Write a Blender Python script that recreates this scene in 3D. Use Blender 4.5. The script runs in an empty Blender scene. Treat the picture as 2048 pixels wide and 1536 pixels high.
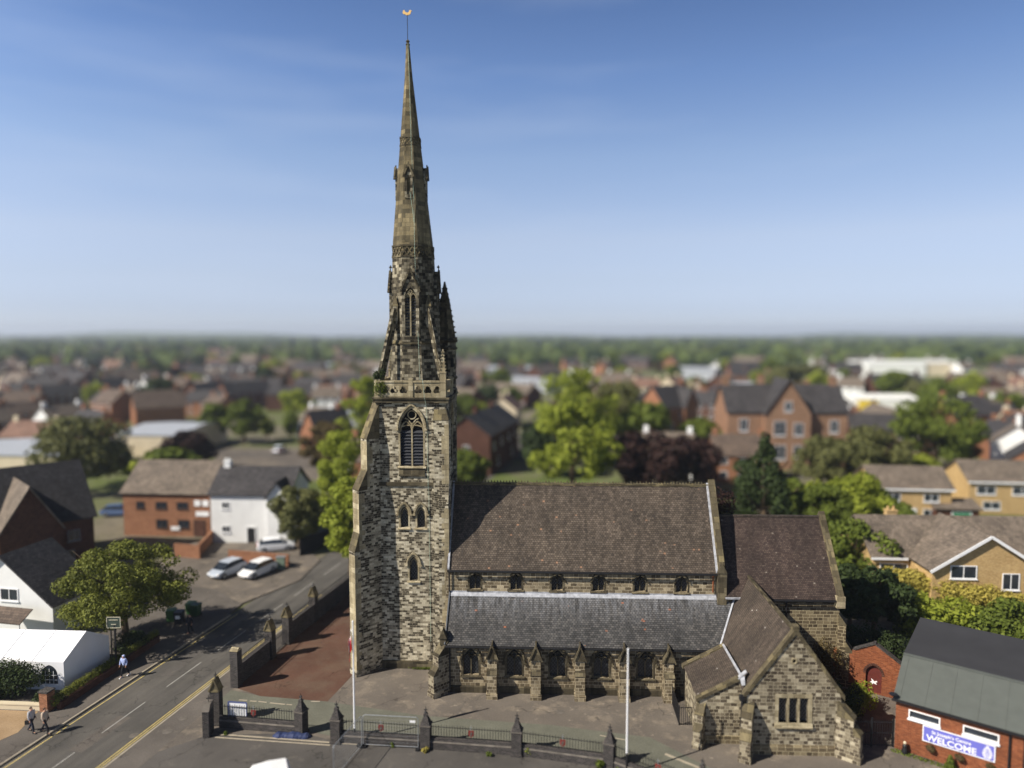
import bpy, math, random
import numpy as np
from mathutils import Vector, Matrix
from mathutils.geometry import tessellate_polygon
R = math.radians
C = bpy.context.scene.collection
SC = bpy.context.scene

# ------------------------------------------------------------------ camera, world, sun
CAM_H = 26.0
PITCH = math.atan(103 / 1420.0)
FPX = 1420.0
cam_d = bpy.data.cameras.new("camera")
cam = bpy.data.objects.new("camera", cam_d); C.objects.link(cam)
cam.location = (0, 0, CAM_H)
cam.rotation_euler = (math.pi / 2 - PITCH, 0, 0)
cam_d.sensor_width = 36.0
cam_d.lens = FPX / 2048 * 36
cam_d.clip_start = 0.5
cam_d.clip_end = 20000
cam_d.dof.use_dof = True
cam_d.dof.focus_distance = 51.0
cam_d.dof.aperture_fstop = (cam_d.lens / 1000) / 0.72
SC.camera = cam

SUN_AZ = math.atan2(-0.895, -0.446)      # direction to the sun, clockwise from +Y
SUN_EL = R(40.5)
world = bpy.data.worlds.new("World"); SC.world = world; world.use_nodes = True
wn, wl = world.node_tree.nodes, world.node_tree.links
bg = wn['Background']
sky = wn.new('ShaderNodeTexSky'); sky.sky_type = 'NISHITA'; sky.sun_disc = False
sky.sun_elevation = SUN_EL; sky.sun_rotation = SUN_AZ
sky.air_density = 1.0; sky.dust_density = 0.3; sky.ozone_density = 2.0; sky.altitude = 100
tc = wn.new('ShaderNodeTexCoord'); mp = wn.new('ShaderNodeMapping')
mp.inputs['Scale'].default_value = (1.2, 1.2, 9.0)
mp.inputs['Rotation'].default_value = (0, R(14), 0)
cn = wn.new('ShaderNodeTexNoise'); cn.inputs['Scale'].default_value = 1.6; cn.inputs['Detail'].default_value = 5; cn.inputs['Roughness'].default_value = .55
cr = wn.new('ShaderNodeValToRGB'); cr.color_ramp.elements[0].position = .50; cr.color_ramp.elements[1].position = .85
cr.color_ramp.elements[1].color = (.26, .26, .26, 1)
mx = wn.new('ShaderNodeMix'); mx.data_type = 'RGBA'
mx.inputs[7].default_value = (3.6, 4.1, 5.0, 1)
wl.new(tc.outputs['Generated'], mp.inputs[0]); wl.new(mp.outputs[0], cn.inputs['Vector'])
wl.new(cn.outputs['Fac'], cr.inputs[0]); wl.new(cr.outputs[0], mx.inputs[0])
sx_ = wn.new('ShaderNodeSeparateXYZ'); wl.new(tc.outputs['Generated'], sx_.inputs[0])
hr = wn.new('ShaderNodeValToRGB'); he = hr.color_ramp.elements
HS = [(0.0, (1.18, 1.42, 2.3)), (.0314, (1.17, 1.26, 1.90)), (.073, (1.48, 1.38, 1.71)), (.1273, (1.93, 1.64, 1.74)), (.2311, (1.95, 1.79, 1.88)), (.3261, (1.50, 1.58, 1.88)), (.4069, (1.19, 1.33, 1.67)), (.50, (.22, .24, .31))]  # last stop dims the unseen overhead sky to weaken the fill light
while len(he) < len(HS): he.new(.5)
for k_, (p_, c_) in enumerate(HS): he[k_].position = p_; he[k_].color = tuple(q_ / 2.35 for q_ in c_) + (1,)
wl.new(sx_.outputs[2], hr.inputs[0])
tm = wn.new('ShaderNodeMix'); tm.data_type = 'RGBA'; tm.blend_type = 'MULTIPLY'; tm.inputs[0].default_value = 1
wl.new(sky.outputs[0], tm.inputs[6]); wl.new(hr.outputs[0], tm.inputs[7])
mm_ = wn.new('ShaderNodeMath'); mm_.operation = 'MULTIPLY_ADD'; mm_.inputs[1].default_value = -.2; mm_.inputs[2].default_value = 1.0; wl.new(sx_.outputs[0], mm_.inputs[0])
t2 = wn.new('ShaderNodeMix'); t2.data_type = 'RGBA'; t2.blend_type = 'MULTIPLY'; t2.inputs[0].default_value = 1
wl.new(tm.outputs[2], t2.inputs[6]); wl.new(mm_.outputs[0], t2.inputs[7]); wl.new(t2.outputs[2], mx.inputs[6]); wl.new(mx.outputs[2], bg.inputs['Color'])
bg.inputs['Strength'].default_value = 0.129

sun_d = bpy.data.lights.new("sun", 'SUN'); sun_d.energy = 5.0; sun_d.angle = R(.5); sun_d.color = (1.0, .93, .82)
sun = bpy.data.objects.new("sun", sun_d); C.objects.link(sun)
sdir = Vector((math.sin(SUN_AZ) * math.cos(SUN_EL), math.cos(SUN_AZ) * math.cos(SUN_EL), math.sin(SUN_EL)))
sun.rotation_euler = sdir.to_track_quat('Z', 'Y').to_euler()
SC.view_settings.view_transform = 'Standard'; SC.view_settings.look = 'None'
SC.view_settings.exposure = 0.45; SC.view_settings.gamma = 1.0
SC.cycles.use_denoising = True
SC.cycles.max_bounces = 5; SC.cycles.diffuse_bounces = 3; SC.cycles.glossy_bounces = 2
SC.cycles.transparent_max_bounces = 4; SC.cycles.volume_bounces = 0

# ------------------------------------------------------------------ geometry helpers
cP, sP = math.cos(PITCH), math.sin(PITCH)
def ray(u, v): return Vector((u - 1024, FPX * cP + (768 - v) * sP, -FPX * sP + (768 - v) * cP))
def at(u, v, z=0.0):
    r = ray(u, v); return Vector((0, 0, CAM_H)) + r * ((z - CAM_H) / r.z)
def zat(u, v, Y):
    r = ray(u, v); return CAM_H + r.z * Y / r.y
def xat(u, v, Y):
    r = ray(u, v); return r.x * Y / r.y

Zv = Vector((0, 0, 1))
class MB:
    def __init__(s): s.v = []; s.f = []; s.m = []
    def face(s, pts, mat=0):
        i = len(s.v); s.v += [tuple(p) for p in pts]; s.f.append(tuple(range(i, i + len(pts)))); s.m.append(mat)
    def box(s, x0, x1, y0, y1, z0, z1, mat=0):
        s.hexa([(x0,y0,z0),(x1,y0,z0),(x1,y1,z0),(x0,y1,z0)], [(x0,y0,z1),(x1,y0,z1),(x1,y1,z1),(x0,y1,z1)], mat)
    def hexa(s, b, t, mat=0):
        n = len(b); i = len(s.v); s.v += [tuple(p) for p in b] + [tuple(p) for p in t]
        s.f.append(tuple(i + k for k in reversed(range(n)))); s.f.append(tuple(i + n + k for k in range(n))); s.m += [mat, mat]
        for k in range(n):
            j = (k + 1) % n
            s.f.append((i + k, i + j, i + n + j, i + n + k)); s.m.append(mat)
    def obox(s, c, sx, sy, z0, z1, rot=0, mat=0):
        cc, ss = math.cos(rot), math.sin(rot)
        q = [(c[0] + a * sx / 2 * cc - b * sy / 2 * ss, c[1] + a * sx / 2 * ss + b * sy / 2 * cc) for a, b in ((-1,-1),(1,-1),(1,1),(-1,1))]
        s.hexa([(x, y, z0) for x, y in q], [(x, y, z1) for x, y in q], mat)
    def bar(s, a, b, w, h=None, mat=0, up=Zv):
        a = Vector(a); b = Vector(b); h = h or w; d = (b - a).normalized()
        up = Vector(up)
        if abs(d.dot(up)) > .97: up = Vector((0, 1, 0))
        sd = d.cross(up).normalized() * w / 2; uu = sd.cross(d).normalized() * h / 2
        s.hexa([a - sd - uu, a + sd - uu, a + sd + uu, a - sd + uu][::-1], [b - sd - uu, b + sd - uu, b + sd + uu, b - sd + uu][::-1], mat)
    def path(s, pts, w, h=None, mat=0, up=Zv, closed=False):
        pts = [Vector(p) for p in pts]
        if closed: pts.append(pts[0])
        for a, b in zip(pts, pts[1:]):
            e = (b - a).normalized() * w * .2
            s.bar(a - e, b + e, w, h, mat, up)
    def tube(s, pts, r, n=8, mat=0, cap=True):
        pts = [Vector(p) for p in pts]; rs = r if isinstance(r, (list, tuple)) else [r] * len(pts)
        rings = []
        for k, p in enumerate(pts):
            d = (pts[min(k + 1, len(pts) - 1)] - pts[max(k - 1, 0)]).normalized()
            ref = Vector((1, 0, 0)) if abs(d.x) < .9 else Vector((0, 1, 0))
            a = d.cross(ref).normalized(); b = d.cross(a)
            i = len(s.v)
            for q in range(n):
                t = 2 * math.pi * q / n; s.v.append(tuple(p + (a * math.cos(t) + b * math.sin(t)) * rs[k]))
            rings.append(i)
        for i, j in zip(rings, rings[1:]):
            for q in range(n):
                w = (q + 1) % n; s.f.append((i + q, j + q, j + w, i + w)); s.m.append(mat)
        if cap:
            s.f.append(tuple(rings[0] + q for q in range(n))); s.f.append(tuple(rings[-1] + q for q in reversed(range(n)))); s.m += [mat, mat]
    def lathe(s, c, prof, n=12, mat=0, rot=0, lean=(0, 0)):
        c = Vector(c); rings = []
        for r, z in prof:
            i = len(s.v)
            for q in range(n):
                t = rot + 2 * math.pi * q / n; s.v.append((c.x + r * math.cos(t) + lean[0] * z, c.y + r * math.sin(t) + lean[1] * z, c.z + z))
            rings.append(i)
        for i, j in zip(rings, rings[1:]):
            for q in range(n):
                w = (q + 1) % n; s.f.append((i + q, i + w, j + w, j + q)); s.m.append(mat)
        s.f.append(tuple(rings[0] + q for q in reversed(range(n)))); s.f.append(tuple(rings[-1] + q for q in range(n))); s.m += [mat, mat]
    def plate(s, pts, t, mat=0):
        pts = [Vector(p) for p in pts]
        n = (pts[1] - pts[0]).cross(pts[2] - pts[0]).normalized()
        if n.z < 0: pts = pts[::-1]; n = -n
        s.hexa([p - n * t for p in pts], pts, mat)
    def slab(s, F, outer, holes=(), d0=-.35, d1=0., back=False, sides=False, mat=0):
        o, U, N, W = F
        P = lambda q, d: o + U * q[0] + W * q[1] + N * d
        loops = [[Vector((q[0], q[1], 0)) for q in outer]] + [[Vector((q[0], q[1], 0)) for q in h] for h in holes]
        flat = [q for l in loops for q in l]
        for tri in tessellate_polygon(loops):
            a, b, c = [P(flat[i], d1) for i in tri]
            if (b - a).cross(c - a).dot(N) < 0: a, b, c = a, c, b
            s.face([a, b, c], mat)
            if back:
                a, b, c = [P(flat[i], d0) for i in tri]
                if (b - a).cross(c - a).dot(N) > 0: a, b, c = a, c, b
                s.face([a, b, c], mat)
        ls = list(loops[1:]) + ([loops[0]] if sides else [])
        for k, l in enumerate(ls):
            outerloop = sides and k == len(ls) - 1
            cx = sum(q.x for q in l) / len(l); cz = sum(q.y for q in l) / len(l)
            for a, b in zip(l, l[1:] + l[:1]):
                q = [P(a, d1), P(b, d1), P(b, d0), P(a, d0)]
                n = (q[1] - q[0]).cross(q[2] - q[0]); mid = (q[0] + q[1]) / 2 - P((cx, cz), d1)
                out = n.dot(mid) > 0
                if out != outerloop: q = q[::-1]
                s.face(q, mat)
    def build(s, name, mats, parent=None, smooth=False, merge=False):
        me = bpy.data.meshes.new(name); me.from_pydata(s.v, [], s.f)
        mats = mats if isinstance(mats, (list, tuple)) else [mats]
        for m in mats: me.materials.append(m)
        if len(mats) > 1: me.polygons.foreach_set('material_index', s.m)
        uv = me.uv_layers.new(name='UVMap'); co = me.vertices; dat = uv.data
        for p in me.polygons:
            n = p.normal
            if abs(n.z) < .985:
                t = Vector((-n.y, n.x, 0)).normalized(); w = n.cross(t)
                if w.z < 0: w = -w
            else: t = Vector((1, 0, 0)); w = Vector((0, 1, 0))
            for li in p.loop_indices:
                q = co[me.loops[li].vertex_index].co; dat[li].uv = (q.dot(t), q.dot(w))
            p.use_smooth = smooth
        o = bpy.data.objects.new(name, me); C.objects.link(o)
        if parent: o.parent = parent
        return o

def Fr(o, U, N, W=Zv): return (Vector(o), Vector(U).normalized(), Vector(N).normalized(), Vector(W).normalized())
def tag(o, label=None, cat=None, group=None, kind=None):
    if label: o['label'] = label
    if cat: o['category'] = cat
    if group: o['group'] = group
    if kind: o['kind'] = kind
    return o
def thing(name, label, cat, loc=(0, 0, 0), rz=0, group=None):
    o = bpy.data.objects.new(name, None); C.objects.link(o); o.empty_display_size = .3
    o.location = loc; o.rotation_euler = (0, 0, rz); return tag(o, label, cat, group)
def dup(o, loc=None, rz=None, label=None, scale=None, parent=None, group=None):
    c = o.copy(); C.objects.link(c)
    if parent: c.parent = parent
    if loc is not None: c.location = loc
    if rz is not None: c.rotation_euler = (0, 0, rz)
    if scale is not None: c.scale = scale if hasattr(scale, '__len__') else (scale,) * 3
    if label: c['label'] = label
    if group: c['group'] = group
    for ch in o.children: dup(ch, parent=c)
    return c
def arch(a, z0, z1, k=1.0, n=7, cx=0):
    Rr = 2 * a * k; ph = math.acos((Rr - a) / Rr); pts = [(cx - a, z0), (cx + a, z0)]
    for i in range(n + 1):
        t = ph * i / n; pts.append((cx + a - Rr + Rr * math.cos(t), z1 + Rr * math.sin(t)))
    for i in range(n - 1, -1, -1):
        t = ph * i / n; pts.append((cx - a + Rr - Rr * math.cos(t), z1 + Rr * math.sin(t)))
    return pts
def rect(x0, x1, z0, z1): return [(x0, z0), (x1, z0), (x1, z1), (x0, z1)]

# ------------------------------------------------------------------ materials
def lin(r, g, b):
    f = lambda c: (c / 255 / 12.92) if c <= 10 else ((c / 255 + .055) / 1.055) ** 2.4
    return (f(r), f(g), f(b), 1)
def newmat(name, rough=.85, spec=.25):
    m = bpy.data.materials.new(name); m.use_nodes = True
    b = m.node_tree.nodes['Principled BSDF']; b.inputs['Roughness'].default_value = rough; b.inputs['Specular IOR Level'].default_value = spec
    return m, m.node_tree.nodes, m.node_tree.links, b
def ramp(n, stops, interp='LINEAR'):
    r = n.new('ShaderNodeValToRGB'); e = r.color_ramp.elements; r.color_ramp.interpolation = interp
    while len(e) < len(stops): e.new(.5)
    for k, (p, c) in enumerate(stops): e[k].position = p; e[k].color = c
    return r
def noise(n, l, vec, scale, detail=4, rough=.55):
    t = n.new('ShaderNodeTexNoise'); t.inputs['Scale'].default_value = scale; t.inputs['Detail'].default_value = detail; t.inputs['Roughness'].default_value = rough
    l.new(vec, t.inputs['Vector']); return t.outputs['Fac']
def mixc(n, l, fac, a, b, mode='MIX'):
    m = n.new('ShaderNodeMix'); m.data_type = 'RGBA'; m.blend_type = mode
    for sock, val in ((m.inputs[0], fac), (m.inputs[6], a), (m.inputs[7], b)):
        if isinstance(val, (int, float)): sock.default_value = val
        elif isinstance(val, tuple): sock.default_value = val
        else: l.new(val, sock)
    return m.outputs[2]
def mth(n, l, op, a, b=0.):
    m = n.new('ShaderNodeMath'); m.operation = op
    for k, val in enumerate((a, b)):
        if isinstance(val, (int, float)): m.inputs[k].default_value = val
        else: l.new(val, m.inputs[k])
    return m.outputs[0]
def bump(n, l, b, h, strength=.4, dist=.03):
    bp = n.new('ShaderNodeBump'); bp.inputs['Strength'].default_value = strength; bp.inputs['Distance'].default_value = dist
    l.new(h, bp.inputs['Height']); l.new(bp.outputs[0], b.inputs['Normal'])
def brick(n, l, vec, w, h, ms, off=.5, freq=2, smooth=.1):
    t = n.new('ShaderNodeTexBrick'); t.offset = off; t.offset_frequency = freq
    t.inputs['Color1'].default_value = (0, 0, 0, 1); t.inputs['Color2'].default_value = (1, 1, 1, 1); t.inputs['Mortar'].default_value = (.5, .5, .5, 1)
    t.inputs['Scale'].default_value = 1; t.inputs['Brick Width'].default_value = w; t.inputs['Row Height'].default_value = h
    t.inputs['Mortar Size'].default_value = ms; t.inputs['Mortar Smooth'].default_value = smooth
    l.new(vec, t.inputs['Vector']); return t
def masonry(name, pal, mortar, w, h, ms=.012, distort=.05, patch=None, stain=(.62, 1.12), w2=None, rough=.92, streak=0):
    m, n, l, b = newmat(name, rough, .15)
    uv = n.new('ShaderNodeUVMap').outputs[0]
    nz = n.new('ShaderNodeTexNoise'); nz.inputs['Scale'].default_value = 1.4; nz.inputs['Detail'].default_value = 2; l.new(uv, nz.inputs['Vector'])
    sub = n.new('ShaderNodeVectorMath'); sub.operation = 'SUBTRACT'; l.new(nz.outputs['Color'], sub.inputs[0]); sub.inputs[1].default_value = (.5, .5, .5)
    sc = n.new('ShaderNodeVectorMath'); sc.operation = 'SCALE'; sc.inputs['Scale'].default_value = distort; l.new(sub.outputs[0], sc.inputs[0])
    ad = n.new('ShaderNodeVectorMath'); ad.operation = 'ADD'; l.new(uv, ad.inputs[0]); l.new(sc.outputs[0], ad.inputs[1])
    vec = ad.outputs[0]
    t1 = brick(n, l, vec, w, h, ms); val = t1.outputs['Color']; mort = t1.outputs['Fac']
    if w2:
        t2 = brick(n, l, vec, w2, h, ms, off=.37, freq=3)
        sep = n.new('ShaderNodeSeparateXYZ'); l.new(vec, sep.inputs[0])
        row = mth(n, l, 'FLOOR', mth(n, l, 'DIVIDE', sep.outputs[1], h))
        wn1 = n.new('ShaderNodeTexWhiteNoise'); wn1.noise_dimensions = '1D'; l.new(row, wn1.inputs['W'])
        sel = mth(n, l, 'GREATER_THAN', wn1.outputs['Value'], .5)
        val = mixc(n, l, sel, val, t2.outputs['Color']); mort = mixc(n, l, sel, t1.outputs['Fac'], t2.outputs['Fac'])
    if patch:
        pn = noise(n, l, uv, patch[0], 3)
        sh = mth(n, l, 'MULTIPLY', mth(n, l, 'SUBTRACT', pn, .5), patch[1])
        val = mth(n, l, 'ADD', val, sh)
    rp = ramp(n, pal); l.new(val, rp.inputs[0])
    col = mixc(n, l, mort, rp.outputs[0], mortar)
    fine = noise(n, l, uv, 9, 5, .7); big = noise(n, l, uv, .35, 4)
    rs = ramp(n, [(.3, (stain[0],) * 3 + (1,)), (.7, (stain[1],) * 3 + (1,))]); l.new(big, rs.inputs[0])
    rf = ramp(n, [(.3, (.72, .72, .72, 1)), (.7, (1.15, 1.13, 1.08, 1))]); l.new(fine, rf.inputs[0])
    col = mixc(n, l, 1, col, rs.outputs[0], 'MULTIPLY'); col = mixc(n, l, 1, col, rf.outputs[0], 'MULTIPLY')
    if streak:
        mpn = n.new('ShaderNodeMapping'); mpn.inputs['Scale'].default_value = (2.2, .22, 1); l.new(uv, mpn.inputs[0])
        st = noise(n, l, mpn.outputs[0], 1.0, 5, .6)
        rr = ramp(n, [(.42, (1 - streak,) * 3 + (1,)), (.62, (1, 1, 1, 1))]); l.new(st, rr.inputs[0])
        col = mixc(n, l, 1, col, rr.outputs[0], 'MULTIPLY')
    l.new(col, b.inputs['Base Color'])
    hgt = mth(n, l, 'SUBTRACT', mth(n, l, 'MULTIPLY', fine, .7), mort)
    bump(n, l, b, hgt, .55, .03)
    return m
def tiles(name, pal, w=.2, h=.13, streak=.35, rare=None, wash=None, rough=.8):
    m, n, l, b = newmat(name, rough, .3)
    uv = n.new('ShaderNodeUVMap').outputs[0]
    t = brick(n, l, uv, w, h, .012, smooth=.3)
    rp = ramp(n, pal); l.new(t.outputs['Color'], rp.inputs[0]); col = rp.outputs[0]
    t2 = brick(n, l, uv, w * 2, h, .0, off=.3)
    if rare:
        for lo, c in rare:
            g = ramp(n, [(lo, (0, 0, 0, 1)), (min(lo + .004, 1), (1, 1, 1, 1))]); l.new(t.outputs['Color'], g.inputs[0])
            pn = noise(n, l, uv, .9, 2); g2 = mth(n, l, 'MULTIPLY', g.outputs[0], mth(n, l, 'GREATER_THAN', pn, .5))
            g3 = mth(n, l, 'MULTIPLY', g2, .7)
            col = mixc(n, l, g3, col, c)
    big = noise(n, l, uv, .45, 5, .6)
    rs = ramp(n, [(.3, (.66, .66, .66, 1)), (.7, (1.2, 1.18, 1.15, 1))]); l.new(big, rs.inputs[0])
    col = mixc(n, l, 1, col, rs.outputs[0], 'MULTIPLY')
    mpn = n.new('ShaderNodeMapping'); mpn.inputs['Scale'].default_value = (1.6, .18, 1); l.new(uv, mpn.inputs[0])
    st = noise(n, l, mpn.outputs[0], 1.3, 6, .65)
    rr = ramp(n, [(.35, (1 - streak,) * 3 + (1,)), (.65, (1 + streak * .4,) * 3 + (1,))]); l.new(st, rr.inputs[0])
    col = mixc(n, l, 1, col, rr.outputs[0], 'MULTIPLY')
    if wash:      # pale mineral run-off from the lead above: stays put
        sep = n.new('ShaderNodeSeparateXYZ'); l.new(uv, sep.inputs[0])
        g = n.new('ShaderNodeMapRange'); g.inputs[1].default_value = wash[0]; g.inputs[2].default_value = wash[1]; l.new(sep.outputs[1], g.inputs[0])
        mp2 = n.new('ShaderNodeMapping'); mp2.inputs['Scale'].default_value = (3.0, .5, 1); l.new(uv, mp2.inputs[0])
        ns = ramp(n, [(.4, (0, 0, 0, 1)), (.72, (1, 1, 1, 1))]); l.new(noise(n, l, mp2.outputs[0], 1.2, 5, .7), ns.inputs[0])
        col = mixc(n, l, mth(n, l, 'MULTIPLY', mth(n, l, 'MULTIPLY', g.outputs[0], ns.outputs[0]), .5), col, wash[2])
    col = mixc(n, l, t.outputs['Fac'], col, mixc(n, l, 1, col, (.18, .18, .18, 1), 'MULTIPLY'))
    l.new(col, b.inputs['Base Color'])
    bump(n, l, b, mth(n, l, 'SUBTRACT', mth(n, l, 'MULTIPLY', t.outputs['Color'], .5), t.outputs['Fac']), .6, .02)
    return m
def plain(name, col, rough=.6, var=.12, scale=3., metal=0, spec=.4):
    m, n, l, b = newmat(name, rough, spec)
    tcn = n.new('ShaderNodeTexCoord').outputs['Object']
    f = noise(n, l, tcn, scale, 5, .6)
    r = ramp(n, [(.3, tuple(c * (1 - var) for c in col[:3]) + (1,)), (.7, tuple(min(c * (1 + var), 1) for c in col[:3]) + (1,))]); l.new(f, r.inputs[0])
    l.new(r.outputs[0], b.inputs['Base Color']); b.inputs['Metallic'].default_value = metal
    return m
def groundmat(name, stops, scale=.5, fine=14, rough=.95, patches=None, cracks=0, wear=None):
    m, n, l, b = newmat(name, rough, .15)
    vec = n.new('ShaderNodeTexCoord').outputs['Object']
    big = noise(n, l, vec, scale, 7, .6); r = ramp(n, stops); l.new(big, r.inputs[0]); col = r.outputs[0]
    if patches:
        for sc_, lo, hi, c, k in patches:
            mpn = n.new('ShaderNodeMapping'); mpn.inputs['Location'].default_value = (sc_ * 77, 13, 0); l.new(vec, mpn.inputs[0])
            p = ramp(n, [(lo, (0, 0, 0, 1)), (hi, (k, k, k, 1))]); l.new(noise(n, l, mpn.outputs[0], sc_, 6, .65), p.inputs[0])
            col = mixc(n, l, p.outputs[0], col, c)
    if wear:      # long wheel-polished bands along the street
        mw = n.new('ShaderNodeMapping'); mw.inputs['Rotation'].default_value = (0, 0, -math.atan2(1, .213) + 0); mw.inputs['Scale'].default_value = (.05, 1.1, 1); mw.vector_type = 'TEXTURE'
        mw.inputs['Rotation'].default_value = (0, 0, math.atan2(1, .213)); mw.inputs['Scale'].default_value = (14, .9, 1); l.new(vec, mw.inputs[0])
        wr = ramp(n, [(.35, (.84, .84, .84, 1)), (.65, wear)]); l.new(noise(n, l, mw.outputs[0], 1.0, 4, .6), wr.inputs[0]); col = mixc(n, l, 1, col, wr.outputs[0], 'MULTIPLY')
    if cracks:
        vz = n.new('ShaderNodeTexVoronoi'); vz.feature = 'DISTANCE_TO_EDGE'; vz.inputs['Scale'].default_value = cracks
        nd = n.new('ShaderNodeTexNoise'); nd.inputs['Scale'].default_value = 1.3; nd.inputs['Detail'].default_value = 4; l.new(vec, nd.inputs['Vector'])
        av = n.new('ShaderNodeVectorMath'); av.operation = 'MULTIPLY_ADD'; l.new(nd.outputs['Color'], av.inputs[0]); av.inputs[1].default_value = (1.6, 1.6, 1.6); l.new(vec, av.inputs[2]); l.new(av.outputs[0], vz.inputs['Vector'])
        ck = ramp(n, [(.0, (.55, .55, .55, 1)), (.012 * cracks / .2, (1, 1, 1, 1))]); l.new(vz.outputs['Distance'], ck.inputs[0]); msk = mth(n, l, 'GREATER_THAN', noise(n, l, vec, .21, 2), .5)
        col = mixc(n, l, msk, col, mixc(n, l, 1, col, ck.outputs[0], 'MULTIPLY'))
    fn = noise(n, l, vec, fine, 4, .7); rf = ramp(n, [(.3, (.78, .78, .78, 1)), (.7, (1.18, 1.18, 1.18, 1))]); l.new(fn, rf.inputs[0])
    col = mixc(n, l, 1, col, rf.outputs[0], 'MULTIPLY')
    l.new(col, b.inputs['Base Color']); bump(n, l, b, fn, .3, .02)
    return m
def leafmat(name, c0, c1, trans=.25):
    m, n, l, b = newmat(name, .7, .2)
    g = n.new('ShaderNodeNewGeometry'); vec = n.new('ShaderNodeTexCoord').outputs['Object']
    r = ramp(n, [(0, c0), (1, c1)])
    v = mth(n, l, 'ADD', mth(n, l, 'MULTIPLY', g.outputs['Random Per Island'], .55), mth(n, l, 'MULTIPLY', noise(n, l, vec, .35, 3), .5))
    l.new(v, r.inputs[0]); l.new(r.outputs[0], b.inputs['Base Color'])
    tr = n.new('ShaderNodeBsdfTranslucent'); l.new(r.outputs[0], tr.inputs[0]); mxs = n.new('ShaderNodeMixShader'); mxs.inputs[0].default_value = trans
    l.new(b.outputs[0], mxs.inputs[1]); l.new(tr.outputs[0], mxs.inputs[2]); l.new(mxs.outputs[0], n['Material Output'].inputs[0])
    return m
def L3(*s): return [(p, lin(*c)) for p, c in s]

M_TOWER = masonry('tower_stone', L3((0, (70, 64, 54)), (.34, (100, 92, 78)), (.52, (160, 151, 131)), (.75, (200, 191, 168)), (1, (222, 213, 190))), lin(186, 177, 155), .40, .17, .009, .09, (.6, 1.35), (.72, 1.12), w2=.27, streak=.22)
M_TOWERUP = masonry('belfry_stone', L3((0, (58, 54, 47)), (.4, (98, 91, 78)), (.7, (164, 155, 134)), (1, (196, 187, 164))), lin(128, 120, 98), .42, .24, .012, .06, (.5, .8), (.55, 1.1), w2=.3, streak=.45)
M_SPIRE = masonry('spire_stone', L3((0, (98, 91, 74)), (.5, (128, 117, 92)), (1, (158, 144, 112))), lin(112, 104, 84), .7, .34, .008, .03, (.4, .9), (.62, 1.15), w2=.5, streak=.4)
M_AISLE = masonry('aisle_stone', L3((0, (96, 85, 68)), (.45, (130, 117, 95)), (.8, (160, 146, 120)), (1, (190, 176, 148))), lin(200, 187, 160), .48, .24, .014, .03, (.4, .35), (.7, 1.1), w2=.36, streak=.22)
M_VESTRY = masonry('vestry_stone', L3((0, (78, 69, 58)), (.35, (102, 92, 78)), (.6, (138, 128, 108)), (.88, (166, 156, 134)), (1, (198, 188, 164))), lin(186, 176, 152), .42, .22, .014, .05, (.5, .7), (.72, 1.1), w2=.29, streak=.15)
M_CHAN = masonry('chancel_stone', L3((0, (76, 66, 52)), (.5, (110, 98, 78)), (1, (142, 130, 104))), lin(176, 164, 134), .5, .25, .018, .05, (.5, .4), (.7, 1.1), w2=.36)
M_DRESS = masonry('dressed_stone', L3((0, (156, 143, 115)), (.6, (186, 173, 142)), (1, (210, 198, 168))), lin(150, 140, 116), .7, .4, .006, .02, (.6, .4), (.7, 1.1), streak=.3)
M_DRESSD = masonry('weathered_dressings', L3((0, (68, 62, 50)), (.6, (98, 90, 73)), (1, (134, 124, 100))), lin(92, 86, 70), .6, .4, .006, .02, (.6, .5), (.65, 1.15), streak=.35)
M_LICHEN = masonry('lichened_coping', L3((0, (88, 80, 64)), (.6, (114, 105, 84)), (1, (142, 130, 98))), lin(80, 74, 56), .6, .5, .01, .03, (.8, .8), (.6, 1.15), streak=.2)
M_NAVER = tiles('nave_roof_tiles', L3((0, (74, 65, 57)), (.5, (90, 80, 70)), (1, (108, 97, 86))), .20, .16, .3, rare=[(.988, lin(160, 122, 96))])
M_AISLER = tiles('aisle_roof_slates', L3((0, (62, 62, 62)), (.5, (77, 76, 76)), (1, (98, 96, 94))), .22, .155, .3, rare=[(.988, lin(160, 98, 66))], wash=(3.8, 6.0, lin(172, 174, 180)))
M_CHANR = tiles('chancel_roof_tiles', L3((0, (62, 50, 46)), (.5, (78, 65, 59)), (1, (92, 78, 71))), .17, .13, .3, rare=[(.985, lin(150, 140, 130))])
M_WINGR = tiles('vestry_roof_tiles', L3((0, (74, 65, 58)), (.5, (86, 76, 68)), (1, (96, 86, 76))), .17, .13, .35, rare=[(.99, lin(190, 186, 180))])
M_LEAD = plain('lead_flashing', lin(158, 160, 166), .6, .38, 3.5)
M_LEADD = plain('dull_lead', lin(84, 87, 92), .5, .2, 3)
M_DARKGLASS = plain('leaded_glass', lin(42, 44, 46), .25, .35, 9, spec=.5)
M_LOUVRE = plain('slate_louvre', lin(44, 46, 52), .6, .2, 4)
M_BLACKPAINT = plain('black_iron', lin(30, 30, 32), .5, .2, 5)
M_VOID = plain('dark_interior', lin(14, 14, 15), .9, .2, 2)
M_CABLE = plain('verdigris_tape', lin(150, 170, 154), .6, .15, 2)
M_GOLD = plain('gilding', lin(232, 190, 120), .5, .15, 3)
M_RUST = plain('rusty_pipe', lin(128, 72, 40), .8, .3, 5)
M_BLUEB = masonry('blue_brick', L3((0, (42, 40, 42)), (.5, (58, 55, 56)), (1, (82, 76, 76))), lin(106, 102, 98), .225, .078, .010, .01, (.6, .4), (.75, 1.15))
M_REDB = masonry('red_brick', L3((0, (112, 62, 42)), (.5, (134, 76, 50)), (1, (152, 92, 62))), lin(150, 110, 84), .225, .078, .007, .01, (.5, .4), (.78, 1.12))
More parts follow.
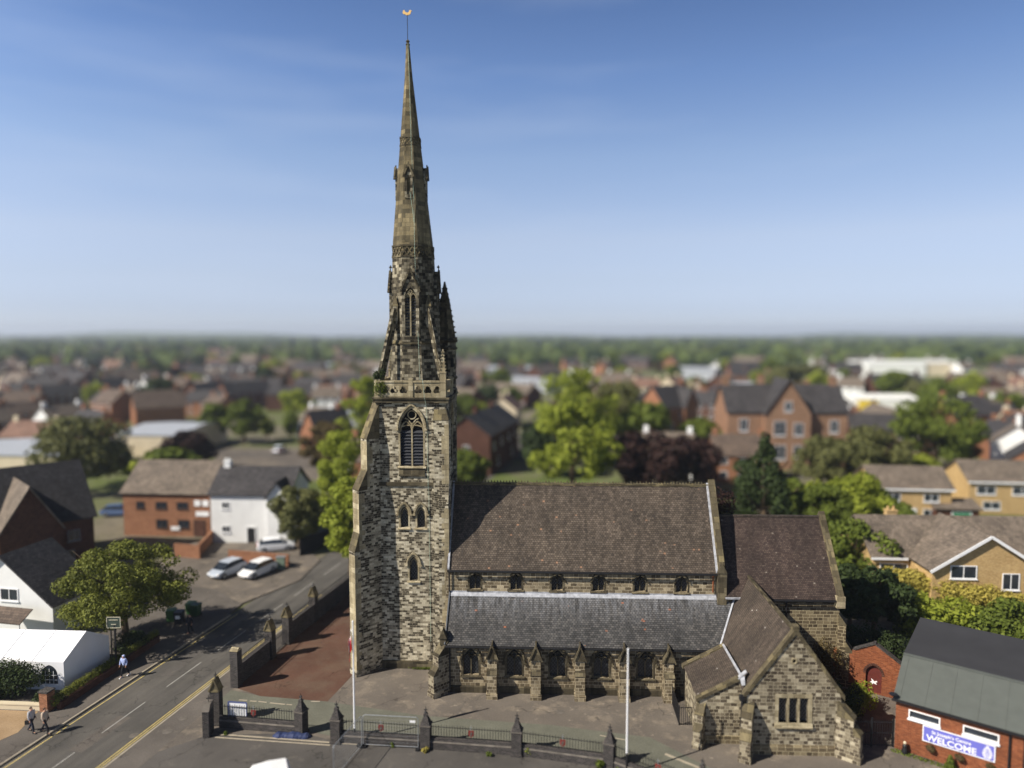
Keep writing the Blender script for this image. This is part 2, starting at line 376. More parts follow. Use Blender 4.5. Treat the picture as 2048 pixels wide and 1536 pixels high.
M_DKREDB = masonry('dark_red_brick', L3((0, (76, 50, 42)), (.5, (92, 60, 50)), (1, (108, 74, 62))), lin(96, 76, 66), .225, .078, .008, .01, (.5, .4), (.78, 1.1))
M_ORB = masonry('orange_brick', L3((0, (132, 90, 68)), (.5, (154, 106, 80)), (1, (172, 124, 96))), lin(160, 124, 100), .225, .078, .007, .01, (.5, .4), (.82, 1.1))
M_VILLA = masonry('faded_brick', L3((0, (132, 98, 78)), (.5, (150, 114, 92)), (1, (168, 132, 108))), lin(160, 134, 110), .225, .078, .007, .01, (.5, .4), (.82, 1.1))
M_TANB = masonry('tan_brick', L3((0, (186, 154, 104)), (.5, (200, 168, 116)), (1, (212, 182, 132))), lin(180, 156, 120), .225, .078, .006, .01, (.5, .3), (.85, 1.08))
M_WHITEW = plain('white_render', lin(224, 224, 222), .8, .06, .8)
M_CREAM = plain('cream_render', lin(206, 192, 164), .85, .08, .6)
M_WPAINT = plain('white_paint', lin(232, 232, 232), .5, .04, 2)
M_GLASSW = plain('window_glass', lin(44, 50, 58), .12, .3, 1.2, spec=.8)
M_RT_GB = tiles('grey_brown_concrete_tiles', L3((0, (104, 94, 84)), (.5, (118, 107, 96)), (1, (130, 118, 106))), .3, .3, .15)
M_RT_DK = tiles('dark_slate_roof', L3((0, (56, 54, 56)), (.5, (68, 66, 68)), (1, (82, 79, 80))), .3, .22, .15)
M_RT_BR = tiles('brown_tile_roof', L3((0, (88, 76, 68)), (.5, (104, 90, 80)), (1, (120, 104, 92))), .28, .25, .15)
M_RT_RD = tiles('red_tile_roof', L3((0, (118, 90, 78)), (.5, (134, 104, 90)), (1, (148, 118, 102))), .28, .25, .15)
M_SHADESLATE = tiles('shaded_slate_roof', L3((0, (38, 38, 40)), (.5, (48, 47, 50)), (1, (60, 58, 62))), .3, .22, .15)  # slate darkened in its colour to show a slope in shade
M_BITUMEN = plain('black_bitumen_felt', lin(50, 50, 53), .9, .16, .5)
M_FELT = plain('green_mineral_felt', lin(84, 88, 84), .95, .08, 1.5)
M_SHED = plain('pale_metal_sheet', lin(164, 168, 174), .5, .06, .5)
M_WSHED = plain('white_metal_sheet', lin(236, 236, 230), .5, .04, .5)
M_YEL = plain('yellow_cladding', lin(236, 206, 70), .6, .08, .5)
M_GREEND = plain('green_garage_door', lin(40, 122, 84), .5, .06, 2)
M_REDDOOR = plain('oxblood_door', lin(92, 42, 36), .55, .2, 6)
M_SIGNB = plain('blue_sign', lin(104, 106, 190), .5, .03, 2)
M_BARK = plain('bark', lin(84, 70, 54), .95, .3, 5)
M_CANVAS = plain('white_pvc_canvas', lin(236, 236, 238), .45, .03, 1.2)
M_GALV = plain('galvanised_steel', lin(168, 172, 176), .4, .1, 6, metal=.5)
M_TARP = plain('blue_tarpaulin', lin(34, 46, 82), .7, .4, 2)
M_PLAQUE = plain('red_plaque', lin(116, 42, 36), .6, .35, 9)
M_YLINE = plain('yellow_line_paint', lin(196, 176, 108), .85, .25, 4)
M_WLINE = plain('worn_white_line_paint', lin(160, 158, 152), .85, .25, 4)
M_PALECONC = plain('pale_concrete_kerb', lin(158, 148, 130), .9, .2, 2)
M_COPE = plain('sooty_coping', lin(98, 92, 85), .9, .3, 2)
M_ASPH = groundmat('road_asphalt', [(.3, lin(78, 76, 73)), (.7, lin(94, 91, 87))], .25, 18, cracks=.22, wear=(1.22, 1.2, 1.17, 1))
M_YARD = groundmat('yard_asphalt', [(.3, lin(92, 86, 80)), (.7, lin(116, 108, 99))], .22, 12, patches=[(.55, .52, .72, lin(146, 134, 118), .8), (1.6, .6, .76, lin(168, 156, 138), .7), (.9, .62, .7, lin(74, 70, 66), .7)], cracks=.18)
M_FORE = groundmat('forecourt_asphalt', [(.3, lin(76, 73, 70)), (.7, lin(94, 90, 86))], .2, 16, patches=[(.8, .56, .78, lin(116, 110, 102), .8), (.5, .6, .7, lin(62, 60, 58), .6)], cracks=.3)
M_PAVE = groundmat('pavement_asphalt', [(.3, lin(86, 81, 76)), (.7, lin(106, 100, 94))], .3, 12, patches=[(.7, .58, .72, lin(122, 114, 104), .7)], cracks=.3)
M_STRIP = groundmat('greenish_concrete', [(.3, lin(94, 94, 84)), (.7, lin(112, 112, 100))], .5, 10)
M_REDT = groundmat('red_tarmac', [(.3, lin(82, 60, 50)), (.7, lin(98, 72, 60))], .3, 12, patches=[(.35, .46, .7, lin(104, 88, 74), .8), (1.3, .6, .75, lin(70, 54, 46), .6), (2.1, .64, .78, lin(128, 108, 92), .5)], cracks=.15)
M_PATIO = groundmat('buff_paving', [(.3, lin(146, 122, 92)), (.7, lin(166, 142, 112))], .6, 10)
M_GROUND = groundmat('town_ground', [(.30, lin(70, 84, 42)), (.45, lin(92, 102, 56)), (.56, lin(110, 104, 88)), (.7, lin(126, 118, 106))], .035, .8, patches=[(.011, .56, .62, lin(92, 110, 52), 1)])
LF = {
 'bright': leafmat('bright_leaves', lin(84, 100, 26), lin(172, 180, 70), .38),
 'mid': leafmat('mid_green_leaves', lin(50, 66, 22), lin(122, 134, 54), .28),
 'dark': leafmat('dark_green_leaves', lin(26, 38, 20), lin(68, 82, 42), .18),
 'olive': leafmat('olive_leaves', lin(54, 60, 30), lin(126, 126, 76), .22),
 'copper': leafmat('copper_beech_leaves', lin(32, 20, 19), lin(64, 44, 38), .12),
 'yellow': leafmat('yellow_green_leaves', lin(128, 120, 44), lin(204, 188, 98), .28),
 'brown': leafmat('brownish_leaves', lin(54, 48, 28), lin(110, 94, 58), .18),
 'street': leafmat('street_tree_leaves', lin(48, 58, 22), lin(138, 142, 60), .26),
}
LFM = lambda k: LF[k]

# ------------------------------------------------------------------ foliage
def leaf_mesh(name, clumps, n, size, seed, mat, flat=.55):
    """clumps: list of (centre, radii); leaves = small folded quads spread through them"""
    rng = np.random.default_rng(seed)
    vol = np.array([r[0] * r[1] * r[2] for c, r in clumps]) ** .72; vol /= vol.sum()
    idx = rng.choice(len(clumps), n, p=vol)
    cen = np.array([list(c) for c, r in clumps])[idx]; rad = np.array([list(r) for c, r in clumps])[idx]
    d = rng.normal(size=(n, 3)); d /= np.linalg.norm(d, axis=1)[:, None]
    rr = rng.uniform(.45, 1.08, n) ** .6
    p = cen + d * rad * rr[:, None]
    nrm = d + rng.normal(size=(n, 3)) * flat; nrm[:, 2] += .25; nrm /= np.linalg.norm(nrm, axis=1)[:, None]
    a = np.cross(nrm, rng.normal(size=(n, 3))); a /= np.linalg.norm(a, axis=1)[:, None]; b = np.cross(nrm, a)
    s = (size * rng.uniform(.6, 1.35, n))[:, None]
    q = np.stack([p - a * s, p - b * s * .55 + nrm * s * .12, p + a * s, p + b * s * .55 + nrm * s * .12], 1).reshape(-1, 3)
    me = bpy.data.meshes.new(name); me.vertices.add(4 * n); me.vertices.foreach_set('co', q.ravel())
    me.loops.add(4 * n); me.loops.foreach_set('vertex_index', np.arange(4 * n))
    me.polygons.add(n); me.polygons.foreach_set('loop_start', np.arange(0, 4 * n, 4)); me.polygons.foreach_set('loop_total', np.full(n, 4))
    me.update(); me.materials.append(mat); me.validate()
    return me
def crown_clumps(rx, rz, zc, k, seed, shape='round', rc=.36):
    rnd = random.Random(seed); out = [((0, 0, zc), (rx * .42, rx * .42, rz * .42))]
    for i in range(k):
        t = rnd.uniform(0, 2 * math.pi); e = rnd.uniform(-.85, 1)
        if shape == 'cone':
            h = -1 + 2 * (i / k) ** 1.15; w = (1 - (h + 1) / 2) * .86 + .02
            c = (rx * w * .85 * math.cos(t), rx * w * .85 * math.sin(t), zc + rz * h * .95); r = rx * (w * .22 + .10)
            out.append((c, (r, r, r * 1.5))); continue
        w = math.sqrt(max(0, 1 - e * e)); f = rnd.uniform(.5, .98)
        c = (rx * w * f * math.cos(t), rx * w * f * math.sin(t), zc + rz * e * .72); r = rx * rc * rnd.uniform(.6, 1.15)
        out.append((c, (r, r, r * .8)))
    return out
def trunk_mesh(h, r, rx, zc, seed, n=6):
    rnd = random.Random(seed); m = MB()
    m.tube([(0, 0, -.1), (.03 * h, 0, h * .35), (0, .02 * h, h * .7), (0, 0, h)], [r * 1.25, r, r * .75, r * .35], 9)
    for k in range(n):
        t = 2 * math.pi * k / n + rnd.uniform(-.3, .3); z0 = h * rnd.uniform(.4, .75); L = rx * rnd.uniform(.5, .85)
        m.tube([(0, 0, z0), (L * .5 * math.cos(t), L * .5 * math.sin(t), z0 + L * .35), (L * math.cos(t), L * math.sin(t), z0 + L * .8)], [r * .45, r * .3, r * .1], 6)
    return m
TREE_MESH = {}
def tree(name, label, x, y, h, w, kind='mid', shape='round', leaves=2600, leaf=.33, seed=0, group=None, clear=.16, k=26, cat='tree', ztrunk=True, rc=.34):
    t = thing(name, label, cat, (x, y, -.1), random.Random(seed).uniform(0, 6), group)
    rz = h * (1 - clear) / 2; zc = h - rz
    me = leaf_mesh('crown', crown_clumps(w / 2, rz, zc, k, seed, shape, rc), leaves, leaf, seed, LF[kind])
    o = bpy.data.objects.new('crown', me); C.objects.link(o); o.parent = t
    if ztrunk: trunk_mesh(h * .72, max(.12, h * .028), w / 2, zc, seed).build('trunk', M_BARK, t)
    return t
def shrub(name, label, loc, rad, kind, n=500, leaf=.09, seed=1, cat='shrub', group=None, k=8, clumps=None):
    rx, ry, rz = rad; rnd = random.Random(seed)
    cl = clumps or [((rnd.uniform(-.6, .6) * rx, rnd.uniform(-.6, .6) * ry, rz * rnd.uniform(.4, 1.2)), (rx * .5, ry * .5, rz * .55)) for _ in range(k)]
    o = bpy.data.objects.new(name, leaf_mesh(name, cl, n, leaf, seed, LF[kind])); C.objects.link(o); o.location = loc
    return tag(o, label, cat, group)

# ------------------------------------------------------------------ ground, roads
def flat(name, pts, z, mat, thick=0., kind='structure'):
    m = MB(); p = [Vector((a[0], a[1], z)) for a in pts]
    area = sum(a.x * b.y - b.x * a.y for a, b in zip(p, p[1:] + p[:1]))
    if area < 0: p = p[::-1]
    if thick:
        m.slab(Fr((0, 0, z), (1, 0, 0), (0, 0, 1), (0, 1, 0)), [(q.x, q.y) for q in p], (), -thick, 0, sides=True)
    else:
        m.slab(Fr((0, 0, z), (1, 0, 0), (0, 0, 1), (0, 1, 0)), [(q.x, q.y) for q in p], (), 0, 0)
    o = m.build(name, mat); return tag(o, kind=kind) if kind else o
GZ = -.13
m = MB(); n = 64; rings = [0, 150, 600, 2000, 4000]
pr = None
for r in rings[1:]:
    c = [(r * math.cos(2 * math.pi * k / n), r * math.sin(2 * math.pi * k / n) + 40, GZ) for k in range(n)]
    if pr is None: m.face(c)
    else:
        for k in range(n): j = (k + 1) % n; m.face([pr[k], c[k], c[j], pr[j]])
    pr = c
tag(m.build('ground', M_GROUND), kind='structure')

def ribbon(pts, w, z, mat, name, kind='structure'):
    m = MB(); P = [Vector((a, b, 0)) for a, b in pts]; Ls = []
    for k, p in enumerate(P):
        d = (P[min(k + 1, len(P) - 1)] - P[max(k - 1, 0)]).normalized(); nn = Vector((d.y, -d.x, 0))
        ww = w if not isinstance(w, tuple) else None
        a, b = (-w / 2, w / 2) if ww else w
        Ls.append((p + nn * a, p + nn * b))
    for (a, b), (c, d) in zip(Ls, Ls[1:]): m.face([(a.x, a.y, z), (b.x, b.y, z), (d.x, d.y, z), (c.x, c.y, z)])
    o = m.build(name, mat); return tag(o, kind=kind)
Q0 = Vector((-30.5, 40.9, 0)); RD = Vector((.213, 1, 0)).normalized(); RN = Vector((RD.y, -RD.x, 0))
def rp(s, t): p = Q0 + RN * s + RD * t; return (p.x, p.y)
road_c = [rp(2.8, -30), rp(2.8, 0), rp(2.8, 35), (-14, 100), (-4, 137), (4.8, 179), (10, 222), (26, 300), (60, 420)]
ribbon(road_c, 6.5, GZ + .03, M_ASPH, 'road')
ribbon([(-60, 150), (-4, 150), (40, 128), (110, 132), (190, 170)], 6, GZ + .026, M_ASPH, 'side_road')
ribbon([at(330, 905, 0).xy[:], at(450, 905, 0).xy[:], at(560, 910, 0).xy[:], at(640, 935, 0).xy[:]], 7, GZ + .034, M_PAVE, 'far_street')
flat('far_car_park', [at(415, 895).xy[:], at(640, 895).xy[:], at(640, 960).xy[:], at(560, 950).xy[:], at(440, 935).xy[:]], GZ + .022, M_YARD)
# raised ground of pavements and yards
flat('left_pavement', [rp(-.45, -30), rp(-.45, 22), rp(-.9, 26), rp(-6, 29), rp(-9, 29), rp(-9, -2), rp(-2.4, -2), rp(-2.4, -30)], 0, M_PAVE, .12)
flat('churchyard', [rp(5.95, -30), rp(5.95, 36), (-12, 78), (30, 76), (70, 62), (70, 5), (-30, 5)], 0, M_YARD, .12)
flat('car_park', [at(300, 1225).xy[:], at(470, 1212).xy[:], at(600, 1160).xy[:], at(640, 1120).xy[:], at(600, 1085).xy[:], at(360, 1085).xy[:], at(300, 1150).xy[:]], -.01, M_YARD, .11)
e = .004
fence_pts = [at(416, 1470), at(603, 1466), at(674, 1483), at(852, 1495), at(1034, 1508), at(1219, 1536)]
fl = [(p.x, p.y) for p in fence_pts] + [(10.5, 37.5), (15, 33.5)]
flat('forecourt', [rp(8.0, -30), rp(8.0, 3.2)] + [(a, b) for a, b in fl] + [(24, 27), (10, 5), (-24, 5)], e, M_FORE)
flat('footway', [rp(5.99, -30), rp(5.99, 35), rp(7.95, 35), rp(7.95, -30)], e, M_PAVE)
A_, B_, D_ = at(472, 1378), at(640, 1403), at(702, 1352)
flat('red_tarmac', [(-20.2, 50.3), at(520, 1392).xy[:], at(655, 1403).xy[:], at(700, 1356).xy[:], (-12.0, 54), (-12.0, 70), (-16.2, 70), (-18.9, 57.8)], e, M_REDT)
flat('concrete_strip', [at(442, 1398).xy[:], at(462, 1380).xy[:], at(520, 1392.5).xy[:], at(655, 1403.5).xy[:], at(850, 1432).xy[:], at(1100, 1450).xy[:], at(1300, 1475).xy[:], at(1420, 1536).xy[:], (10.6, 37.9), at(1229, 1520).xy[:], at(1040, 1500).xy[:], at(860, 1488).xy[:], at(684, 1476).xy[:], at(600, 1460).xy[:], at(440, 1455).xy[:]], 2 * e, M_STRIP)
# paint
def dashes(s, w, segs, mat, name, z):
    m = MB()
    for t0, t1 in segs:
        a = rp(s - w / 2, t0); b = rp(s + w / 2, t0); c = rp(s + w / 2, t1); d = rp(s - w / 2, t1)
        m.face([(a[0], a[1], z), (b[0], b[1], z), (c[0], c[1], z), (d[0], d[1], z)])
    o = m.build(name, mat); tag(o, kind='structure')
zr = GZ + .036
dashes(0, .08, [(-12, 24)], M_YLINE, 'yellow_line', zr)
dashes(5.42, .07, [(-20, 30)], M_YLINE, 'yellow_line', zr); dashes(5.62, .07, [(-20, 30)], M_YLINE, 'yellow_line', zr)
dashes(2.85, .075, [(-8 + 6.2 * k, -4 + 6.2 * k) for k in range(8)], M_WLINE, 'centre_line', zr)
m = MB()
for k in range(40): 
    a = rp(-.47, -20 + k * 1.1); b = rp(-.33, -20 + (k + .97) * 1.1)
    a = Q0 + RN * -.40 + RD * (-20 + k * 1.1); m.obox((a.x, a.y), .13, 1.07, GZ, .008, math.atan2(RD.y, RD.x) - math.pi / 2)
    a = Q0 + RN * 5.95 + RD * (-20 + k * 1.3); m.obox((a.x, a.y), .13, 1.27, GZ, .01, math.atan2(RD.y, RD.x) - math.pi / 2)
tag(m.build('kerb', M_PALECONC), kind='structure')
# pale dashed line of paving inside the churchyard and the kerb stones by the wall
m = MB()
def pline(p, q, w, z, mm=None):
    (mm or m).bar((p.x, p.y, z), (q.x, q.y, z), w, .006)
for (u0, v0, u1, v1) in ((478, 1400, 494, 1401), (500, 1402, 513, 1403), (517, 1403, 533, 1405), (540, 1406, 570, 1409), (573, 1409, 584, 1410), (622, 1403, 640, 1403)):
    pline(at(u0, v0), at(u1, v1), .12, .012)
pline(at(1330, 1508), at(1420, 1545), .22, .012); pline(at(1200, 1471), at(1250, 1480), .1, .012)
tag(m.build('worn_paving_line', M_PALECONC), kind='structure')
m = MB(); pline(at(440, 1470), at(668, 1487), .16, .05); pline(at(430, 1475), at(660, 1491), .12, .02); pline(at(668, 1487), at(760, 1491), .14, .03)
m2 = tag(m.build('edging_kerb', M_PALECONC), kind='structure')

for k, (u, v, r, lb) in enumerate(((268, 1472, .3, 'round iron manhole cover in the near lane of the road'), (366, 1437, .28, 'round iron manhole cover on the footway by the double yellow lines'), (335, 1463, .32, 'manhole cover on the footway opposite the gabled pier'), (700, 1160, .35, 'pale manhole cover in the far road beside the tower'), (1120, 1424, .3, 'square-set drain cover in the churchyard below the aisle'))):
    p = at(u, v, GZ if k in (0, 3) else 0); m = MB(); zz_ = (GZ + .032) if k in (0, 3) else .006
    m.lathe((0, 0, 0), [(r, 0), (r, .006), (r - .04, .007)], 16); o = m.build('manhole_cover', M_COPE if k != 3 else M_PALECONC); o.location = (p.x, p.y, zz_); tag(o, lb, 'manhole cover')
for (u0, v0, u1, v1, w, mt_) in ((150, 1500, 250, 1430, 1.0, 0), (330, 1350, 400, 1300, .8, 1), (900, 1455, 1010, 1458, .9, 0)):
    a, b = at(u0, v0), at(u1, v1); d_ = (b - a).normalized(); n_ = Vector((-d_.y, d_.x, 0)) * w / 2; z_ = (GZ + .033 if u0 < 800 else .006)
    m = MB(); m.face([(p.x, p.y, z_) for p in (a - n_, b - n_, b + n_, a + n_)]); tag(m.build('tarmac_patch', M_FORE if mt_ else M_PAVE), kind='structure')

# ------------------------------------------------------------------ the church
TH = R(-2.4)
CH = thing('church', 'large gothic stone church with tall spire and tiled roofs behind the railings', 'church', (-4.83, 49.81, 0), TH)
def part(mb, name, mat, parent=CH, **k): return mb.build(name, mat, parent, **k)
X, Y_, N_ = Vector((1, 0, 0)), Vector((0, 1, 0)), Vector((0, -1, 0))
def south(y, x0=0): return Fr((x0, y, 0), (1, 0, 0), (0, -1, 0))
def loc(F, s, z, d=0): o, U, N, W = F; return o + U * s + W * z + N * d

def gothic_window(F, cx, a, z0, z1, kind, hood=True, dark=True, parent=CH, depth=.3, stone=None, mull=.075, label=None):
    """surround + tracery + glass for a pointed opening already cut in the wall"""
    stone = stone or M_DRESS
    o, U, N, W = F
    w = MB(); ins = arch(a, z0, z1, cx=cx); out = arch(a + .13, z0 - .02, z1, cx=cx)
    ins2 = arch(a - .01, z0, z1, cx=cx)
    # chamfered surround ring, front 15 mm proud
    for k in range(1, len(ins)):
        p, q = ins[k], ins[(k + 1) % len(ins)]
        po, qo = out[k], out[(k + 1) % len(ins)]
        if k == len(ins) - 1: break
        w.face([loc(F, *po, .015), loc(F, *qo, .015), loc(F, *q, .015), loc(F, *p, .015)][::-1])
        w.face([loc(F, *p, .015), loc(F, *q, .015), loc(F, *q, -.12), loc(F, *p, -.12)][::-1])
    k = len(ins) - 1
    w.face([loc(F, *out[k], .015), loc(F, *out[0], .015), loc(F, *ins[0], .015), loc(F, *ins[k], .015)][::-1])
    # sill
    w.hexa([loc(F, cx - a - .2, z0 - .14, -.02), loc(F, cx - a - .2, z0 - .14, .12), loc(F, cx + a + .2, z0 - .14, .12), loc(F, cx + a + .2, z0 - .14, -.02)],
           [loc(F, cx - a - .2, z0, -.02), loc(F, cx - a - .2, z0 - .07, .12), loc(F, cx + a + .2, z0 - .07, .12), loc(F, cx + a + .2, z0, -.02)])
    W_ = part(w, 'window', stone, parent)
    if label: W_['label'] = label
    if hood:
        h = MB(); hp = arch(a + .2, z0, z1 - .02, cx=cx)[2:]
        h.path([loc(F, *q, .07) for q in [hp[0]] + hp[1:-1] + [hp[-1]]], .12, .13, up=N)
        for q, sg in ((hp[0], 1), (hp[-1], -1)): h.path([loc(F, q[0] - sg * .05, q[1] - .06, .08), loc(F, q[0] + sg * .1, q[1] - .06, .08)], .13, .15, up=N)
        part(h, 'hood_mould', stone, W_)
    t = MB(); d = -.2
    if kind == 'two_light':
        t.bar(loc(F, cx, z0, d), loc(F, cx, z1 + a * .25, d), mull, .12, up=N)
        for sg in (-1, 1):
            c = cx + sg * a / 2; ap = arch(a / 2, z0, z1 - .05, cx=c)[2:]
            t.path([loc(F, *q, d) for q in ap], mull * .8, .1, up=N)
        t.path([loc(F, cx + math.cos(k * math.pi / 5) * a * .3, z1 + a * .95 + math.sin(k * math.pi / 5) * a * .3, d) for k in range(10)], mull * .7, .1, up=N, closed=True)
    elif kind == 'belfry':
        t.bar(loc(F, cx, z0, d), loc(F, cx, z1 + a * .45, d), mull * 1.4, .16, up=N)
        for sg in (-1, 1):
            c = cx + sg * a / 2; ap = arch(a / 2, z0, z1 - .25, cx=c)[2:]
            t.path([loc(F, *q, d) for q in ap], mull * 1.2, .14, up=N)
            t.path([loc(F, cx + sg * a * .95, z1 + .1, d), loc(F, cx + sg * .45 * a, z1 + .22, d), loc(F, cx, z1 + a * .25, d)], mull * 1.1, .12, up=N)
            t.path([loc(F, cx, z1 + a * .3, d), loc(F, cx + sg * .35 * a, z1 + a * .75, d), loc(F, cx + sg * .6 * a, z1 + a * .85, d)], mull, .12, up=N)
        t.path([loc(F, cx + math.cos(k * math.pi / 6) * a * .36, z1 + a * 1.15 + math.sin(k * math.pi / 6) * a * .36, d) for k in range(12)], mull, .12, up=N, closed=True)
    elif kind == 'lancet':
        t.path([loc(F, *q, d) for q in arch(a * .8, z0, z1 - .08, cx=cx)[2:]], mull, .1, up=N)
    part(t, 'tracery', stone, W_)
    g = MB(); g.slab((o + N * (-depth), U, N, W), [(q[0], q[1]) for q in arch(a + .05, z0 - .05, z1, cx=cx)], (), -.03, 0)
    if kind in ('belfry', 'belfry2'):
        part(g, 'opening', M_VOID, W_)
        lv = MB(); zz = z0 + .12
        while zz < z1 - .35:
            lv.hexa([loc(F, cx - a, zz, -.13), loc(F, cx + a, zz, -.13), loc(F, cx + a, zz + .16, -.28), loc(F, cx - a, zz + .16, -.28)],
                    [loc(F, cx - a, zz + .03, -.13), loc(F, cx + a, zz + .03, -.13), loc(F, cx + a, zz + .19, -.28), loc(F, cx - a, zz + .19, -.28)])
            zz += .24
        part(lv, 'louvres', M_LOUVRE, W_)
    else:
        part(g, 'glass', M_DARKGLASS, W_)
        if kind != 'plainlead':
            ld = MB(); k = z0 + .1
            # lead cames, a diamond lattice just in front of the glass
            for q in np.arange(-1.2, 1.3, .22):
                for sg in (-1, 1):
                    p0 = (cx + q - sg * .6, z0); pts = []
                    x0_, z0_ = cx + q - sg * .55, z0 + .02; 
                    seg = []
                    for s_ in np.linspace(0, 1, 9):
                        xx = x0_ + sg * s_ * (z1 + a - z0) * .7; zz_ = z0_ + s_ * (z1 + a * .8 - z0)
                        if abs(xx - cx) < a - .02: seg.append((xx, zz_))
                    if len(seg) > 1: ld.bar(loc(F, *seg[0], -depth + .02), loc(F, *seg[-1], -depth + .02), .012, .01, up=N)
            if ld.v: part(ld, 'leading', M_LEADD, W_)
    return W_

def buttress(base, dirv, w, prof, name='buttress', mat=M_AISLE, cap=M_DRESSD, top='slope', plinth=.06):
    """prof: [(length, z_top_of_vertical, z_where_slope_meets_next)...] bottom to top; dirv horizontal"""
    d = Vector(dirv).normalized(); sd = Vector((-d.y, d.x, 0)); b = Vector(base)
    m = MB(); cms = []; z = 0; back = -.05
    for i, (L, zt, zs) in enumerate(prof):
        nl = prof[i + 1][0] if i + 1 < len(prof) else 0
        q = [b + sd * w / 2 + d * L, b - sd * w / 2 + d * L, b - sd * w / 2 + d * back, b + sd * w / 2 + d * back]
        m.hexa([p + Zv * z for p in q][::-1], [p + Zv * zt for p in q][::-1])
        # sloping weathering
        e1 = .03
        f0, f1 = b + sd * (w / 2 + e1) + d * (L + e1), b - sd * (w / 2 + e1) + d * (L + e1)
        g0, g1 = b + sd * (w / 2 + e1) + d * (nl + .002), b - sd * (w / 2 + e1) + d * (nl + .002)
        cm = MB(); cm.hexa([f0 + Zv * zt, f1 + Zv * zt, g1 + Zv * zt, g0 + Zv * zt][::-1], [f0 + Zv * (zt + .06), f1 + Zv * (zt + .06), g1 + Zv * zs, g0 + Zv * zs][::-1]); cms.append(cm)
        z = zt
    if plinth:
        L = prof[0][0]; w2 = w / 2 + plinth
        m.hexa([b + sd * w2 + d * (L + plinth), b - sd * w2 + d * (L + plinth), b - sd * w2 + d * back, b + sd * w2 + d * back][::-1],
               [p + Zv * .4 for p in (b + sd * w2 + d * (L + plinth), b - sd * w2 + d * (L + plinth), b - sd * w2 + d * back, b + sd * w2 + d * back)][::-1])
    o = part(m, name, mat); [part(cm, 'weathering', cap, o) for cm in cms]; return o, m

# --- aisle
AW = south(0); win_x = [1.86 + 3.13 * k for k in range(5)]
m = MB(); m.slab(AW, rect(0, 19.6, 0, 3.6), [arch(.56, 1.28, 2.3, cx=x) for x in win_x], -.4, 0)
m.slab(Fr((0, 0, 0), (0, 1, 0), (-1, 0, 0)), [(0, 0), (3.0, 0), (3.0, 6.2), (0, 3.6)], (), 0, 0)
part(m, 'aisle_wall', M_AISLE)
m = MB(); m.box(-.1, 16.9, -.1, 0.01, 0, .42); m.hexa([(-.1,-.1,.42),(16.9,-.1,.42),(16.9,.01,.42),(-.1,.01,.42)], [(-.1,-.01,.5),(16.9,-.01,.5),(16.9,.01,.5),(-.1,.01,.5)])
part(m, 'plinth', M_DRESSD)
m = MB(); m.box(.02, 19.5, -.09, 0.01, 3.36, 3.58); part(m, 'cornice', M_DRESSD)
for x in win_x: gothic_window(AW, x, .56, 1.28, 2.3, 'two_light', stone=M_DRESSD if x > 2 else M_DRESSD)
for k in range(5):
    x = 3.43 + 3.13 * k
    o, _ = buttress((x, 0, 0), (0, -1, 0), .68, [(.98, 1.75, 2.05), (.62, 2.75, 2.8)], mat=M_AISLE)
    g = MB()      # gabled cap
    w = .42
    g.hexa([(x - w, -.72, 2.78), (x + w, -.72, 2.78), (x + w, 0.02, 2.78), (x - w, 0.02, 2.78)], [(x - .01, -.72, 3.82), (x + .01, -.72, 3.82), (x + .01, .02, 3.82), (x - .01, .02, 3.82)])
    part(g, 'gabled_cap', M_DRESSD, o)
    g = MB(); g.path([(x - w - .03, -.76, 2.74), (x, -.76, 3.86), (x + w + .03, -.76, 2.74)], .1, .1, up=N_); g.path([(x, -.76, 3.86), (x, 0, 3.86)], .09, .09); part(g, 'coping', M_DRESSD, o)
o, _ = buttress((.05, .1, 0), (-1, -1, 0), .66, [(1.35, 1.6, 2.2), (.95, 2.9, 3.9)], mat=M_VESTRY)
m = MB()       # little gabled kneeler turret over the aisle corner
m.box(-.35, .1, -.25, .2, 3.55, 4.05); m.hexa([(-.42,-.32,4.05),(.17,-.32,4.05),(.17,.25,4.05),(-.42,.25,4.05)], [(-.13,-.32,4.75),(-.12,-.32,4.75),(-.12,.25,4.75),(-.13,.25,4.75)])
part(m, 'kneeler', M_DRESSD)
m = MB(); m.plate([(.02, -.32, 3.6), (21.9, -.32, 3.6), (21.9, 2.76, 6.42), (.02, 2.76, 6.42)], .1); part(m, 'aisle_roof', M_AISLER)
m = MB(); m.tube([(0, -.4, 3.52), (19.3, -.4, 3.52)], .07, 6); part(m, 'gutter', M_BLACKPAINT)
m = MB(); m.tube([(.35, -.32, 3.45), (.35, -.1, 3.3), (.35, -.1, .1)], .055, 6); part(m, 'drainpipe', M_BLACKPAINT)
m = MB(); m.plate([(.1, 2.46, 6.19), (20.75, 2.46, 6.19), (20.75, 2.72, 6.45), (.1, 2.72, 6.45)], .05); m.box(.1, 20.3, 2.68, 2.735, 6.3, 6.5); part(m, 'lead_flashing', M_LEAD)
m = MB(); m.bar((.0, -.36, 3.66), (.0, 2.76, 6.5), .09, .1); part(m, 'verge_flashing', M_LEADD)
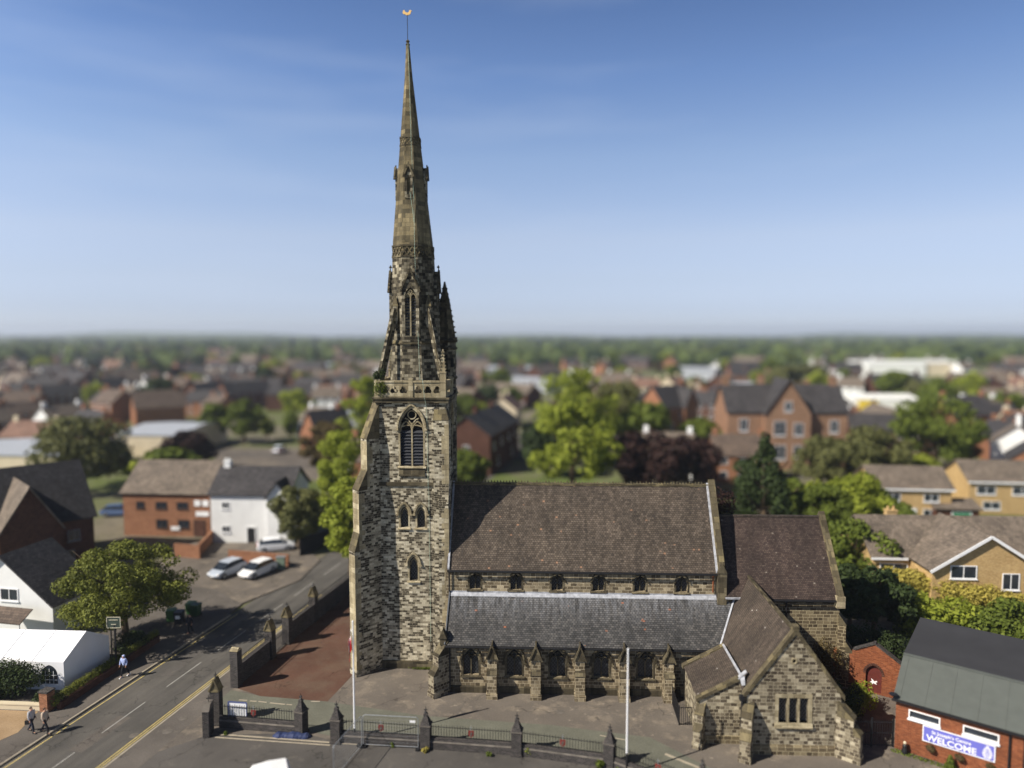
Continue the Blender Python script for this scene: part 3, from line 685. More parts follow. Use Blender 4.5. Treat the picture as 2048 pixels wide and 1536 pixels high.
# --- nave
NW = south(2.75); cx_ = [1.92 + 3.1 * k for k in range(6)]
m = MB(); m.slab(NW, rect(-.3, 20.25, 5.9, 8.1), [arch(.42, 6.62, 7.3, cx=x, k=.8) for x in cx_], -.35, 0)
m.face([(20.25, 2.75, 5.5), (20.25, 9.55, 5.5), (20.25, 9.55, 8.1), (20.25, 6.15, 13.85), (20.25, 2.75, 8.1)])
m.face([(20.25, 9.55, 0), (-.3, 9.55, 0), (-.3, 9.55, 8.1), (20.25, 9.55, 8.1)])
part(m, 'nave_wall', M_AISLE)
for x in cx_:
    W_ = gothic_window(NW, x, .42, 6.62, 7.3, 'two_light', hood=False, stone=M_DRESSD, mull=.06)
    hp = MB(); hp.path([loc(NW, x - .62, 7.3, .05), loc(NW, x - .3, 7.72, .05), loc(NW, x, 7.95, .05), loc(NW, x + .3, 7.72, .05), loc(NW, x + .62, 7.3, .05)], .1, .1, up=N_); part(hp, 'label_mould', M_DRESSD, W_)
m = MB(); rs_ = (14.0 - 8.2) / (6.15 - 2.45)
m.plate([(-.2, 2.45, 8.2), (20.0, 2.45, 8.2), (20.0, 6.15, 14.0), (-.2, 6.15, 14.0)], .12)
m.plate([(-.2, 9.85, 8.2), (20.0, 9.85, 8.2), (20.0, 6.15, 14.0), (-.2, 6.15, 14.0)], .12); part(m, 'nave_roof', M_NAVER)
m = MB()
rnd = random.Random(5)
m.box(-.2, 20.0, 6.03, 6.27, 13.92, 14.1)
x = 0.0
while x < 19.9:
    h = rnd.uniform(.07, .2) if x > 6 else rnd.uniform(.14, .22)
    m.hexa([(x, 6.1, 14.1), (x + .14, 6.1, 14.1), (x + .14, 6.2, 14.1), (x, 6.2, 14.1)], [(x + .05, 6.13, 14.1 + h), (x + .09, 6.13, 14.1 + h), (x + .09, 6.17, 14.1 + h), (x + .05, 6.17, 14.1 + h)])
    x += .24
part(m, 'ridge_cresting', M_LICHEN)
m = MB(); m.tube([(-.1, 2.36, 8.12), (20.1, 2.36, 8.12)], .08, 6); part(m, 'gutter', M_BLACKPAINT)
m = MB(); m.box(-.2, 20.2, 2.68, 2.74, 7.93, 8.08); part(m, 'cornice', M_DRESSD)
def gable_coping(x0, x1, ya, za, yr, zr_, yb, zb, name, mat, rise=.3, parent=CH):
    m = MB()
    for (y0, z0, y1, z1) in ((ya, za, yr, zr_), (yb, zb, yr, zr_)):
        m.hexa([(x0, y0, z0 - .3), (x1, y0, z0 - .3), (x1, y0, z0 + rise), (x0, y0, z0 + rise)], [(x0, y1, z1 - .3), (x1, y1, z1 - .3), (x1, y1, z1 + rise), (x0, y1, z1 + rise)])
    return part(m, name, mat, parent)
gable_coping(20.0, 20.5, 2.3, 8.2, 6.15, 14.2, 10.0, 8.2, 'gable_coping', M_LICHEN)
m = MB(); m.box(19.95, 20.6, 2.2, 2.75, 5.8, 8.3); m.hexa([(19.9,2.15,8.3),(20.62,2.15,8.3),(20.62,2.8,8.3),(19.9,2.8,8.3)], [(20.2,2.2,8.95),(20.3,2.2,8.95),(20.3,2.8,8.95),(20.2,2.8,8.95)]); part(m, 'kneeler', M_DRESSD)
m = MB(); m.hexa([(19.84,2.4,8.24),(20.0,2.4,8.24),(20.0,2.4,8.36),(19.84,2.4,8.36)], [(19.84,6.15,14.08),(20.0,6.15,14.08),(20.0,6.15,14.2),(19.84,6.15,14.2)]); part(m, 'verge_flashing', M_LEAD)
m = MB(); m.hexa([(-.12,2.4,8.24),(.02,2.4,8.24),(.02,2.4,8.38),(-.12,2.4,8.38)], [(-.12,6.15,14.08),(.02,6.15,14.08),(.02,6.15,14.2),(-.12,6.15,14.2)]); part(m, 'verge_flashing', M_LEAD)
m = MB(); m.tube([(19.75, 2.4, 8.1), (19.7, 2.62, 7.9), (19.7, 2.62, 6.7)], .06, 6); part(m, 'drainpipe', M_RUST)
m = MB(); m.tube([(-.02, 2.6, 8.1), (-.02, 2.6, 6.5)], .06, 6); part(m, 'drainpipe', M_BLACKPAINT)
# --- chancel
m = MB(); m.slab(south(2.4), rect(20.27, 28.9, 0, 6.5), (), 0, 0)
m.face([(28.9, 2.4, 0), (28.9, 9.9, 0), (28.9, 9.9, 6.5), (28.9, 6.15, 11.5), (28.9, 2.4, 6.5)]); m.face([(28.9, 9.9, 0), (20.3, 9.9, 0), (20.3, 9.9, 6.5), (28.9, 9.9, 6.5)])
part(m, 'chancel_wall', M_CHAN)
m = MB(); m.plate([(20.5, 2.1, 6.45), (28.65, 2.1, 6.45), (28.65, 6.15, 11.6), (20.5, 6.15, 11.6)], .12); m.plate([(20.5, 10.2, 6.45), (28.65, 10.2, 6.45), (28.65, 6.15, 11.6), (20.5, 6.15, 11.6)], .12); part(m, 'chancel_roof', M_CHANR)
m = MB(); m.box(20.5, 28.65, 6.05, 6.25, 11.54, 11.7); part(m, 'ridge_tiles', M_WINGR)
gable_coping(28.62, 29.05, 2.0, 6.45, 6.15, 11.75, 10.3, 6.45, 'gable_coping', M_LICHEN)
m = MB(); m.box(28.5, 29.1, 1.9, 2.4, 5.9, 6.75); part(m, 'kneeler', M_DRESS)
m = MB(); m.tube([(22.5, 2.02, 6.38), (28.6, 2.02, 6.38)], .08, 6); part(m, 'gutter', M_BLACKPAINT)
m = MB(); m.box(22.0, 28.6, 2.3, 2.39, 6.1, 6.35); part(m, 'cornice', M_DRESSD)
m = MB(); m.tube([(25.0, 2.1, 6.3), (25.0, 2.3, 6.1), (25.0, 2.3, .2)], .07, 6); part(m, 'drainpipe', M_BLACKPAINT)
buttress((28.9, 2.5, 0), (1, -.4, 0), .8, [(1.0, 2.6, 3.4), (.5, 4.6, 5.4)], mat=M_CHAN, cap=M_LICHEN)
m = MB(); m.box(20.5, 21.9, 2.0, 2.1, 6.42, 6.55); part(m, 'lead_flashing', M_LEAD)
# --- vestry wing with the three-light window
wx, wh, wf = 22.45, 2.85, -6.78
VF = south(wf)
zE, zR = 3.85, 7.75
holes = [rect(wx - .92 + .64 * k, wx - .92 + .64 * k + .52, 2.05, 3.62) for k in range(3)]
vent = [(wx - .05 + .15 * math.cos(t * math.pi / 6), 5.95 + .17 * math.sin(t * math.pi / 6)) for t in range(12)]
m = MB(); m.slab(VF, [(wx - wh, 0), (wx + wh, 0), (wx + wh, zE), (wx, zR), (wx - wh, zE)], holes + [vent], -.35, 0)
m.face([(wx - wh, 0.0, 0), (wx - wh, wf, 0), (wx - wh, wf, zE), (wx - wh, 0.0, zE)])
m.face([(wx + wh, wf, 0), (wx + wh, 2.4, 0), (wx + wh, 2.4, zE), (wx + wh, wf, zE)])
part(m, 'vestry_wall', M_VESTRY)
m = MB(); m.slab(Fr((0, wf + .34, 0), (1, 0, 0), (0, -1, 0)), rect(wx - 1, wx + 1, 1.9, 3.8), (), 0, 0); 
gl = MB(); gl.slab(Fr((0, wf + .24, 0), (1, 0, 0), (0, -1, 0)), rect(wx - .98, wx + .98, 1.95, 3.7), (), 0, 0)
m = MB()
m.slab((Vector((0, wf - .03, 0)), X, N_, Zv), rect(wx - 1.12, wx + 1.12, 1.85, 3.86), holes, -.3, 0, sides=True)
W_ = part(m, 'window', M_DRESS); part(gl, 'glass', M_DARKGLASS, W_)
m = MB(); m.hexa([(wx - 1.15, wf - .15, 1.72), (wx + 1.15, wf - .15, 1.72), (wx + 1.15, wf + .1, 1.72), (wx - 1.15, wf + .1, 1.72)], [(wx - 1.15, wf - .15, 1.8), (wx + 1.15, wf - .15, 1.8), (wx + 1.15, wf - .02, 2.04), (wx - 1.15, wf - .02, 2.04)]); part(m, 'sill', M_DRESS, W_)
m = MB()
for k in range(3):
    x0 = wx - .92 + .64 * k
    for j in range(-3, 8):
        for sg in (-1, 1):
            p, q = (x0 if sg > 0 else x0 + .52, 2.05 + .28 * j), (x0 + .52 if sg > 0 else x0, 2.05 + .28 * j + .75)
            if p[1] < 2.02: f_ = (2.05 - p[1]) / .75; p = (p[0] + (q[0] - p[0]) * f_, 2.05)
            if q[1] > 3.62: f_ = (q[1] - 3.62) / (q[1] - p[1]) if q[1] > p[1] else 1; q = (q[0] + (p[0] - q[0]) * f_, 3.62)
            if q[1] > p[1] + .05: m.bar((p[0], wf + .22, p[1]), (q[0], wf + .22, q[1]), .014, .012, up=N_)
part(m, 'leading', M_LEADD, W_)
m = MB(); m.slab(Fr((0, wf + .2, 0), (1, 0, 0), (0, -1, 0)), [(a, b) for a, b in vent], (), 0, 0); o = part(m, 'vent', M_VOID)
m = MB()
for k in range(12):
    a, b = vent[k], vent[(k + 1) % 12]; m.bar((a[0], wf - .01, a[1]), (b[0], wf - .01, b[1]), .09, .06, up=N_)
part(m, 'vent_ring', M_DRESS, o)
m = MB(); m.box(wx - wh - .08, wx + wh + .08, wf - .1, wf + .01, 0, .5); m.hexa([(wx - wh - .08, wf - .1, .5), (wx + wh + .08, wf - .1, .5), (wx + wh + .08, wf + .01, .5), (wx - wh - .08, wf + .01, .5)], [(wx - wh - .08, wf - .01, .62), (wx + wh + .08, wf - .01, .62), (wx + wh + .08, wf + .01, .62), (wx - wh - .08, wf + .01, .62)]); part(m, 'plinth', M_CHAN)
sl = (zR - zE) / wh
m = MB(); oh = .12
m.plate([(wx, wf + .3, zR), (wx - wh - oh, wf + .3, zE - oh * sl), (wx - wh - oh, 3.9, zE - oh * sl), (wx, 3.9, zR)], .1)
m.plate([(wx, wf + .3, zR), (wx + wh + oh, wf + .3, zE - oh * sl), (wx + wh + oh, 2.3, zE - oh * sl), (wx, 3.9, zR)], .1); part(m, 'vestry_roof', M_WINGR)
m = MB(); m.box(wx - .1, wx + .1, wf + .3, 3.85, zR - .05, zR + .1); part(m, 'ridge_tiles', M_DRESSD)
m = MB()
for sg in (-1, 1):
    a0 = Vector((wx + sg * (wh + .2), 0, zE - .2 * sl)); a1 = Vector((wx, 0, zR))
    for yy0, yy1 in ((wf - .08, wf + .34),):
        m.hexa([(a0.x, yy0, a0.z - .08), (a0.x, yy1, a0.z - .08), (a0.x, yy1, a0.z + .28), (a0.x, yy0, a0.z + .28)], [(a1.x, yy0, a1.z - .08), (a1.x, yy1, a1.z - .08), (a1.x, yy1, a1.z + .3), (a1.x, yy0, a1.z + .3)])
part(m, 'gable_coping', M_LICHEN)
m = MB(); m.box(wx - .16, wx + .16, wf - .1, wf + .36, zR + .1, zR + .42); part(m, 'apex_stone', M_LICHEN)
buttress((wx - wh + .15, wf + .1, 0), (-.45, -1, 0), .62, [(1.25, 1.35, 1.9), (.8, 2.55, 3.35)], mat=M_VESTRY, cap=M_LICHEN)
buttress((wx + wh - .1, wf + .1, 0), (1, -.75, 0), .62, [(1.35, 1.7, 2.2), (.95, 2.6, 3.5)], mat=M_VESTRY, cap=M_LICHEN)
m = MB(); m.tube([(wx - wh - .22, wf + .15, 3.6), (wx - wh - .3, wf - .02, 3.3), (wx - wh - .3, wf - .02, .2)], .07, 6); m.box(wx - wh - .45, wx - wh - .15, wf - .12, wf + .15, 3.4, 3.7); part(m, 'drainpipe', M_BLACKPAINT)
# valley flashings
def on_wing(x): return zE + (x - (wx - wh)) * sl
m = MB(); k_a = (6.42 - 3.6) / 3.08
pv = [(wx - wh - .1, -.3), (21.4, 2.74)]
m.path([(19.52, -.32, 3.74), (21.38, 2.70, 6.53), (21.95, 3.1, 7.15)], .13, .05, up=(-.5, -.4, .8)); part(m, 'valley_flashing', M_LEAD)
# --- lean-to beside it
lx0, lx1, ly0, ly1 = 16.95, 19.55, -5.7, -1.3
m = MB(); m.slab(south(ly0), [(lx0, 0), (lx1, 0), (lx1, 4.25), (lx0, 2.85)], (), 0, 0)
m.face([(lx0, ly1, 0), (lx0, ly0, 0), (lx0, ly0, 2.85), (lx0, ly1, 2.85)]); m.face([(lx1, ly1, 0), (lx0, ly1, 0), (lx0, ly1, 2.85), (lx1, ly1, 4.25)]); part(m, 'lean_to_wall', M_VESTRY)
m = MB(); m.plate([(lx0 - .12, ly0 + .2, 2.85), (lx1, ly0 + .2, 4.33), (lx1, ly1 + .1, 4.33), (lx0 - .12, ly1 + .1, 2.85)], .09); part(m, 'lean_to_roof', M_WINGR)
for yy in ((ly0 - .1, ly0 + .25), (ly1 - .1, ly1 + .3)):
    m = MB(); m.hexa([(lx0 - .2, yy[0], 2.7), (lx0 - .2, yy[1], 2.7), (lx0 - .2, yy[1], 2.93), (lx0 - .2, yy[0], 2.93)], [(lx1, yy[0], 4.2), (lx1, yy[1], 4.2), (lx1, yy[1], 4.45), (lx1, yy[0], 4.45)]); part(m, 'gable_coping', M_LICHEN)
m = MB(); m.path([(lx1 - .02, ly0 + .2, 4.42), (lx1 - .02, ly1 + .1, 4.42)], .15, .05, up=(-.4, 0, 1)); m.plate([(lx1 - .25, ly0 - .2, 4.3), (lx1 + .3, ly0 - .1, 4.72), (lx1 + .3, ly0 + .25, 4.72), (lx1 - .25, ly0 + .15, 4.3)], .05); m.plate([(lx1 - .1, ly0 - .45, 4.0), (lx1 + .12, ly0 - .45, 4.05), (lx1 + .15, ly0 - .12, 4.5), (lx1 - .15, ly0 - .12, 4.4)], .04); part(m, 'lead_flashing', M_LEAD)
m = MB(); m.box(lx0 - .08, lx1, ly0 - .1, ly0 + .01, 0, .5); part(m, 'plinth', M_CHAN)
buttress((lx0 + .15, ly0 + .1, 0), (-.5, -1, 0), .5, [(.95, 1.1, 1.5), (.6, 2.0, 2.6)], mat=M_VESTRY, cap=M_LICHEN)

# --- tower
tx0, tx1, ty0, ty1 = -5.6, -.3, 3.5, 8.8
tcx, tcy = (tx0 + tx1) / 2, (ty0 + ty1) / 2
TS = south(ty0); wc = tcx + .02
belf = arch(.88, 15.85, 18.75, cx=wc); wins2 = [(wc - .62, 11.1, 12.2), (wc + .66, 11.1, 12.2)]
m = MB()
m.slab(TS, rect(tx0, tx1, 0, 21.0), [belf] + [arch(.3, z0, z1, cx=x) for x, z0, z1 in wins2] + [arch(.32, 6.95, 8.25, cx=wc + .05)], -.5, 0)
TE = Fr((tx1, 0, 0), (0, 1, 0), (1, 0, 0)); TW = Fr((tx0, 0, 0), (0, -1, 0), (-1, 0, 0))
m.slab(TE, rect(ty0, ty1, 0, 21.0), [arch(.88, 15.85, 18.75, cx=tcy)], -.5, 0)
m.slab(TW, rect(-ty1, -ty0, 0, 21.0), [arch(.88, 15.85, 18.75, cx=-tcy)], -.5, 0)
m.slab(Fr((0, ty1, 0), (-1, 0, 0), (0, 1, 0)), rect(-tx1, -tx0, 0, 21.0), (), 0, 0); m.face([(tx0, ty0, 20.98), (tx1, ty0, 20.98), (tx1, ty1, 20.98), (tx0, ty1, 20.98)])
part(m, 'tower_wall', M_TOWER)
gothic_window(TS, wc, .88, 15.85, 18.75, 'belfry', depth=.48)
gothic_window(TE, tcy, .88, 15.85, 18.75, 'belfry', depth=.48)
gothic_window(TW, -tcy, .88, 15.85, 18.75, 'belfry', depth=.48)
for x, z0, z1 in wins2: gothic_window(TS, x, .3, z0, z1, 'lancet', mull=.06)
gothic_window(TS, wc + .05, .32, 6.95, 8.25, 'lancet', mull=.06)
m = MB()     # sloping sill under the belfry window
m.hexa([(wc - 1.0, ty0 - .12, 15.1), (wc + 1.0, ty0 - .12, 15.1), (wc + 1.0, ty0 + .01, 15.1), (wc - 1.0, ty0 + .01, 15.1)], [(wc - 1.0, ty0 - .12, 15.16), (wc + 1.0, ty0 - .12, 15.16), (wc + 1.0, ty0 - .0, 15.72), (wc - 1.0, ty0 - .0, 15.72)]); part(m, 'sill', M_DRESSD)
m = MB()     # string course / set-off and cornice
for z, pr_, hh in ((14.35, .12, .28), (20.72, .2, .22), (20.98, .28, .14), (.45, .14, .16)):
    m = MB(); m.box(tx0 - pr_, tx1 + pr_, ty0 - pr_, ty0 + .01, z, z + hh); m.box(tx1 - .01, tx1 + pr_, ty0 + .005, ty1 + pr_, z, z + hh); m.box(tx0 - pr_, tx0 + .01, ty0 + .005, ty1 + pr_, z, z + hh); part(m, 'string_course', M_DRESSD)
m = MB(); m.box(tx0 - .13, tx1 + .13, ty0 - .13, ty0 + .02, 0, .45); part(m, 'plinth', M_DRESSD)
m = MB(); m.box(tx1 - .95, tx1 + .22, ty0 - .22, ty0 + .95, 0, 19.4); m.box(tx1 - .55, tx1 + .2, ty0 - .5, ty0 - .21, 0, 13.2); m.hexa([(tx1 - .55, ty0 - .5, 13.2), (tx1 + .2, ty0 - .5, 13.2), (tx1 + .2, ty0 - .21, 13.2), (tx1 - .55, ty0 - .21, 13.2)], [(tx1 - .55, ty0 - .25, 14.3), (tx1 + .2, ty0 - .25, 14.3), (tx1 + .2, ty0 - .21, 14.3), (tx1 - .55, ty0 - .21, 14.3)]); o = part(m, 'clasping_buttress', M_TOWER)
m = MB(); m.hexa([(tx1 - .98, ty0 - .25, 19.4), (tx1 + .25, ty0 - .25, 19.4), (tx1 + .25, ty0 + .98, 19.4), (tx1 - .98, ty0 + .98, 19.4)], [(tx1 - .9, ty0 - .01, 20.2), (tx1 + .01, ty0 - .01, 20.2), (tx1 + .01, ty0 + .9, 20.2), (tx1 - .9, ty0 + .9, 20.2)]); part(m, 'weathering', M_LICHEN, o)
m = MB(); m.box(tx1 - .55, tx1 + .235, ty0 - .235, ty0 - .215, 0, 19.3)
rnd = random.Random(3); q = MB(); z = .5
while z < 19:
    h = rnd.uniform(.3, .42); w = rnd.choice([.35, .55]); yq = ty0 - .51 if z < 12.8 else ty0 - .228; w = min(w, .55); (q.box(tx1 + .225 - w, tx1 + .228, yq, yq + .3, z, z + h - .015) if not 12.6 < z < 14.4 else None)
    w = rnd.choice([.3, .5]); z += h
part(q, 'quoins', M_DRESS, o)
bb, _ = buttress((tx0 - .1, ty0 + .25, 0), (-1, -1, 0), .85, [(2.25, 9.6, 11.0), (1.85, 14.2, 15.7), (1.1, 18.0, 20.7)], mat=M_TOWER, cap=M_LICHEN)
q = MB(); z = .5; d = Vector((-1, -1, 0)).normalized(); sd = Vector((-d.y, d.x, 0)); b0 = Vector((tx0 - .1, ty0 + .25, 0))
while z < 17.6:
    h = rnd.uniform(.3, .42); L = 2.25 if z < 9.3 else 1.85 if z < 13.9 else 1.1
    if not (9.2 < z < 9.7 or 13.8 < z < 14.3):
        w = rnd.choice([.25, .5]); c = b0 + d * (L - w / 2 + .008)
        q.obox((c.x, c.y), w, .87, z, z + h - .015, math.atan2(d.y, d.x))
    z += h
part(q, 'quoins', M_DRESS, bb)
buttress((tx0 + .25, ty1 - .25, 0), (-1, 1, 0), .85, [(2.4, 9.6, 11.0), (1.95, 14.2, 15.7), (1.2, 18.0, 20.7)], mat=M_TOWER, cap=M_LICHEN)
# parapet with trefoil openings
def trefoil(cx, cz, r):
    pts = []
    for k in range(30):
        t = 2 * math.pi * k / 30; a = max(math.cos(t - c) for c in (math.pi / 2, math.pi * 7 / 6, -math.pi / 6))
        rr = r * (.5 + .5 * max(0, a) ** .6) if a > .5 else r * .78
        rr = r * (.62 + .38 * abs(math.cos(1.5 * (t - math.pi / 2))))
        pts.append((cx + rr * math.cos(t), cz + rr * math.sin(t)))
    return pts
for F, s0, s1 in ((south(ty0 - .08), tx0, tx1), (Fr((tx1 + .08, 0, 0), (0, 1, 0), (1, 0, 0)), ty0, ty1), (Fr((tx0 - .08, 0, 0), (0, -1, 0), (-1, 0, 0)), -ty1, -ty0), (Fr((0, ty1 + .08, 0), (-1, 0, 0), (0, 1, 0)), -tx1, -tx0)):
    m = MB(); mid = (s0 + s1) / 2; W = (s1 - s0)
    cs = [mid - .62 - .72 * k for k in range(3)] + [mid + .62 + .72 * k for k in range(3)]
    cs = [mid + sg * (.56 + .72 * k) for sg in (-1, 1) for k in range(3)]
    m.slab(F, rect(s0 + .05, s1 - .05, 21.12, 22.25), [trefoil(c, 21.66, .31) for c in cs], -.22, 0, back=True, sides=True)
    po = part(m, 'parapet', M_DRESS)
    m = MB(); o_, U, N, W__ = F
    a, b = loc(F, s0 - .02, 22.31, -.11), loc(F, s1 + .02, 22.31, -.11); m.bar(a, b, .34, .13); part(m, 'coping', M_DRESS, po)
    m = MB(); c = loc(F, mid, 0, -.1); m.box(c.x - .17, c.x + .17, c.y - .17, c.y + .17, 21.12, 22.55); part(m, 'post', M_DRESS, po)
# lean of the spire
LEAN = -.017
def lx(z): return (z - 21) * LEAN
def octo(prof, name, mat, parent=CH):
    m = MB(); k = 1 / math.cos(math.pi / 8); rings = []
    for ap, z in prof:
        rings.append([(tcx + lx(z) + ap * k * math.cos(math.pi / 8 + math.pi / 4 * q), tcy + ap * k * math.sin(math.pi / 8 + math.pi / 4 * q), z) for q in range(8)])
    for a, b in zip(rings, rings[1:]):
        for q in range(8): j = (q + 1) % 8; m.face([a[q], a[j], b[j], b[q]])
    m.face(rings[0][::-1]); m.face(rings[-1]); return part(m, name, mat, parent)
octo([(1.98, 20.9), (1.90, 22.5), (1.74, 25.1)], 'broach', M_TOWERUP)
octo([(1.84, 25.1), (1.86, 25.2), (1.80, 25.38)], 'string_course', M_LICHEN)
octo([(1.70, 25.2), (1.64, 28.0), (1.54, 31.75)], 'belfry_stage', M_TOWERUP)
octo([(1.50, 31.7), (1.46, 33.0), (.76, 40.4), (.70, 41.0), (.28, 45.6), (.12, 48.0)], 'spire', M_SPIRE)
for z0, z1, ap in ((31.75, 32.7, 1.56), (40.25, 40.98, .78)):
    o = octo([(ap + .02, z0), (ap + .02, z0 + .12), (ap - .05, z0 + .14), (ap - .1, z1 - .14), (ap, z1 - .12), (ap, z1)], 'collar', M_DRESSD)
    m = MB()
    for f in range(8):
        t = math.pi / 4 * f; n_ = Vector((math.cos(t), math.sin(t), 0)); u_ = Vector((-n_.y, n_.x, 0)); hw = ap * .39
        c0 = Vector((tcx + lx(z0), tcy, 0)) + n_ * (ap - .03)
        K = 3 if ap > 1 else 2
        for k in range(K):
            a = -hw + 2 * hw * k / K; b = -hw + 2 * hw * (k + 1) / K
            for p, q in (((a, z0 + .16), (b, z1 - .16)), ((a, z1 - .16), (b, z0 + .16))):
                m.bar(c0 + u_ * p[0] + Zv * p[1], c0 + u_ * q[0] + Zv * q[1], .07, .06, up=n_)
    part(m, 'carved_frieze', M_LICHEN, o)
def gablet(f, z0, z1, zap, hw, ohw, ap, depth, name, op_z0, op_z1, kind):
    t = math.pi / 2 * f; N = Vector((math.cos(t), math.sin(t), 0)); U = Vector((-N.y, N.x, 0))
    F = (Vector((tcx + lx((z0 + zap) / 2), tcy, 0)) + N * (ap + depth), U, N, Zv)
    m = MB(); m.slab(F, [(-hw, z0), (hw, z0), (hw, z1), (0, zap), (-hw, z1)], [arch(ohw, op_z0, op_z1, n=5)], -depth - .5, 0, sides=True)
    o = part(m, name, M_TOWERUP)
    m = MB()
    for sg in (-1, 1):
        m.bar(loc(F, sg * (hw + .1), z1 - .12, .04), loc(F, 0, zap + .08, .04), .12, .16, up=N)
        for k in range(6):
            q = (k + .5) / 6; c = loc(F, sg * (hw + .1) * (1 - q), z1 + (zap - z1) * q + .08, .04); b_ = .025 + hw * .05; m.box(c.x - b_, c.x + b_, c.y - b_, c.y + b_, c.z - .05, c.z + .07)
    m.bar(loc(F, 0, zap, .04), loc(F, 0, zap + hw * .75, .0), .07, .07, up=N); c = loc(F, 0, zap + hw * .5, .0); m.box(c.x - hw * .14, c.x + hw * .14, c.y - hw * .14, c.y + hw * .14, c.z - .05, c.z + .06)
    part(m, 'crocketed_gable', M_DRESSD, o)
    g = MB(); g.slab((F[0] + N * -.35, U, N, Zv), arch(ohw + .02, op_z0 - .02, op_z1, n=5), (), 0, 0); part(g, 'opening', M_VOID, o)
    if kind:
        tr = MB(); tr.bar(loc(F, 0, op_z0, -.1), loc(F, 0, op_z1 + ohw * .6, -.1), .09, .1, up=N)
        for sg in (-1, 1): tr.path([loc(F, *q, -.1) for q in arch(ohw / 2, op_z0, op_z1 - .1, cx=sg * ohw / 2, n=4)[2:]], .06, .08, up=N)
        tr.path([loc(F, .3 * ohw * 1.0 * math.cos(k * math.pi / 4), op_z1 + ohw * .95 + .3 * ohw * math.sin(k * math.pi / 4), -.1) for k in range(8)], .05, .08, up=N, closed=True)
        part(tr, 'tracery', M_DRESS, o)
        lv = MB(); zz = op_z0 + .1
        while zz < op_z1 - .15:
            lv.hexa([loc(F, -ohw, zz, -.16), loc(F, ohw, zz, -.16), loc(F, ohw, zz + .14, -.3), loc(F, -ohw, zz + .14, -.3)], [loc(F, -ohw, zz + .03, -.16), loc(F, ohw, zz + .03, -.16), loc(F, ohw, zz + .17, -.3), loc(F, -ohw, zz + .17, -.3)]); zz += .22
        part(lv, 'louvres', M_LOUVRE, o)
for f in range(4):
    gablet(f, 25.3, 29.2, 30.75, .66, .42, 1.66, .22, 'belfry_gablet', 25.75, 28.7, True)
    gablet(f, 36.2, 37.9, 38.7, .30, .13, 1.13, .08, 'lucarne', 36.5, 37.6, False)
# flying buttresses, pinnacles
for sx, sy in ((-1, -1), (1, -1), (-1, 1), (1, 1)):
    m = MB()
    a = Vector((tcx + sx * 1.28 - .1, tcy + sy * 1.28, 27.8)); b = Vector((tcx + sx * 2.35, tcy + sy * 2.35, 22.6))
    m.bar(a, b, .34, .5); m.bar(a + Vector((0, 0, -1.5)), a + Vector((0, 0, .25)), .42, .42); m.bar(b + Vector((0, 0, -1.4)), b + Vector((0, 0, .3)), .5, .5)
    o = part(m, 'flying_buttress', M_TOWERUP)
    m = MB(); off = Vector((0, 0, .3)); m.bar(a + off, b + off, .42, .09)
    m.lathe(a + Vector((0, 0, .2)), [(.32, 0), (.3, .12), (.02, .95)], 4, rot=math.pi / 4); part(m, 'coping', M_LICHEN, o)
def pinnacle(x, y, z0, zs, zt, w, mat, broken=False):
    m = MB(); m.box(x - w / 2, x + w / 2, y - w / 2, y + w / 2, z0, zs); o = part(m, 'pinnacle', mat)
    if not broken:
        m = MB(); m.box(x - w * .58, x + w * .58, y - w * .58, y + w * .58, zs, zs + .1); m.lathe((x, y, zs + .1), [(w * .58, 0), (.05, zt - zs - .25), (.08, zt - zs - .2), (.02, zt - zs - .1)], 4, rot=math.pi / 4)
        for k in range(6):
            q = (k + .6) / 7; r = w * .58 * (1 - q) * .75 + .03
            for sx, sy in ((-1, -1), (1, -1), (1, 1), (-1, 1)): m.box(x + sx * r - .04, x + sx * r + .04, y + sy * r - .04, y + sy * r + .04, zs + .1 + (zt - zs) * q, zs + .2 + (zt - zs) * q)
        part(m, 'crocketed_spirelet', M_DRESSD if mat is not M_DRESS else M_DRESS, o)
pinnacle(tx1 - .22, ty0 + .12, 21.1, 22.95, 24.75, .46, M_DRESS)
pinnacle(tx0 + .1, ty0 + .12, 21.1, 22.5, 24, .44, M_DRESS, True)
pinnacle(tx0 + .1, ty1 - .12, 21.1, 22.9, 24.6, .44, M_DRESS)
# stair turret at the back corner
m = MB(); tcx2, tcy2 = -.95, 8.0
m.lathe((tcx2, tcy2, 0), [(.95, 0), (.95, 21), (1.02, 21.1), (1.02, 21.4), (.92, 21.5), (.92, 25.3)], 8, rot=math.pi / 8); o = part(m, 'stair_turret', M_TOWERUP)
m = MB(); m.lathe((tcx2, tcy2, 25.2), [(1.02, 0), (1.08, .2), (.9, .35), (.45, 3.2), (.06, 4.9)], 8, rot=math.pi / 8)
for f in range(8):
    t = math.pi / 8 + math.pi / 4 * f
    for k in range(10):
        q = k / 10; r = .98 * (1 - q * .9); m.box(tcx2 + r * math.cos(t) - .05, tcx2 + r * math.cos(t) + .05, tcy2 + r * math.sin(t) - .05, tcy2 + r * math.sin(t) + .05, 25.5 + 4.4 * q, 25.64 + 4.4 * q)
part(m, 'turret_roof', M_DRESSD, o)
for z in (22.2, 24.6): m = MB(); m.lathe((tcx2, tcy2, z), [(.94, 0), (1.03, .05), (1.03, .2), (.94, .26)], 8, rot=math.pi / 8); part(m, 'string_course', M_DRESSD, o)
for t in (-math.pi / 4, 0, -math.pi / 2):
    m = MB(); n_ = Vector((math.cos(t), math.sin(t), 0)); m.slab((Vector((tcx2, tcy2, 0)) + n_ * .925, Vector((-n_.y, n_.x, 0)), n_, Zv), arch(.16, 23.2, 23.75, n=4), (), 0, 0); part(m, 'opening', M_VOID, o)
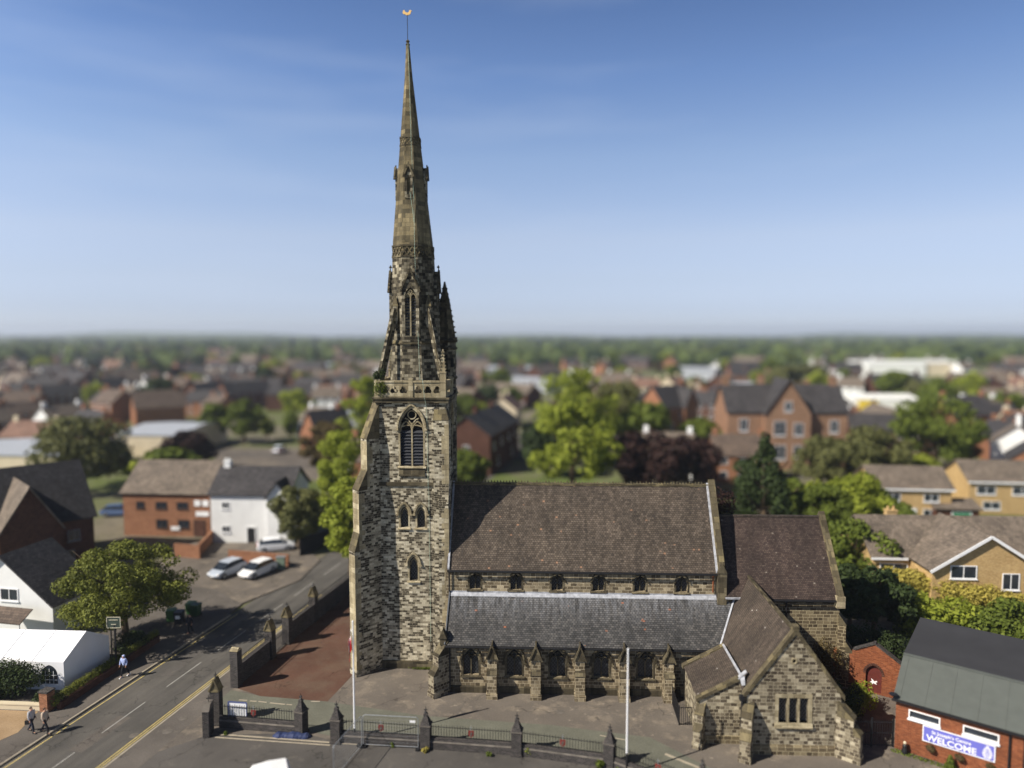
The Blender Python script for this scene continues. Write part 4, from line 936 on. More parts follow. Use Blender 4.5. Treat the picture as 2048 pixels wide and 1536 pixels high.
# finial, weathercock and lightning tape
xt = tcx + lx(48); m = MB(); m.tube([(xt, tcy, 47.8), (xt - .02, tcy, 50.2)], .025, 5); o = part(m, 'vane_rod', M_BLACKPAINT)
m = MB(); m.lathe((xt, tcy, 47.9), [(.12, 0), (.18, .08), (.08, .2), (.16, .32), (.05, .45)], 8); part(m, 'finial', M_DRESSD)
m = MB(); ck = [(a_ * .78, b_ * .7) for a_, b_ in [(-.48, .1), (-.42, .36), (-.3, .42), (-.2, .2), (0, .12), (.14, .2), (.2, .38), (.3, .42), (.36, .32), (.44, .3), (.34, .22), (.3, .02), (.15, -.12), (-.12, -.14), (-.28, -.02), (-.36, -.04)]]
m.slab((Vector((xt, tcy - .04, 50.25)), X, N_, Zv), ck, (), -.08, 0, back=True, sides=True); part(m, 'weathercock', M_GOLD, o)
m = MB(); pts = []
for z, ap in ((48, .12), (45.6, .3), (41, .76), (40.6, .86), (36, 1.24), (32.7, 1.52), (32.2, 1.62), (29.5, 1.66), (25.3, 1.88), (22.4, 2.05)):
    pts.append((tcx + lx(z) + .05 + (48 - z) * .022 + (.06 if 33 < z < 38 else 0), tcy - ap - .03, z))
pts += [(tcx + .95, ty0 - .35, 22.5), (tcx + 1.1, ty0 - .42, 21.1), (tcx + 1.15, ty0 - .27, 20.7), (tcx + 1.2, ty0 - .05, 20.2), (tcx + 1.25, ty0 - .04, 14.8), (tcx + 1.27, ty0 - .16, 14.5), (tcx + 1.3, ty0 - .05, 14.0), (tcx + 1.36, ty0 - .05, 2.2)]
m.tube(pts, .015, 5); m.tube([(tcx + lx(36) + .12, tcy - 1.42, 36.6), (tcx + lx(36) + .3, tcy - 1.38, 35.2), (tcx + lx(35) + .36, tcy - 1.38, 34.4)], .018, 4); part(m, 'lightning_tape', M_CABLE)
m = MB(); m.tube([(tcx + 1.36, ty0 - .07, 2.2), (tcx + 1.38, ty0 - .07, 0)], .035, 5); part(m, 'tape_guard', M_BLACKPAINT)

def cw(x, y, z=0): return CH_M @ Vector((x, y, z))
CH_M = Matrix.Translation((-4.83, 49.81, 0)) @ Matrix.Rotation(TH, 4, 'Z')
def wshrub(name, label, p, rad, kind, n, leaf, seed, **k): return shrub(name, label, p, rad, kind, n, leaf, seed, **k)
shrub('ivy', 'bushy ivy growing over the left corner of the tower parapet', cw(tx0 + .35, ty0 - .05, 21.0), (.6, .4, .85), 'mid', 1500, .06, 3, cat='plant', k=12)
shrub('ivy', 'higher clump of ivy above the left end of the tower parapet', cw(tx0 + .2, ty0 + .2, 22.3), (.5, .4, .65), 'dark', 1000, .06, 4, cat='plant', k=9)
shrub('weeds', 'line of green weeds at the foot of the tower wall', cw(tcx + .9, ty0 - .22, 0), (1.3, .1, .12), 'mid', 500, .05, 6, cat='plant', k=14)
shrub('dead_creeper', 'dry brown creeper on the tower corner beside the aisle roof', cw(tx1 + .05, ty0 - .3, 3.9), (.3, .14, 1.3), 'brown', 1800, .045, 7, cat='plant', k=16)
shrub('dark_creeper', 'dark creeper mound behind the nave gable above the chancel roof', cw(21.3, 8.3, 10.4), (1.4, 1.2, 1.9), 'copper', 3200, .09, 8, cat='plant', k=16)

# ------------------------------------------------------------------ boundary walls, piers, railings
def pier_parts(h=1.5, w=.62, cap='pyramid'):
    t = thing('wall_pier', 'pier', 'pier')
    m = MB(); m.box(-w / 2, w / 2, -w / 2, w / 2, -.12, h); m.box(-w / 2 - .05, w / 2 + .05, -w / 2 - .05, w / 2 + .05, -.12, .12); m.build('shaft', M_BLUEB, t)
    c = MB(); c.box(-w / 2 - .05, w / 2 + .05, -w / 2 - .05, w / 2 + .05, h, h + .07)
    if cap == 'pyramid':
        c2 = MB(); c2.hexa([(-w/2, -w/2, h + .07), (w/2, -w/2, h + .07), (w/2, w/2, h + .07), (-w/2, w/2, h + .07)], [(-.1, -.1, h + .62), (.1, -.1, h + .62), (.1, .1, h + .62), (-.1, .1, h + .62)])
        c2.box(-.12, .12, -.12, .12, h + .62, h + .76); cc = c2.build('cap', M_BLUEB, t); c.build('cap_band', M_COPE, cc); top = h + .76
    else:      # little stone saddleback roof with trefoil gable
        c.build('cap_band', M_LICHEN, t)
        c2 = MB(); z = h + .07; e1 = w / 2 + .02
        c2.hexa([(-e1, -e1, z), (e1, -e1, z), (e1, e1, z), (-e1, e1, z)], [(-.03, -e1, z + .75), (.03, -e1, z + .75), (.03, e1, z + .75), (-.03, e1, z + .75)]); cc = c2.build('cap', M_LICHEN, t)
        c3 = MB(); c3.path([(-e1, -e1 - .03, z), (0, -e1 - .03, z + .78), (e1, -e1 - .03, z)], .09, .08, up=N_); c3.build('gable_rib', M_LICHEN, cc); top = z + .75
    f = MB(); f.tube([(0, 0, top - .1), (0, 0, top + .42)], .02, 5); f.bar((-.12, 0, top + .2), (.12, 0, top + .2), .03, .05); f.bar((0, -.12, top + .2), (0, .12, top + .2), .03, .05)
    f.lathe((0, 0, top), [(.07, 0), (.09, .05), (.03, .12)], 6); f.lathe((0, 0, top + .16), [(.02, 0), (.07, .04), (.02, .09)], 6); f.build('finial', M_BLACKPAINT, t)
    return t
P0 = pier_parts(); P0['group'] = 'brick piers along the church railings'
fang = lambda a, b: math.atan2(b[1] - a[1], b[0] - a[0])
fp = [at(603, 1466), at(674, 1483), at(852, 1495), at(1034, 1508), at(1219, 1533)]
fp = [(p.x, p.y) for p in fp] + [(10.5, 37.5)]
plabels = ['brick railing pier left of the gateway beside the blue tarpaulin', 'brick railing pier right of the gateway beside the flagpole', 'brick railing pier at the right end of the mesh barrier',
           'brick railing pier beside the bright green weed, below the middle buttresses', 'brick railing pier just left of the plain white flagpole', 'brick railing pier whose iron finial only shows at the bottom edge']
for k, (p, lb) in enumerate(zip(fp, plabels)):
    o = P0 if k == 0 else dup(P0); o.location = (p[0], p[1], 0); o['label'] = lb; o.rotation_euler = (0, 0, fang(fp[max(k - 1, 0)], fp[min(k + 1, len(fp) - 1)]))
P1 = pier_parts(2.3, .62, 'saddle'); pA = at(434, 1446); P1.location = (pA.x, pA.y, 0); P1['label'] = 'tall gabled gate pier behind the board at the left end of the railings'; P1['group'] = 'gabled gate piers'
pB = at(417, 1468)
m = MB(); t = thing('buttress_pier', 'squat weathered brick pier in front of the tall gabled pier', 'pier', (pB.x, pB.y, 0), .1)
m.box(-.2, .2, -.5, .5, -.12, 1.75); m.build('shaft', M_BLUEB, t); m = MB(); m.hexa([(-.23, -.53, 1.75), (.23, -.53, 1.75), (.23, .53, 1.75), (-.23, .53, 1.75)], [(-.2, -.1, 2.05), (.2, -.1, 2.05), (.2, .5, 2.05), (-.2, .5, 2.05)]); m.build('cap', M_COPE, t)
f = MB(); f.tube([(0, .2, 2.0), (0, .2, 2.55)], .02, 5); f.bar((-.14, .2, 2.3), (.14, .2, 2.3), .03, .05); f.bar((0, .06, 2.3), (0, .34, 2.3), .03, .05); f.build('finial', M_BLACKPAINT, t)

def railed_wall(p, q, label, plaque=.5, h=.74, rh=1.5, emblem=True):
    p, q = Vector((p[0], p[1], 0)), Vector((q[0], q[1], 0)); L = (q - p).length; a = math.atan2(q.y - p.y, q.x - p.x)
    t = thing('railed_wall', label, 'wall', p, a, 'railed dwarf walls before the church')
    s0, s1 = .3, L - .3
    m = MB(); m.box(s0, s1, -.17, .17, -.12, h - .28); m.box(s0, s1, -.13, .13, h - .2, h); m.build('brickwork', M_BLUEB, t)
    m = MB(); m.hexa([(s0, -.2, h - .28), (s1, -.2, h - .28), (s1, .2, h - .28), (s0, .2, h - .28)], [(s0, -.14, h - .2), (s1, -.14, h - .2), (s1, .14, h - .2), (s0, .14, h - .2)]); m.build('coping', M_COPE, t)
    m = MB(); m.bar((s0, 0, h + .06), (s1, 0, h + .06), .03, .03); m.bar((s0, 0, rh - .1), (s1, 0, rh - .1), .03, .03)
    n = int((s1 - s0) / .17)
    for k in range(n + 1):
        x = s0 + (s1 - s0) * k / n; m.bar((x, 0, h), (x, 0, rh + (.02 if k % 2 else .06)), .022, .022)
    m.build('railing', M_BLACKPAINT, t)
    if emblem:
        x = s0 + (s1 - s0) * plaque; m = MB(); m.slab((Vector((x, -.03, 0)), X, N_, Zv), [(-.16, 1.0), (0, .86), (.16, 1.0), (.17, 1.3), (-.17, 1.3)], (), -.04, 0, back=True, sides=True); pq = m.build('plaque', M_PLAQUE, t)
        m = MB(); m.bar((x, -.045, .95), (x, -.045, 1.24), .05, .02, up=N_); m.bar((x - .08, -.045, 1.12), (x + .08, -.045, 1.12), .05, .02, up=N_); m.bar((x - .07, -.045, .98), (x + .07, -.045, 1.2), .03, .02, up=N_); m.build('emblem', M_COPE, pq)
        m = MB(); m.bar((x, -.02, 1.3), (x, -.02, 1.62), .025, .025); m.bar((x - .09, -.02, 1.5), (x + .09, -.02, 1.5), .018, .018); m.build('plaque_cross', M_GALV, pq)
    return t
railed_wall((pA.x + .1, pA.y - .35), fp[0], 'railed dwarf wall left of the gateway with the notice board behind it', .44)
railed_wall(fp[1], fp[2], 'railed dwarf wall behind the mesh barrier panel', .5)
railed_wall(fp[2], fp[3], 'railed dwarf wall with a red plaque between the barrier and the bright weed', .5)
railed_wall(fp[3], fp[4], 'railed dwarf wall with weeds at its foot, left of the plain flagpole', .5)
railed_wall(fp[4], fp[5], 'railed dwarf wall running into the bottom edge right of the plain flagpole', .55)
# west wall along the street
wp = [(-20.3, 50.6), (-19.35, 55.2), (-18.85, 57.9), (-17.95, 62.6), (-16.1, 70.5)]
m0 = thing('end_pier', 'plain tall blue brick pier at the near end of the street wall', 'pier', (wp[0][0], wp[0][1], 0), math.atan2(RD.y, RD.x) - math.pi / 2)
m = MB(); m.box(-.3, .3, -.3, .3, -.12, 2.75); m.build('shaft', M_BLUEB, m0); m = MB(); m.hexa([(-.33, -.33, 2.75), (.33, -.33, 2.75), (.33, .33, 2.75), (-.33, .33, 2.75)], [(-.3, -.05, 2.95), (.3, -.05, 2.95), (.3, .05, 2.95), (-.3, .05, 2.95)]); m.build('cap', M_DRESS, m0)
lab = ['gabled gate pier of the street gate, nearer one with yellow lichen', 'gabled gate pier of the street gate, farther one', 'gabled pier half way along the far street wall']
for k, lb in enumerate(lab):
    dup(P1, (wp[k + 1][0], wp[k + 1][1], 0), math.atan2(RD.y, RD.x) - math.pi / 2, lb)
def brick_wall(name, label, p, q, h, t_, mat, cap=M_BLUEB, cat='wall', rail=False, group=None, z0=-.12):
    p, q = Vector((p[0], p[1], 0)), Vector((q[0], q[1], 0)); L = (q - p).length
    o = thing(name, label, cat, p, math.atan2(q.y - p.y, q.x - p.x), group)
    m = MB(); m.box(0, L, -t_ / 2, t_ / 2, z0, h); m.build('brickwork', mat, o); m = MB(); m.box(-.01, L + .01, -t_ / 2 - .04, t_ / 2 + .04, h, h + .08); m.build('coping', cap, o)
    if rail:
        m = MB(); n = int(L / .18)
        for k in range(n + 1): x = L * k / n; m.bar((x, 0, h + .08), (x, 0, h + .62), .022, .022)
        m.bar((0, 0, h + .5), (L, 0, h + .5), .03, .03); m.build('railing', M_BLACKPAINT, o)
    return o
brick_wall('street_wall', 'blue brick wall with railing between the plain pier and the street gate', (wp[0][0] + .07, wp[0][1] + .3), (wp[1][0] - .07, wp[1][1] - .3), 1.45, .3, M_BLUEB, rail=True)
brick_wall('street_wall', 'long blue brick wall running away behind the tower', (wp[2][0] + .07, wp[2][1] + .3), wp[4], 1.6, .3, M_BLUEB, rail=True)
m = MB(); t = thing('street_gate', 'low black iron gates between the two lichened gabled piers', 'gate', (wp[1][0], wp[1][1], 0), math.atan2(wp[2][1] - wp[1][1], wp[2][0] - wp[1][0]))
for k in range(13): x = .38 + k * .165; m.bar((x, 0, .05), (x, 0, 1.3 + .15 * math.sin(k / 12 * math.pi)), .025, .025)
m.bar((.35, 0, .15), (2.4, 0, .15), .04, .04); m.bar((.35, 0, 1.15), (2.4, 0, 1.15), .04, .04); m.build('gate_leaf', M_BLACKPAINT, t)

# notice board
nb = at(474, 1446); t = thing('notice_board', 'white notice board in a blue frame behind the left railings', 'notice board', (xat(476, 1425, 45.15), 45.15, -.15), -.12)
m = MB(); m.box(-.62, .62, -.03, .03, .75, 1.85); bd = m.build('board', M_WPAINT, t)
m = MB(); fr_ = plain('board_frame_blue', lin(70, 80, 130), .5)
for a, b in (((-.64, 1.87), (.64, 1.87)), ((-.64, .73), (.64, .73)), ((-.64, .73), (-.64, 1.87)), ((.64, .73), (.64, 1.87))): m.bar((a[0], -.045, a[1]), (b[0], -.045, b[1]), .06, .04, up=N_)
m.build('frame', fr_, bd)
for x in (-.55, .55): m = MB(); m.tube([(x, .05, 0), (x, .05, .75)], .035, 6); m.build('post', M_BLACKPAINT, t)
# flagpoles
def flagpole(x, y, h, hd, label):
    t = thing('flagpole', label, 'flagpole', (x, y, 0)); m = MB(); m.tube([(0, 0, hd), (0, 0, h)], [.06, .042], 10); m.lathe((0, 0, h), [(.06, 0), (.06, .05), (.02, .1)], 8); m.build('pole', M_WPAINT, t)
    m = MB(); m.tube([(0, 0, 0), (0, 0, hd)], .068, 10); m.build('pole_base', M_BLACKPAINT, t); return t
b1 = at(709.5, 1486); flagpole(b1.x, b1.y, 7.9, .98, 'tall white flagpole with a limp flag by the left gateway')
flagpole(6.75, 40.05, 7.6, 1.35, 'plain white flagpole without a flag near the bottom right')
m = MB(); t = thing('flag', 'limp red and white flag hanging from the left flagpole', 'flag', (b1.x - .05, b1.y, 5.2)); 
M_RED = plain('red_cloth', lin(190, 34, 30), .8, .1); M_WCL = plain('white_cloth', lin(225, 222, 220), .8, .05)
NN = 10; MM = 16
def fpnt(i, j):
    w = i / NN; h = j / MM; sag = w * (1.0 + .55 * w)
    x = -.04 - .17 * w - .05 * math.sin(w * 9 + h * 3); y = .10 * math.sin(w * 11 + 1.2 * h); z = 2.25 - 1.2 * h - sag * .6
    return (x, y, z)
for i in range(NN):
    for j in range(MM):
        red = (i in (4, 5)) or (j > 8); 
        m.face([fpnt(i, j), fpnt(i + 1, j), fpnt(i + 1, j + 1), fpnt(i, j + 1)], 1 if red else 0)
m.build('cloth', [M_WCL, M_RED], t, smooth=True)
# mesh barrier panels
def mesh_panel(p, q, label, h=2.05):
    p, q = Vector((p[0], p[1], 0)), Vector((q[0], q[1], 0)); L = (q - p).length
    t = thing('mesh_barrier', label, 'barrier', p, math.atan2(q.y - p.y, q.x - p.x), 'mesh barrier panels'); m = MB()
    m.tube([(0, 0, .02), (0, 0, h - .1), (.1, 0, h), (L - .1, 0, h), (L, 0, h - .1), (L, 0, .02)], .025, 6); m.tube([(0, 0, .12), (L, 0, .12)], .022, 6); m.build('frame', M_GALV, t)
    m = MB(); n = int(L / .11)
    for k in range(1, n): m.bar((L * k / n, 0, .12), (L * k / n, 0, h), .0035, .0035)
    for k in range(1, 9): m.bar((0, 0, .12 + (h - .12) * k / 9), (L, 0, .12 + (h - .12) * k / 9), .005, .005)
    m.build('wire_mesh', M_GALV, t)
    for x in (0, L): m = MB(); m.box(x - .12, x + .12, -.3, .3, 0, .13); m.build('foot', M_BLACKPAINT, t)
    return t
mp0 = at(727, 1491); mp1 = at(840, 1497)
t = mesh_panel((mp0.x, mp0.y - .05), (mp1.x - .1, mp1.y - .05), 'wire mesh barrier panel standing in front of the railed wall')
m = MB(); m.box(3.0, 3.35, -.03, -.015, 1.7, 1.84); m.build('white_tag', M_WPAINT, t)
mesh_panel((mp0.x - .08, mp0.y - .15), (mp0.x - 1.0, mp0.y - 3.5), 'wire mesh barrier panel turned edge-on towards the bottom edge')
# tarpaulin
rnd = random.Random(9); ta, tb = at(545, 1474), at(622, 1476); m = MB(); n1, n2 = 16, 6; L = (tb - ta).length
def tp(i, j):
    s = i / n1; c = j / n2 * math.pi; r = (.26 + .035 * math.sin(i * .9) + .02 * math.sin(i * 2.1 + j)) * math.sin(min(1, s * 5 + .15) * math.pi / 2) * math.sin(min(1, (1 - s) * 5 + .15) * math.pi / 2)
    return (s * L, -math.cos(c) * r * 1.2, .01 + math.sin(c) * r)
for i in range(n1):
    for j in range(n2): m.face([tp(i, j), tp(i + 1, j), tp(i + 1, j + 1), tp(i, j + 1)])
o = m.build('tarpaulin', M_TARP); o.location = (ta.x, ta.y + .1, 0); o.rotation_euler = (0, 0, math.atan2(tb.y - ta.y, tb.x - ta.x)); tag(o, 'crumpled blue tarpaulin bundle on the ground at the gateway', 'tarpaulin')
# weeds along the front wall
wd = [(1060, 1503, 'bright', .38, 'bright green weed at the wall foot right of the fourth pier'), (1199, 1527, 'mid', .34, 'broad leaved weed at the wall foot left of the fifth pier'), (785, 1486, 'mid', .2, 'small weed at the wall foot behind the mesh panel'),
      (852, 1497, 'yellow', .2, 'yellowish grass tuft at the foot of the third pier'), (978, 1505, 'mid', .16, 'tiny green weed midway between third and fourth piers'), (457, 1464, 'mid', .16, 'small weed in the shadow of the tall gabled pier'), (1233, 1531, 'mid', .25, 'weed in the angle right of the fifth pier')]
for k, (u, v, kd, s, lb) in enumerate(wd):
    p = at(u, v); shrub('weed', lb, (p.x, p.y - .42, 0), (s, s * .8, s), kd, 260, .07, 20 + k, cat='weed', k=6, group='weeds along the front wall')
# black steps railing by the lean-to
t = thing('area_railing', 'black iron railing round the basement steps beside the lean-to', 'railing', (0, 0, 0))
m = MB(); a, b, c = at(1343, 1404), at(1358, 1450), at(1388, 1450)
for p, q in ((a, b), (b, c)):
    n = max(3, int((q - p).length / .14))
    for k in range(n + 1): r_ = p.lerp(q, k / n); m.bar((r_.x, r_.y, 0), (r_.x, r_.y, 1.25), .022, .022)
    for z in (.08, 1.2): m.bar((p.x, p.y, z), (q.x, q.y, z), .035, .035)
m.build('bars', M_BLACKPAINT, t)
for p in (a, b, c): m = MB(); m.tube([(p.x, p.y, 0), (p.x, p.y, 1.35)], .04, 6); m.build('post', M_BLACKPAINT, t)

# ------------------------------------------------------------------ generic houses
def windows_on(parent, F, lst, frame=M_WPAINT, glass=M_GLASSW, name='window'):
    for s, z, w, h in lst:
        m = MB(); m.slab(F, rect(s - w / 2, s + w / 2, z, z + h), [rect(s - w / 2 + .08, s - .03, z + .08, z + h - .08), rect(s + .03, s + w / 2 - .08, z + .08, z + h - .08)] if w > .7 else [rect(s - w / 2 + .08, s + w / 2 - .08, z + .08, z + h - .08)], -.02, .06, sides=True)
        o = m.build(name, frame, parent)
        g = MB(); g.slab(F, rect(s - w / 2 + .05, s + w / 2 - .05, z + .05, z + h - .05), (), -.01, .02); g.build('pane', glass, o)
        g = MB(); g.slab(F, rect(s - w / 2 - .06, s + w / 2 + .06, z - .09, z - .002), (), -.0, .12, sides=True); g.build('sill', frame, o)
def house(name, label, x, y, rz, w, d, eave, ridge, wall, roof, front=(), left=(), right=(), doors=(), chim=(), cat='house', group=None, oh=.35, cross=None, barge=None, frame=M_WPAINT, croof=None):
    """ridge along local x; front = -y"""
    t = thing(name, label, cat, (x, y, GZ), rz, group)
    m = MB(); hw, hd = w / 2, d / 2
    m.face([(-hw, -hd, 0), (hw, -hd, 0), (hw, -hd, eave), (-hw, -hd, eave)]); m.face([(hw, hd, 0), (-hw, hd, 0), (-hw, hd, eave), (hw, hd, eave)])
    m.face([(hw, -hd, 0), (hw, hd, 0), (hw, hd, eave), (hw, 0, ridge), (hw, -hd, eave)]); m.face([(-hw, hd, 0), (-hw, -hd, 0), (-hw, -hd, eave), (-hw, 0, ridge), (-hw, hd, eave)])
    if cross:
        c, cwid, proj, cridge = cross; cf = -hd - proj
        m.face([(c - cwid / 2, cf, 0), (c + cwid / 2, cf, 0), (c + cwid / 2, cf, eave), (c, cf, cridge), (c - cwid / 2, cf, eave)])
        m.face([(c - cwid / 2, -hd, 0), (c - cwid / 2, cf, 0), (c - cwid / 2, cf, eave), (c - cwid / 2, -hd, eave)]); m.face([(c + cwid / 2, cf, 0), (c + cwid / 2, -hd, 0), (c + cwid / 2, -hd, eave), (c + cwid / 2, cf, eave)])
    m.build('wall', wall, t)
    k = (ridge - eave) / hd; m = MB()
    for sg in (-1, 1): m.plate([(-hw - oh, sg * (hd + oh), eave - k * oh + .12), (hw + oh, sg * (hd + oh), eave - k * oh + .12), (hw + oh, 0, ridge + .12), (-hw - oh, 0, ridge + .12)], .14)
    if cross:
        if croof: m.build('roof', roof, t); m = MB()
        kc = (cridge - eave) / (cwid / 2)
        for sg in (-1, 1): m.plate([(c + sg * (cwid / 2 + oh), cf - oh, eave - kc * oh + .13), (c, cf - oh, cridge + .13), (c, -hd + (cridge - eave) / k + .2, cridge + .13), (c + sg * (cwid / 2 + oh), -hd + .1, eave - kc * oh + .13)], .14)
    rf = m.build('roof', croof or roof, t)
    for cxx, cyy, cw_, ch in chim:
        m = MB(); m.box(cxx - cw_ / 2, cxx + cw_ / 2, cyy - .35, cyy + .35, eave, ridge + ch); m.box(cxx - cw_ / 2 - .06, cxx + cw_ / 2 + .06, cyy - .41, cyy + .41, ridge + ch, ridge + ch + .15)
        for q in (-.25, .25): m.lathe((cxx + q * cw_ / .9, cyy, ridge + ch + .15), [(.13, 0), (.11, .35)], 7)
        m.build('chimney', wall, rf)
    if barge and cross:
        m = MB()
        for sg in (-1, 1): m.bar((c + sg * (cwid / 2 + oh), cf - oh - .03, eave - kc * oh + .02), (c, cf - oh - .03, cridge + .05), .26, .06, up=N_)
        m.build('bargeboard', barge, rf)
    if barge:
        m = MB(); segs = [(-hw - oh, hw + oh)] if not cross else [(-hw - oh, c - cwid / 2 - oh), (c + cwid / 2 + oh, hw + oh)]
        for a, b in segs:
            if b > a + .3: m.box(a, b, -hd - oh - .06, -hd - oh, eave - k * oh - .12, eave - k * oh + .1)
        m.build('fascia', barge, rf)
    FF = Fr((0, -hd, 0), (1, 0, 0), (0, -1, 0)); windows_on(t, FF, front, frame)
    windows_on(t, Fr((-hw, 0, 0), (0, -1, 0), (-1, 0, 0)), left, frame); windows_on(t, Fr((hw, 0, 0), (0, 1, 0), (1, 0, 0)), right, frame)
    for s, w_, h, dm in doors:
        m = MB(); m.slab(FF, rect(s - w_ / 2, s + w_ / 2, 0.05, h), (), -.0, .05, sides=True); dd = m.build('door', dm, t)
        m = MB(); m.slab(FF, rect(s - w_ / 2 - .1, s + w_ / 2 + .1, 0.05, h + .1), [rect(s - w_ / 2, s + w_ / 2, .06, h)], 0, .09, sides=True); m.build('door_frame', frame, dd)
    if cross and len(cross) > 4: pass
    return t
OCC = []
def gpos(u, v): p = at(u, v, GZ); return p.x, p.y

# --- left side neighbours
x, y = -43.6, 60.5
house('pub', 'white rendered pub gable with dark roof edge at the left picture edge', -43.4, 62.2, R(90 - 10), 5, 9.6, 3.1, 7.0, M_WHITEW, M_RT_DK, left=[(-1.9, 3.3, .8, 1.6), (.6, 3.1, 1.8, 1.1), (-3.2, 1.2, .9, 1.6)], cat='pub')
t = thing('canopy', 'small dark lean-to canopy on the white pub wall', 'canopy', (-42.0, 58.0, 0), R(-12)); m = MB(); m.plate([(-1.8, -1.0, 2.1), (1.8, -1.0, 2.1), (1.8, .35, 2.9), (-1.8, .35, 2.9)], .1); m.build('roof', M_RT_BR, t)
for xx in (-1.7, 1.7): m = MB(); m.bar((xx, -.9, 0), (xx, -.9, 2.1), .1, .1); m.build('post', M_WPAINT, t)
OCC.append((-43, 62, 8))
house('brick_house', 'large dark brick house in shade with a sunlit dormer slope', -56.5, 76.5, R(46), 16, 11, 5.8, 11.2, M_DKREDB, M_SHADESLATE, front=[(6.0, 3.2, 1.2, 1.2), (5.4, .9, 1.2, 1.3)], right=[(0, 3.4, 1.2, 1.2), (2.2, .9, 1.2, 1.2)], cross=(1.6, 5.5, 2.2, 10.2), croof=M_RT_GB, frame=plain('grey_frames', lin(120, 122, 126), .6))  # shade and sun on its two roofs are put into the tile colours
OCC.append((-57, 77, 12))
x, y = gpos(338, 1073)
house('brick_office', 'orange brick two storey office with broad grey brown roof and white boards', x, y + 4.6, R(-4), 11.4, 9, 5.7, 9.0, M_ORB, M_RT_GB,
      front=[(-3.4, 3.6, 1.1, .9), (-.6, 3.6, 1.5, .9), (2.2, 3.6, 1.5, .9), (-.6, 1.1, 1.5, 1.1), (2.3, 1.1, 1.5, 1.1), ], doors=[(4.4, 1.3, 2.1, M_DKREDB)], cat='office', frame=plain('brown_frames', lin(72, 56, 48), .6))
OCC.append((x, y + 4.6, 9))
for (dx, dz, w, h, lb) in ((3.9, 3.9, .8, .75, 'left round-looking white board under the brick office eaves'), (4.95, 3.9, .8, .75, 'right round-looking white board under the brick office eaves'), (4.5, 2.6, 1.7, .6, 'wide white signboard above the brick office door'), (.9, .7, 1.2, .5, 'low red and white board on the brick office wall')):
    m = MB(); m.box(-w / 2, w / 2, -.05, 0, 0, h); o = m.build('sign_board', M_WPAINT); o.location = (x + dx, y - dx * .07 + .03, dz); o.rotation_euler = (0, 0, R(-4)); tag(o, lb, 'sign')
x, y = gpos(503, 1087)
house('white_house', 'bright white two storey building with dark slate roof beside the brick office', x, y + 3.9, R(-3), 9.8, 7.6, 6.2, 8.9, M_WHITEW, M_RT_DK, front=[(-3.0, 4.3, 1.0, .9), (3.0, 4.3, 1.0, .9), (-3.0, 1.3, 1.1, .9), (2.8, 1.3, 1.1, .9)], doors=[(.2, 1.0, 2.0, M_BLACKPAINT)],
      cross=(3.9, 2.6, .9, 7.9), chim=[(-4.3, 0, .8, .6)])
OCC.append((x, y + 3.9, 8))
brick_wall('garden_wall', 'orange brick garden wall left of the two parked cars', at(350, 1112).xy, at(401, 1117).xy, 1.4, .25, M_ORB, M_ORB)
brick_wall('garden_wall', 'dark sloping brick wall between the brick office and white building', at(398, 1112).xy, at(438, 1068).xy, 1.3, .25, M_ORB, M_ORB)
brick_wall('garden_wall', 'orange brick garden wall behind the two parked cars', at(458, 1122).xy, at(578, 1132).xy, 1.2, .25, M_ORB, M_ORB)
t = brick_wall('roadside_fence', 'dark timber fence along the far road edge under the trees', at(600, 1112).xy, at(680, 1075).xy, 1.8, .1, M_BLACKPAINT, M_BLACKPAINT, cat='fence')
p = at(562, 1137); t = thing('telecom_cabinet', 'grey green roadside cabinet by the orange garden wall', 'cabinet', (p.x, p.y, 0)); m = MB(); m.box(-.45, .45, -.25, .25, -.1, 1.3); cb = m.build('body', plain('cabinet_green', lin(112, 128, 112), .6), t); m = MB(); m.box(-.5, .5, -.3, .3, 1.3, 1.37); m.build('lid', M_GALV, t)

# --- marquee
t = thing('marquee', 'white party marquee with an arched window behind the hedge', 'marquee', (0, 0, 0))
c0 = Vector((-32.6, 50.0, 0)); c1 = Vector((-31.9, 54.6, 0)); ad = Vector((-1, .06, 0)).normalized(); L = 12.; ez, rz_ = 2.1, 3.45; mid = (c0 + c1) / 2
m = MB(); m.plate([c0 + Zv * ez, mid + Zv * rz_, mid + Zv * rz_ + ad * L, c0 + Zv * ez + ad * L], .03); m.plate([c1 + Zv * ez, mid + Zv * rz_, mid + Zv * rz_ + ad * L, c1 + Zv * ez + ad * L], .03); m.build('roof', M_CANVAS, t)
m = MB(); m.face([c0, c1, c1 + Zv * ez, mid + Zv * rz_, c0 + Zv * ez]); 
F = (c0, -ad, Vector((-ad.y, ad.x, 0)) * 1.0, Zv); nf = (c0 - c1).normalized()
F = (c0 + ad * L, -ad, nf, Zv)
aw = [arch(.62, .45, 1.1, k=.62, cx=L - 1.1 - 2.4 * k) for k in range(5)]
m.slab(F, rect(0, L, 0, ez), aw, -.01, 0); m.build('side_wall', M_CANVAS, t)
for a in aw:
    g = MB(); g.slab((F[0] - nf * .02, F[1], F[2], F[3]), a, (), 0, 0); w_ = g.build('window', M_GLASSW, t)
    cxx = (a[0][0] + a[1][0]) / 2; g = MB()
    for q in (-.31, 0, .31): g.bar(loc(F, cxx + q, .45, .01), loc(F, cxx + q, 1.6 - abs(q) * .6, .01), .03, .02, up=nf)
    for q in (.75, 1.1): g.bar(loc(F, cxx - .6, q, .01), loc(F, cxx + .6, q, .01), .03, .02, up=nf)
    g.build('glazing_bars', M_CANVAS, w_)
m = MB()
for k in range(1, 5):
    for a_, b_ in ((c0, mid), (c1, mid)): m.bar(a_ + ad * 2.4 * k + Zv * (ez + .02), b_ + ad * 2.4 * k + Zv * (rz_ + .02), .05, .012)
